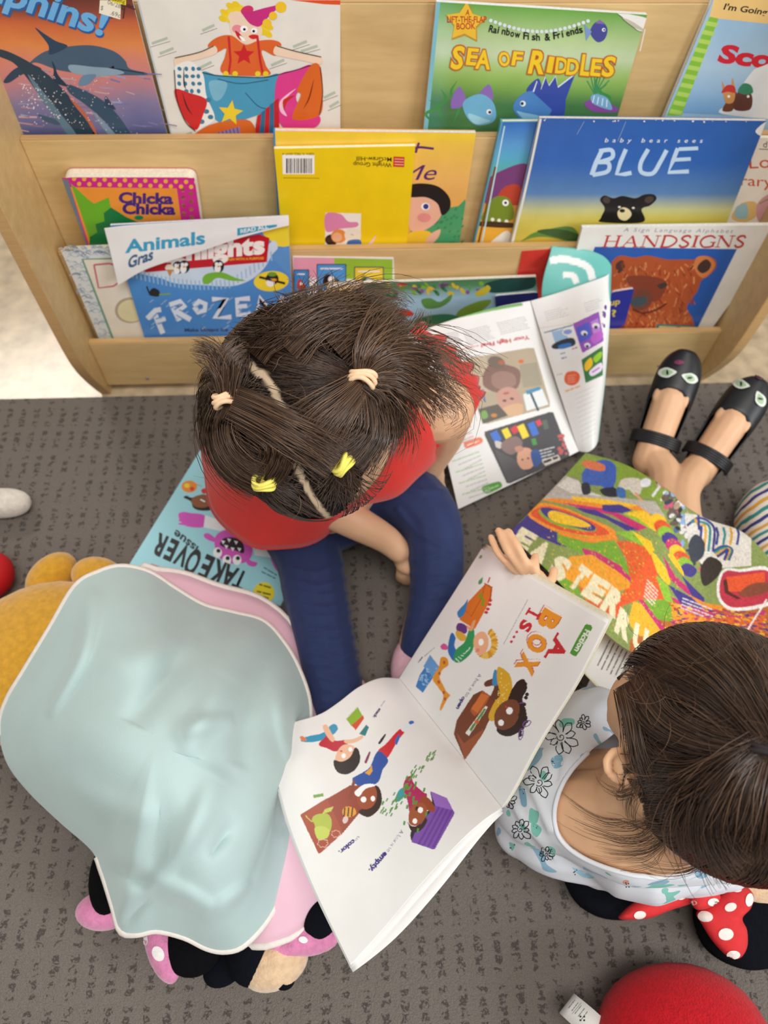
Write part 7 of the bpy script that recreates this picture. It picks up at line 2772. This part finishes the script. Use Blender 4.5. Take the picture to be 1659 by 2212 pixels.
# shoes with cat eyes
RUB = mat('black_rubber', '1d1d20', rough=.42, noise=.1, nscale=300, bump=.08, bscale=900)
for i, (h, a, n_, s_, L) in enumerate(feet):
    V, F = [], []
    NS, NA = 40, 28
    for j in range(NS + 1):
        t = j / NS
        x = -.12 + 1.22 * t
        w = .0345 * math.sqrt(max(0, 1 - ((t - .5) / .5) ** 4)) * (.80 + .26 * t)
        hh = .022 + .004 * math.sin(t * 3.1)
        for k in range(NA + 1):
            ph = math.pi * 2 * k / NA
            V.append(h + a * L * x + s_ * w * math.cos(ph) + n_ * ((hh if math.sin(ph) > 0 else .026) * math.sin(ph) * min(1, w / .015) - .002))
    for j in range(NS):
        t = (j + .5) / NS
        for k in range(NA):
            ph = math.pi * 2 * (k + .5) / NA
            sp_ = math.sin(ph)
            open_ = sp_ > .05 + .5 * max(0, (t - .55)) and .10 < t < .66 - .10 * abs(math.cos(ph)) ** 2
            if t < .16 and sp_ > .55:
                open_ = True
            if not open_:
                q = j * (NA + 1) + k
                F.append([q, q + 1, q + NA + 2, q + NA + 1])
    sh = mesh_obj('shoe', V, F, RUB, p2, True)
    bm = bmesh.new(); bm.from_mesh(sh.data)
    bmesh.ops.remove_doubles(bm, verts=bm.verts, dist=1e-5)
    bmesh.ops.delete(bm, geom=[v for v in bm.verts if not v.link_faces], context='VERTS')
    for _ in range(10):
        new = {}
        for v in bm.verts:
            nb = [e.other_vert(v).co for e in v.link_edges if e.is_boundary]
            if len(nb) == 2:
                new[v] = v.co * .4 + (nb[0] + nb[1]) * .3
        for v, c in new.items():
            v.co = c
    bm.to_mesh(sh.data); bm.free()
    sh.data.polygons.foreach_set('use_smooth', [True] * len(sh.data.polygons))
    so = sh.modifiers.new('thickness', 'SOLIDIFY'); so.thickness = .0022; so.offset = 1
    # strap
    st = []
    mb = MB()
    for dd in (-.007, -.0035, 0, .0035, .007):
        pts = [h + a * (L * .20 + dd) + s_ * .035 * math.cos(q) + n_ * (.030 * math.sin(q) - .002) for q in np.linspace(-.1, math.pi + .1, 16)]
        mb.tube(pts, .0030, 8)
    mb.build('strap', RUB, sh)
    me = sh.data
    Vw = np.array([v.co[:] for v in me.vertices]) + np.array(p2.location)
    A = Art(mesh_surf(Vw, [p.vertices[:] for p in me.polygons]), maxlen=5, eps=.0001)

    def leaf(cx, cy, L_, W_, rot):
        c, d = math.cos(math.radians(rot)), math.sin(math.radians(rot))
        def loop(s):
            o = []
            for q in np.linspace(0, 2 * math.pi, 26)[:-1]:
                x, y = math.cos(q) * L_ * s, math.sin(q) * W_ * s * (1 - .55 * max(0, math.cos(q)))
                o.append((cx + x * c - y * d, cy + x * d + y * c))
            return o
        A.layer = 1; A.p('e6ecdf', pts=loop(1))
        A.layer = 3; A.p('a9c7a0', pts=[(cx + (x - cx) * .62, cy + (y - cy) * .7) for x, y in loop(1)])
        A.layer = 5; A.e('16181a', cx, cy, 2.2, W_ * .5, rot * .4)
    if i == 0:
        leaf(1443, 806, 19, 11, -4); leaf(1488, 817, 17, 11, 200)
        A.layer = 1; A.e('7a2a52', 1467, 784, 10, 5)
    else:
        leaf(1602, 832, 18, 10, 12); leaf(1640, 862, 17, 11, 250)
        A.layer = 1; A.e('4a2238', 1640, 815, 9, 6, 30)
    A.s_off = 0
    P, Nn = A.surf(np.concatenate(A.V))
    Lr = np.concatenate(A.Lr)
    mesh_obj('cat_eye_print', P + Nn * (.0026 + .00015 * Lr)[:, None], np.concatenate(A.T).astype(np.int32), PRINT, sh, False, np.concatenate(A.C))


# top: white jersey with line drawings and leaf shapes
def jersey():
    m = bpy.data.materials.new('white_patterned_jersey')
    m.use_nodes = True
    nt = m.node_tree
    N, L = nt.nodes, nt.links
    bs = N['Principled BSDF']
    bs.inputs['Roughness'].default_value = .85
    tc = N.new('ShaderNodeTexCoord')
    base = (*lin('dfe3ea'), 1)

    def blot(scale, lo, col, prev, seed):
        mp = N.new('ShaderNodeMapping')
        mp.inputs['Location'].default_value = (seed, seed * 2, 0)
        L.new(tc.outputs['Object'], mp.inputs[0])
        n = N.new('ShaderNodeTexNoise')
        n.inputs['Scale'].default_value = scale
        n.inputs['Detail'].default_value = .5
        L.new(mp.outputs[0], n.inputs[0])
        c = N.new('ShaderNodeMath'); c.operation = 'GREATER_THAN'; c.inputs[1].default_value = lo
        L.new(n.outputs[0], c.inputs[0])
        x = N.new('ShaderNodeMix'); x.data_type = 'RGBA'
        L.new(c.outputs[0], x.inputs[0])
        if isinstance(prev, tuple):
            x.inputs[6].default_value = prev
        else:
            L.new(prev, x.inputs[6])
        x.inputs[7].default_value = (*lin(col), 1)
        return x.outputs[2]
    c = blot(38, .70, '8fb8cf', base, 1.3)
    c = blot(44, .71, '7fc4b4', c, 4.7)
    L.new(c, bs.inputs['Base Color'])
    return m


JER = jersey()
NECK = [(1318, 1592), (1280, 1618), (1240, 1655), (1212, 1700), (1198, 1750), (1200, 1790), (1218, 1822), (1255, 1850), (1310, 1874), (1370, 1890), (1430, 1895), (1485, 1880), (1530, 1858), (1570, 1826), (1640, 1760), (1640, 1560), (1480, 1500), (1360, 1560)]
tb = Body()
tb.limb([N2 - Zv * .055, PZ(1380, 1775, .17), PL2 - Zv * .01], [.056, .075, .083])
tb.ell((S2L + S2R) / 2 - Zv * .013 + np.array([0, .014, 0]), (sd2 * .098, unit(np.cross(Zv, sd2)) * .065, Zv * .057))
tb.limb([S2L, (S2L + up_c) / 2 + Zv * .004, up_c], [.0365, .0465, .0525])
tb.limb([S2R, (S2R + up_c) / 2 + Zv * .004, up_c], [.038, .0465, .0525])
tb.limb([S2L, PZ(1150, 1740, .165), PZ(1150, 1690, .150)], [.0365, .039, .038])
tb.limb([PZ(1130, 1790, .10), PZ(1200, 1800, .12), PZ(1300, 1790, .12)], [.032, .045, .06])
tb.limb([S2R, PZ(1580, 1770, .19)], [.038, .039])
tb.ell(PL2, (sd2 * .110, Y * .078, Zv * .080))
tb.limb([PZ(1230, 1700, .20), PZ(1250, 1600, .17), PZ(1290, 1560, .15)], [.05, .045, .04])


def cut_neck(c, n):
    return inside([proj(c[None])[0]], NECK)[0] and np.dot(CAM - c, n) > -.02 and c[2] > .16


topo = tb.melt('top', JER, p2, .004, 6, cut=cut_neck)
s_ = topo.modifiers.new('thickness', 'SOLIDIFY'); s_.thickness = .0018; s_.offset = -1
wrinkle(topo, [([(1110, 1640), (1150, 1700), (1190, 1790)], 9, .002), ([(1090, 1700), (1130, 1770), (1200, 1850)], 8, .002), ([(1180, 1560), (1210, 1620), (1200, 1680)], 9, -.002)], np.array(p2.location))
me = topo.data
Vw = np.array([v.co[:] for v in me.vertices]) + np.array(p2.location)
tsurf = mesh_surf(Vw, [p.vertices[:] for p in me.polygons])
mb = MB()
ring = crs([PZ(*q) if len(q) == 3 else q for q in []] or np.array(NECK[1:13], float), 6)
P, Nn = tsurf(ring)
P = np.array([P[max(0, i - 3):i + 4].mean(0) for i in range(len(P))])
mb.tube(resample(P + Nn * .0006, 60), .0022, 8)
mb.build('neck_binding', mat('white_jersey', 'e4e7ee', rough=.85), topo)
# drawings of flowers and curls on the cloth
A = Art(tsurf, maxlen=9, eps=.00001)
INK = '23262e'


def bloom(cx, cy, R_, rot, n=9):
    for k in range(n):
        a = rot + 2 * math.pi * k / n + rnd.uniform(-.2, .2)
        l = R_ * rnd.uniform(.7, 1.15)
        w = .55
        A.l(INK, 2.0, cx + .3 * R_ * math.cos(a - .3), cy + .3 * R_ * math.sin(a - .3), cx + .8 * l * math.cos(a - w * .5), cy + .8 * l * math.sin(a - w * .5), cx + l * math.cos(a), cy + l * math.sin(a), smooth=True)
        A.layer = 2
        A.l(INK, 2.0, cx + l * math.cos(a), cy + l * math.sin(a), cx + .75 * l * math.cos(a + w * .5), cy + .75 * l * math.sin(a + w * .5), cx + .35 * R_ * math.cos(a + .5), cy + .35 * R_ * math.sin(a + .5), smooth=True)
        A.layer = 2
    A.l(INK, 1.8, *sum([[cx + .22 * R_ * t * math.cos(rot + 7 * t), cy + .22 * R_ * t * math.sin(rot + 7 * t)] for t in np.linspace(.1, 1.2, 12)], []), smooth=True)
    A.layer = 2


for q in ((1165, 1690, 34, .3), (1212, 1592, 36, 1.2), (1124, 1792, 26, 2.2), (1180, 1845, 18, .8), (1098, 1730, 18, .4), (1260, 1560, 16, 2)):
    bloom(*q)
for pts, c in (((1121, 1700, 1134, 1706, 1138, 1740, 1126, 1738), '86b2cc'), ((1190, 1640, 1212, 1630, 1216, 1652, 1198, 1660), '86b2cc'), ((1150, 1776, 1170, 1790, 1160, 1808, 1148, 1796), '7cc3b2'), ((1186, 1828, 1200, 1836, 1196, 1852, 1186, 1846), '7cc3b2'),
               ((1236, 1874, 1264, 1884, 1284, 1896, 1258, 1894), '9fd0e2'), ((1348, 1902, 1358, 1902, 1356, 1910, 1346, 1908), 'e0a088'), ((1130, 1655, 1142, 1648, 1146, 1660), '7cc3b2'), ((1100, 1820, 1112, 1826, 1106, 1838), '7cc3b2')):
    A.layer = 1
    A.b(c, *pts)
    for _ in range(5):
        A.layer = 2
        A.e('2a3a4a', pts[0] + rnd.uniform(2, 12), pts[1] + rnd.uniform(4, 16), 1.4)
        A.layer = 2
A.build('cloth_print', topo, mat('cloth_ink', rough=.85, attr=True))
# shorts
sb = Body()
for q, k in zip(hk, (-1, 1)):
    sb.limb([q[0], q[0] * .65 + q[1] * .35, q[0] * .38 + q[1] * .62], [.066, .056, .046], 8)
sb.ell(PL2, (sd2 * .106, Y * .074, Zv * .08))
sb.melt('shorts', JER, p2, .0042, 5)

# hair
cb2 = Comb(H2, ax2, (.080, .098, .096))
cv, cf = cap_mesh(cb2, None, 0)
keep = []
for f in cf:
    m_ = cv[f].mean(0)
    l = cb2.Ai @ (m_ - H2)
    fc = proj(m_[None])[0]
    if l[1] > .35 and l[2] < .25:
        continue
    if l[2] < -.75 and l[1] > -.5:
        continue
    if fc[0] < 1378 - max(0, (1480 - fc[1])) * .1 and 1440 < fc[1] < 1700 and l[1] > -.3:
        continue
    keep.append(f)
hair2 = mesh_obj('hair', cv, keep, CAPM, p2, True, np.tile(np.array(lin('1b1411')), (len(cv), 1)))
PT = (1668, 1625)
roots = 0
while roots < 4200:
    u, v = rnd.uniform(1340, 1780), rnd.uniform(1350, 1890)
    if not cb2.visible([(u, v)])[0]:
        continue
    if u < 1368 and 1470 < v < 1690:
        continue
    roots += 1
    k = np.linspace(0, 1, 12)
    T = (PT[0] + rnd.gauss(0, 12), PT[1] + rnd.gauss(0, 12))
    dx, dy = T[0] - u, T[1] - v
    L = math.hypot(dx, dy) + 1e-6
    bow = (26 if v < 1600 else -30) * (1 if u < PT[0] else -.5) + rnd.gauss(0, 8)
    q = np.stack([u + dx * k - dy / L * bow * np.sin(k * 3.14) * -1, v + dy * k + dx / L * bow * np.sin(k * 3.14) * -1], 1)
    cb2.strand(cb2.on(q, .001 + .008 * k ** 1.5 + rnd.uniform(0, .004) * np.sin(k * 3.14)), .00042, hair_col(0, .38))
B2 = lambda *a, **k: bundle(cb2, *a, **k)
B2([(1360, 1470, .001), (1420, 1560, .005), (1530, 1610, .010), (1660, 1625, .014)], 260, 70, 30, 0, .5, need=True)
B2([(1440, 1400, .001), (1540, 1470, .006), (1620, 1560, .010), (1668, 1620, .014)], 300, 80, 30, 0, .5, need=True)
B2([(1580, 1380, .001), (1640, 1460, .006), (1680, 1560, .010), (1680, 1620, .014)], 300, 90, 30, 0, .5, need=True)
B2([(1392, 1690, .001), (1480, 1690, .008), (1580, 1660, .012), (1666, 1630, .014)], 260, 50, 30, 0, .5)
# the tail, hanging down over the nape
B2([(1668, 1630, .016), (1600, 1700, .022), (1560, 1780, .020), (1590, 1850, .016), (1620, 1884, .010)], 420, 40, 80, 0, .5, frizz=.6)
B2([(1670, 1630, .016), (1650, 1720, .024), (1640, 1800, .022), (1630, 1870, .012)], 420, 40, 80, .0, .7, frizz=.6)
B2([(1668, 1630, .014), (1560, 1690, .014), (1470, 1740, .010), (1420, 1770, .004)], 300, 40, 60, .05, .6, frizz=.6)
B2([(1660, 1640, .016), (1540, 1730, .016), (1500, 1800, .012), (1520, 1840, .006)], 300, 40, 70, .05, .7, frizz=.6)
B2([(1345, 1490, .002), (1362, 1560, .003), (1375, 1640, .002), (1400, 1700, .002)], 130, 18, 26, .05, .6, frizz=.8)
# loose wisps across the back
def back_pt(u, v, d):
    return None


bs_ = mesh_surf(np.array([v.co[:] for v in body2.data.vertices]) + np.array(p2.location), [p.vertices[:] for p in body2.data.polygons])
for c, n, sp in (([(1410, 1740), (1360, 1770), (1290, 1765), (1230, 1730), (1200, 1700)], 10, 14), ([(1420, 1790), (1370, 1810), (1290, 1800), (1220, 1770), (1180, 1745)], 10, 16), ([(1440, 1760), (1390, 1790), (1330, 1800), (1270, 1790)], 26, 34),
                 ([(1450, 1800), (1400, 1835), (1330, 1845), (1270, 1835)], 22, 22), ([(1520, 1840), (1470, 1870), (1420, 1880), (1380, 1870)], 26, 22), ([(1400, 1700), (1350, 1720), (1310, 1705), (1290, 1680)], 18, 20),
                 ([(1560, 1850), (1530, 1885), (1490, 1890), (1450, 1880)], 24, 16), ([(1390, 1690), (1370, 1740), (1370, 1790)], 18, 16), ([(1380, 1660), (1340, 1690), (1320, 1660)], 8, 10), ([(1590, 1860), (1570, 1900), (1545, 1890)], 18, 18)):
    for _ in range(n):
        o_ = rnd.gauss(0, 1)
        end = rnd.uniform(.55, 1)
        q = resample(crs(np.array(c, float), 6), 30)
        q = resample(q[:max(5, int(30 * end))], 12) + np.array([[o_ * sp * .4 * (.4 + t), o_ * sp * .7 * (.3 + t)] for t in np.linspace(0, 1, 12)])
        P, Nn = bs_(q)
        cb2.strand(P + Nn * (np.linspace(.010, .0025, 12))[:, None], .00024, hair_col(.1, .9))
for _ in range(260):
    t = rnd.random()
    e_ = crs(np.array([(1408, 1408), (1372, 1448), (1352, 1490), (1350, 1550), (1358, 1610), (1372, 1650)], float), 8)
    p_ = resample(e_, 60)[int(t * 59)] + np.array([rnd.uniform(-9, 6), rnd.uniform(-6, 6)])
    L = rnd.uniform(50, 130)
    a = rnd.gauss(.75 - .35 * t, .25)
    q = [(p_[0] + L * k * math.cos(a) , p_[1] + L * k * math.sin(a) + 14 * k * k) for k in np.linspace(0, 1, 10)]
    if cb2.visible(q).all():
        cb2.strand(cb2.on(q, np.linspace(.0005, .005, 10)), .00032, hair_col(0, .5))
for _ in range(90):
    u, v = rnd.uniform(1370, 1660), rnd.uniform(1370, 1860)
    a = rnd.uniform(0, 6.28)
    L = rnd.uniform(30, 100)
    q = [(u + L * t * math.cos(a + t * .8), v + L * t * math.sin(a + t * .8)) for t in np.linspace(0, 1, 8)]
    cb2.strand(cb2.on(q, np.linspace(.006, .02, 8)), .0002, hair_col(.3, 1))
wrap_strands(cb2, [PT], 1800, 0, .4, lambda l: not (l[1] > .35 and l[2] < .25) and l[2] > -.72)
cb2.build('hair_strands', hair2)
hair_tie(cb2, 1668, 1626, (-.3, 1), .012, 2, mat('dark_elastic', '2a2226', rough=.7), p2, lift=.016)
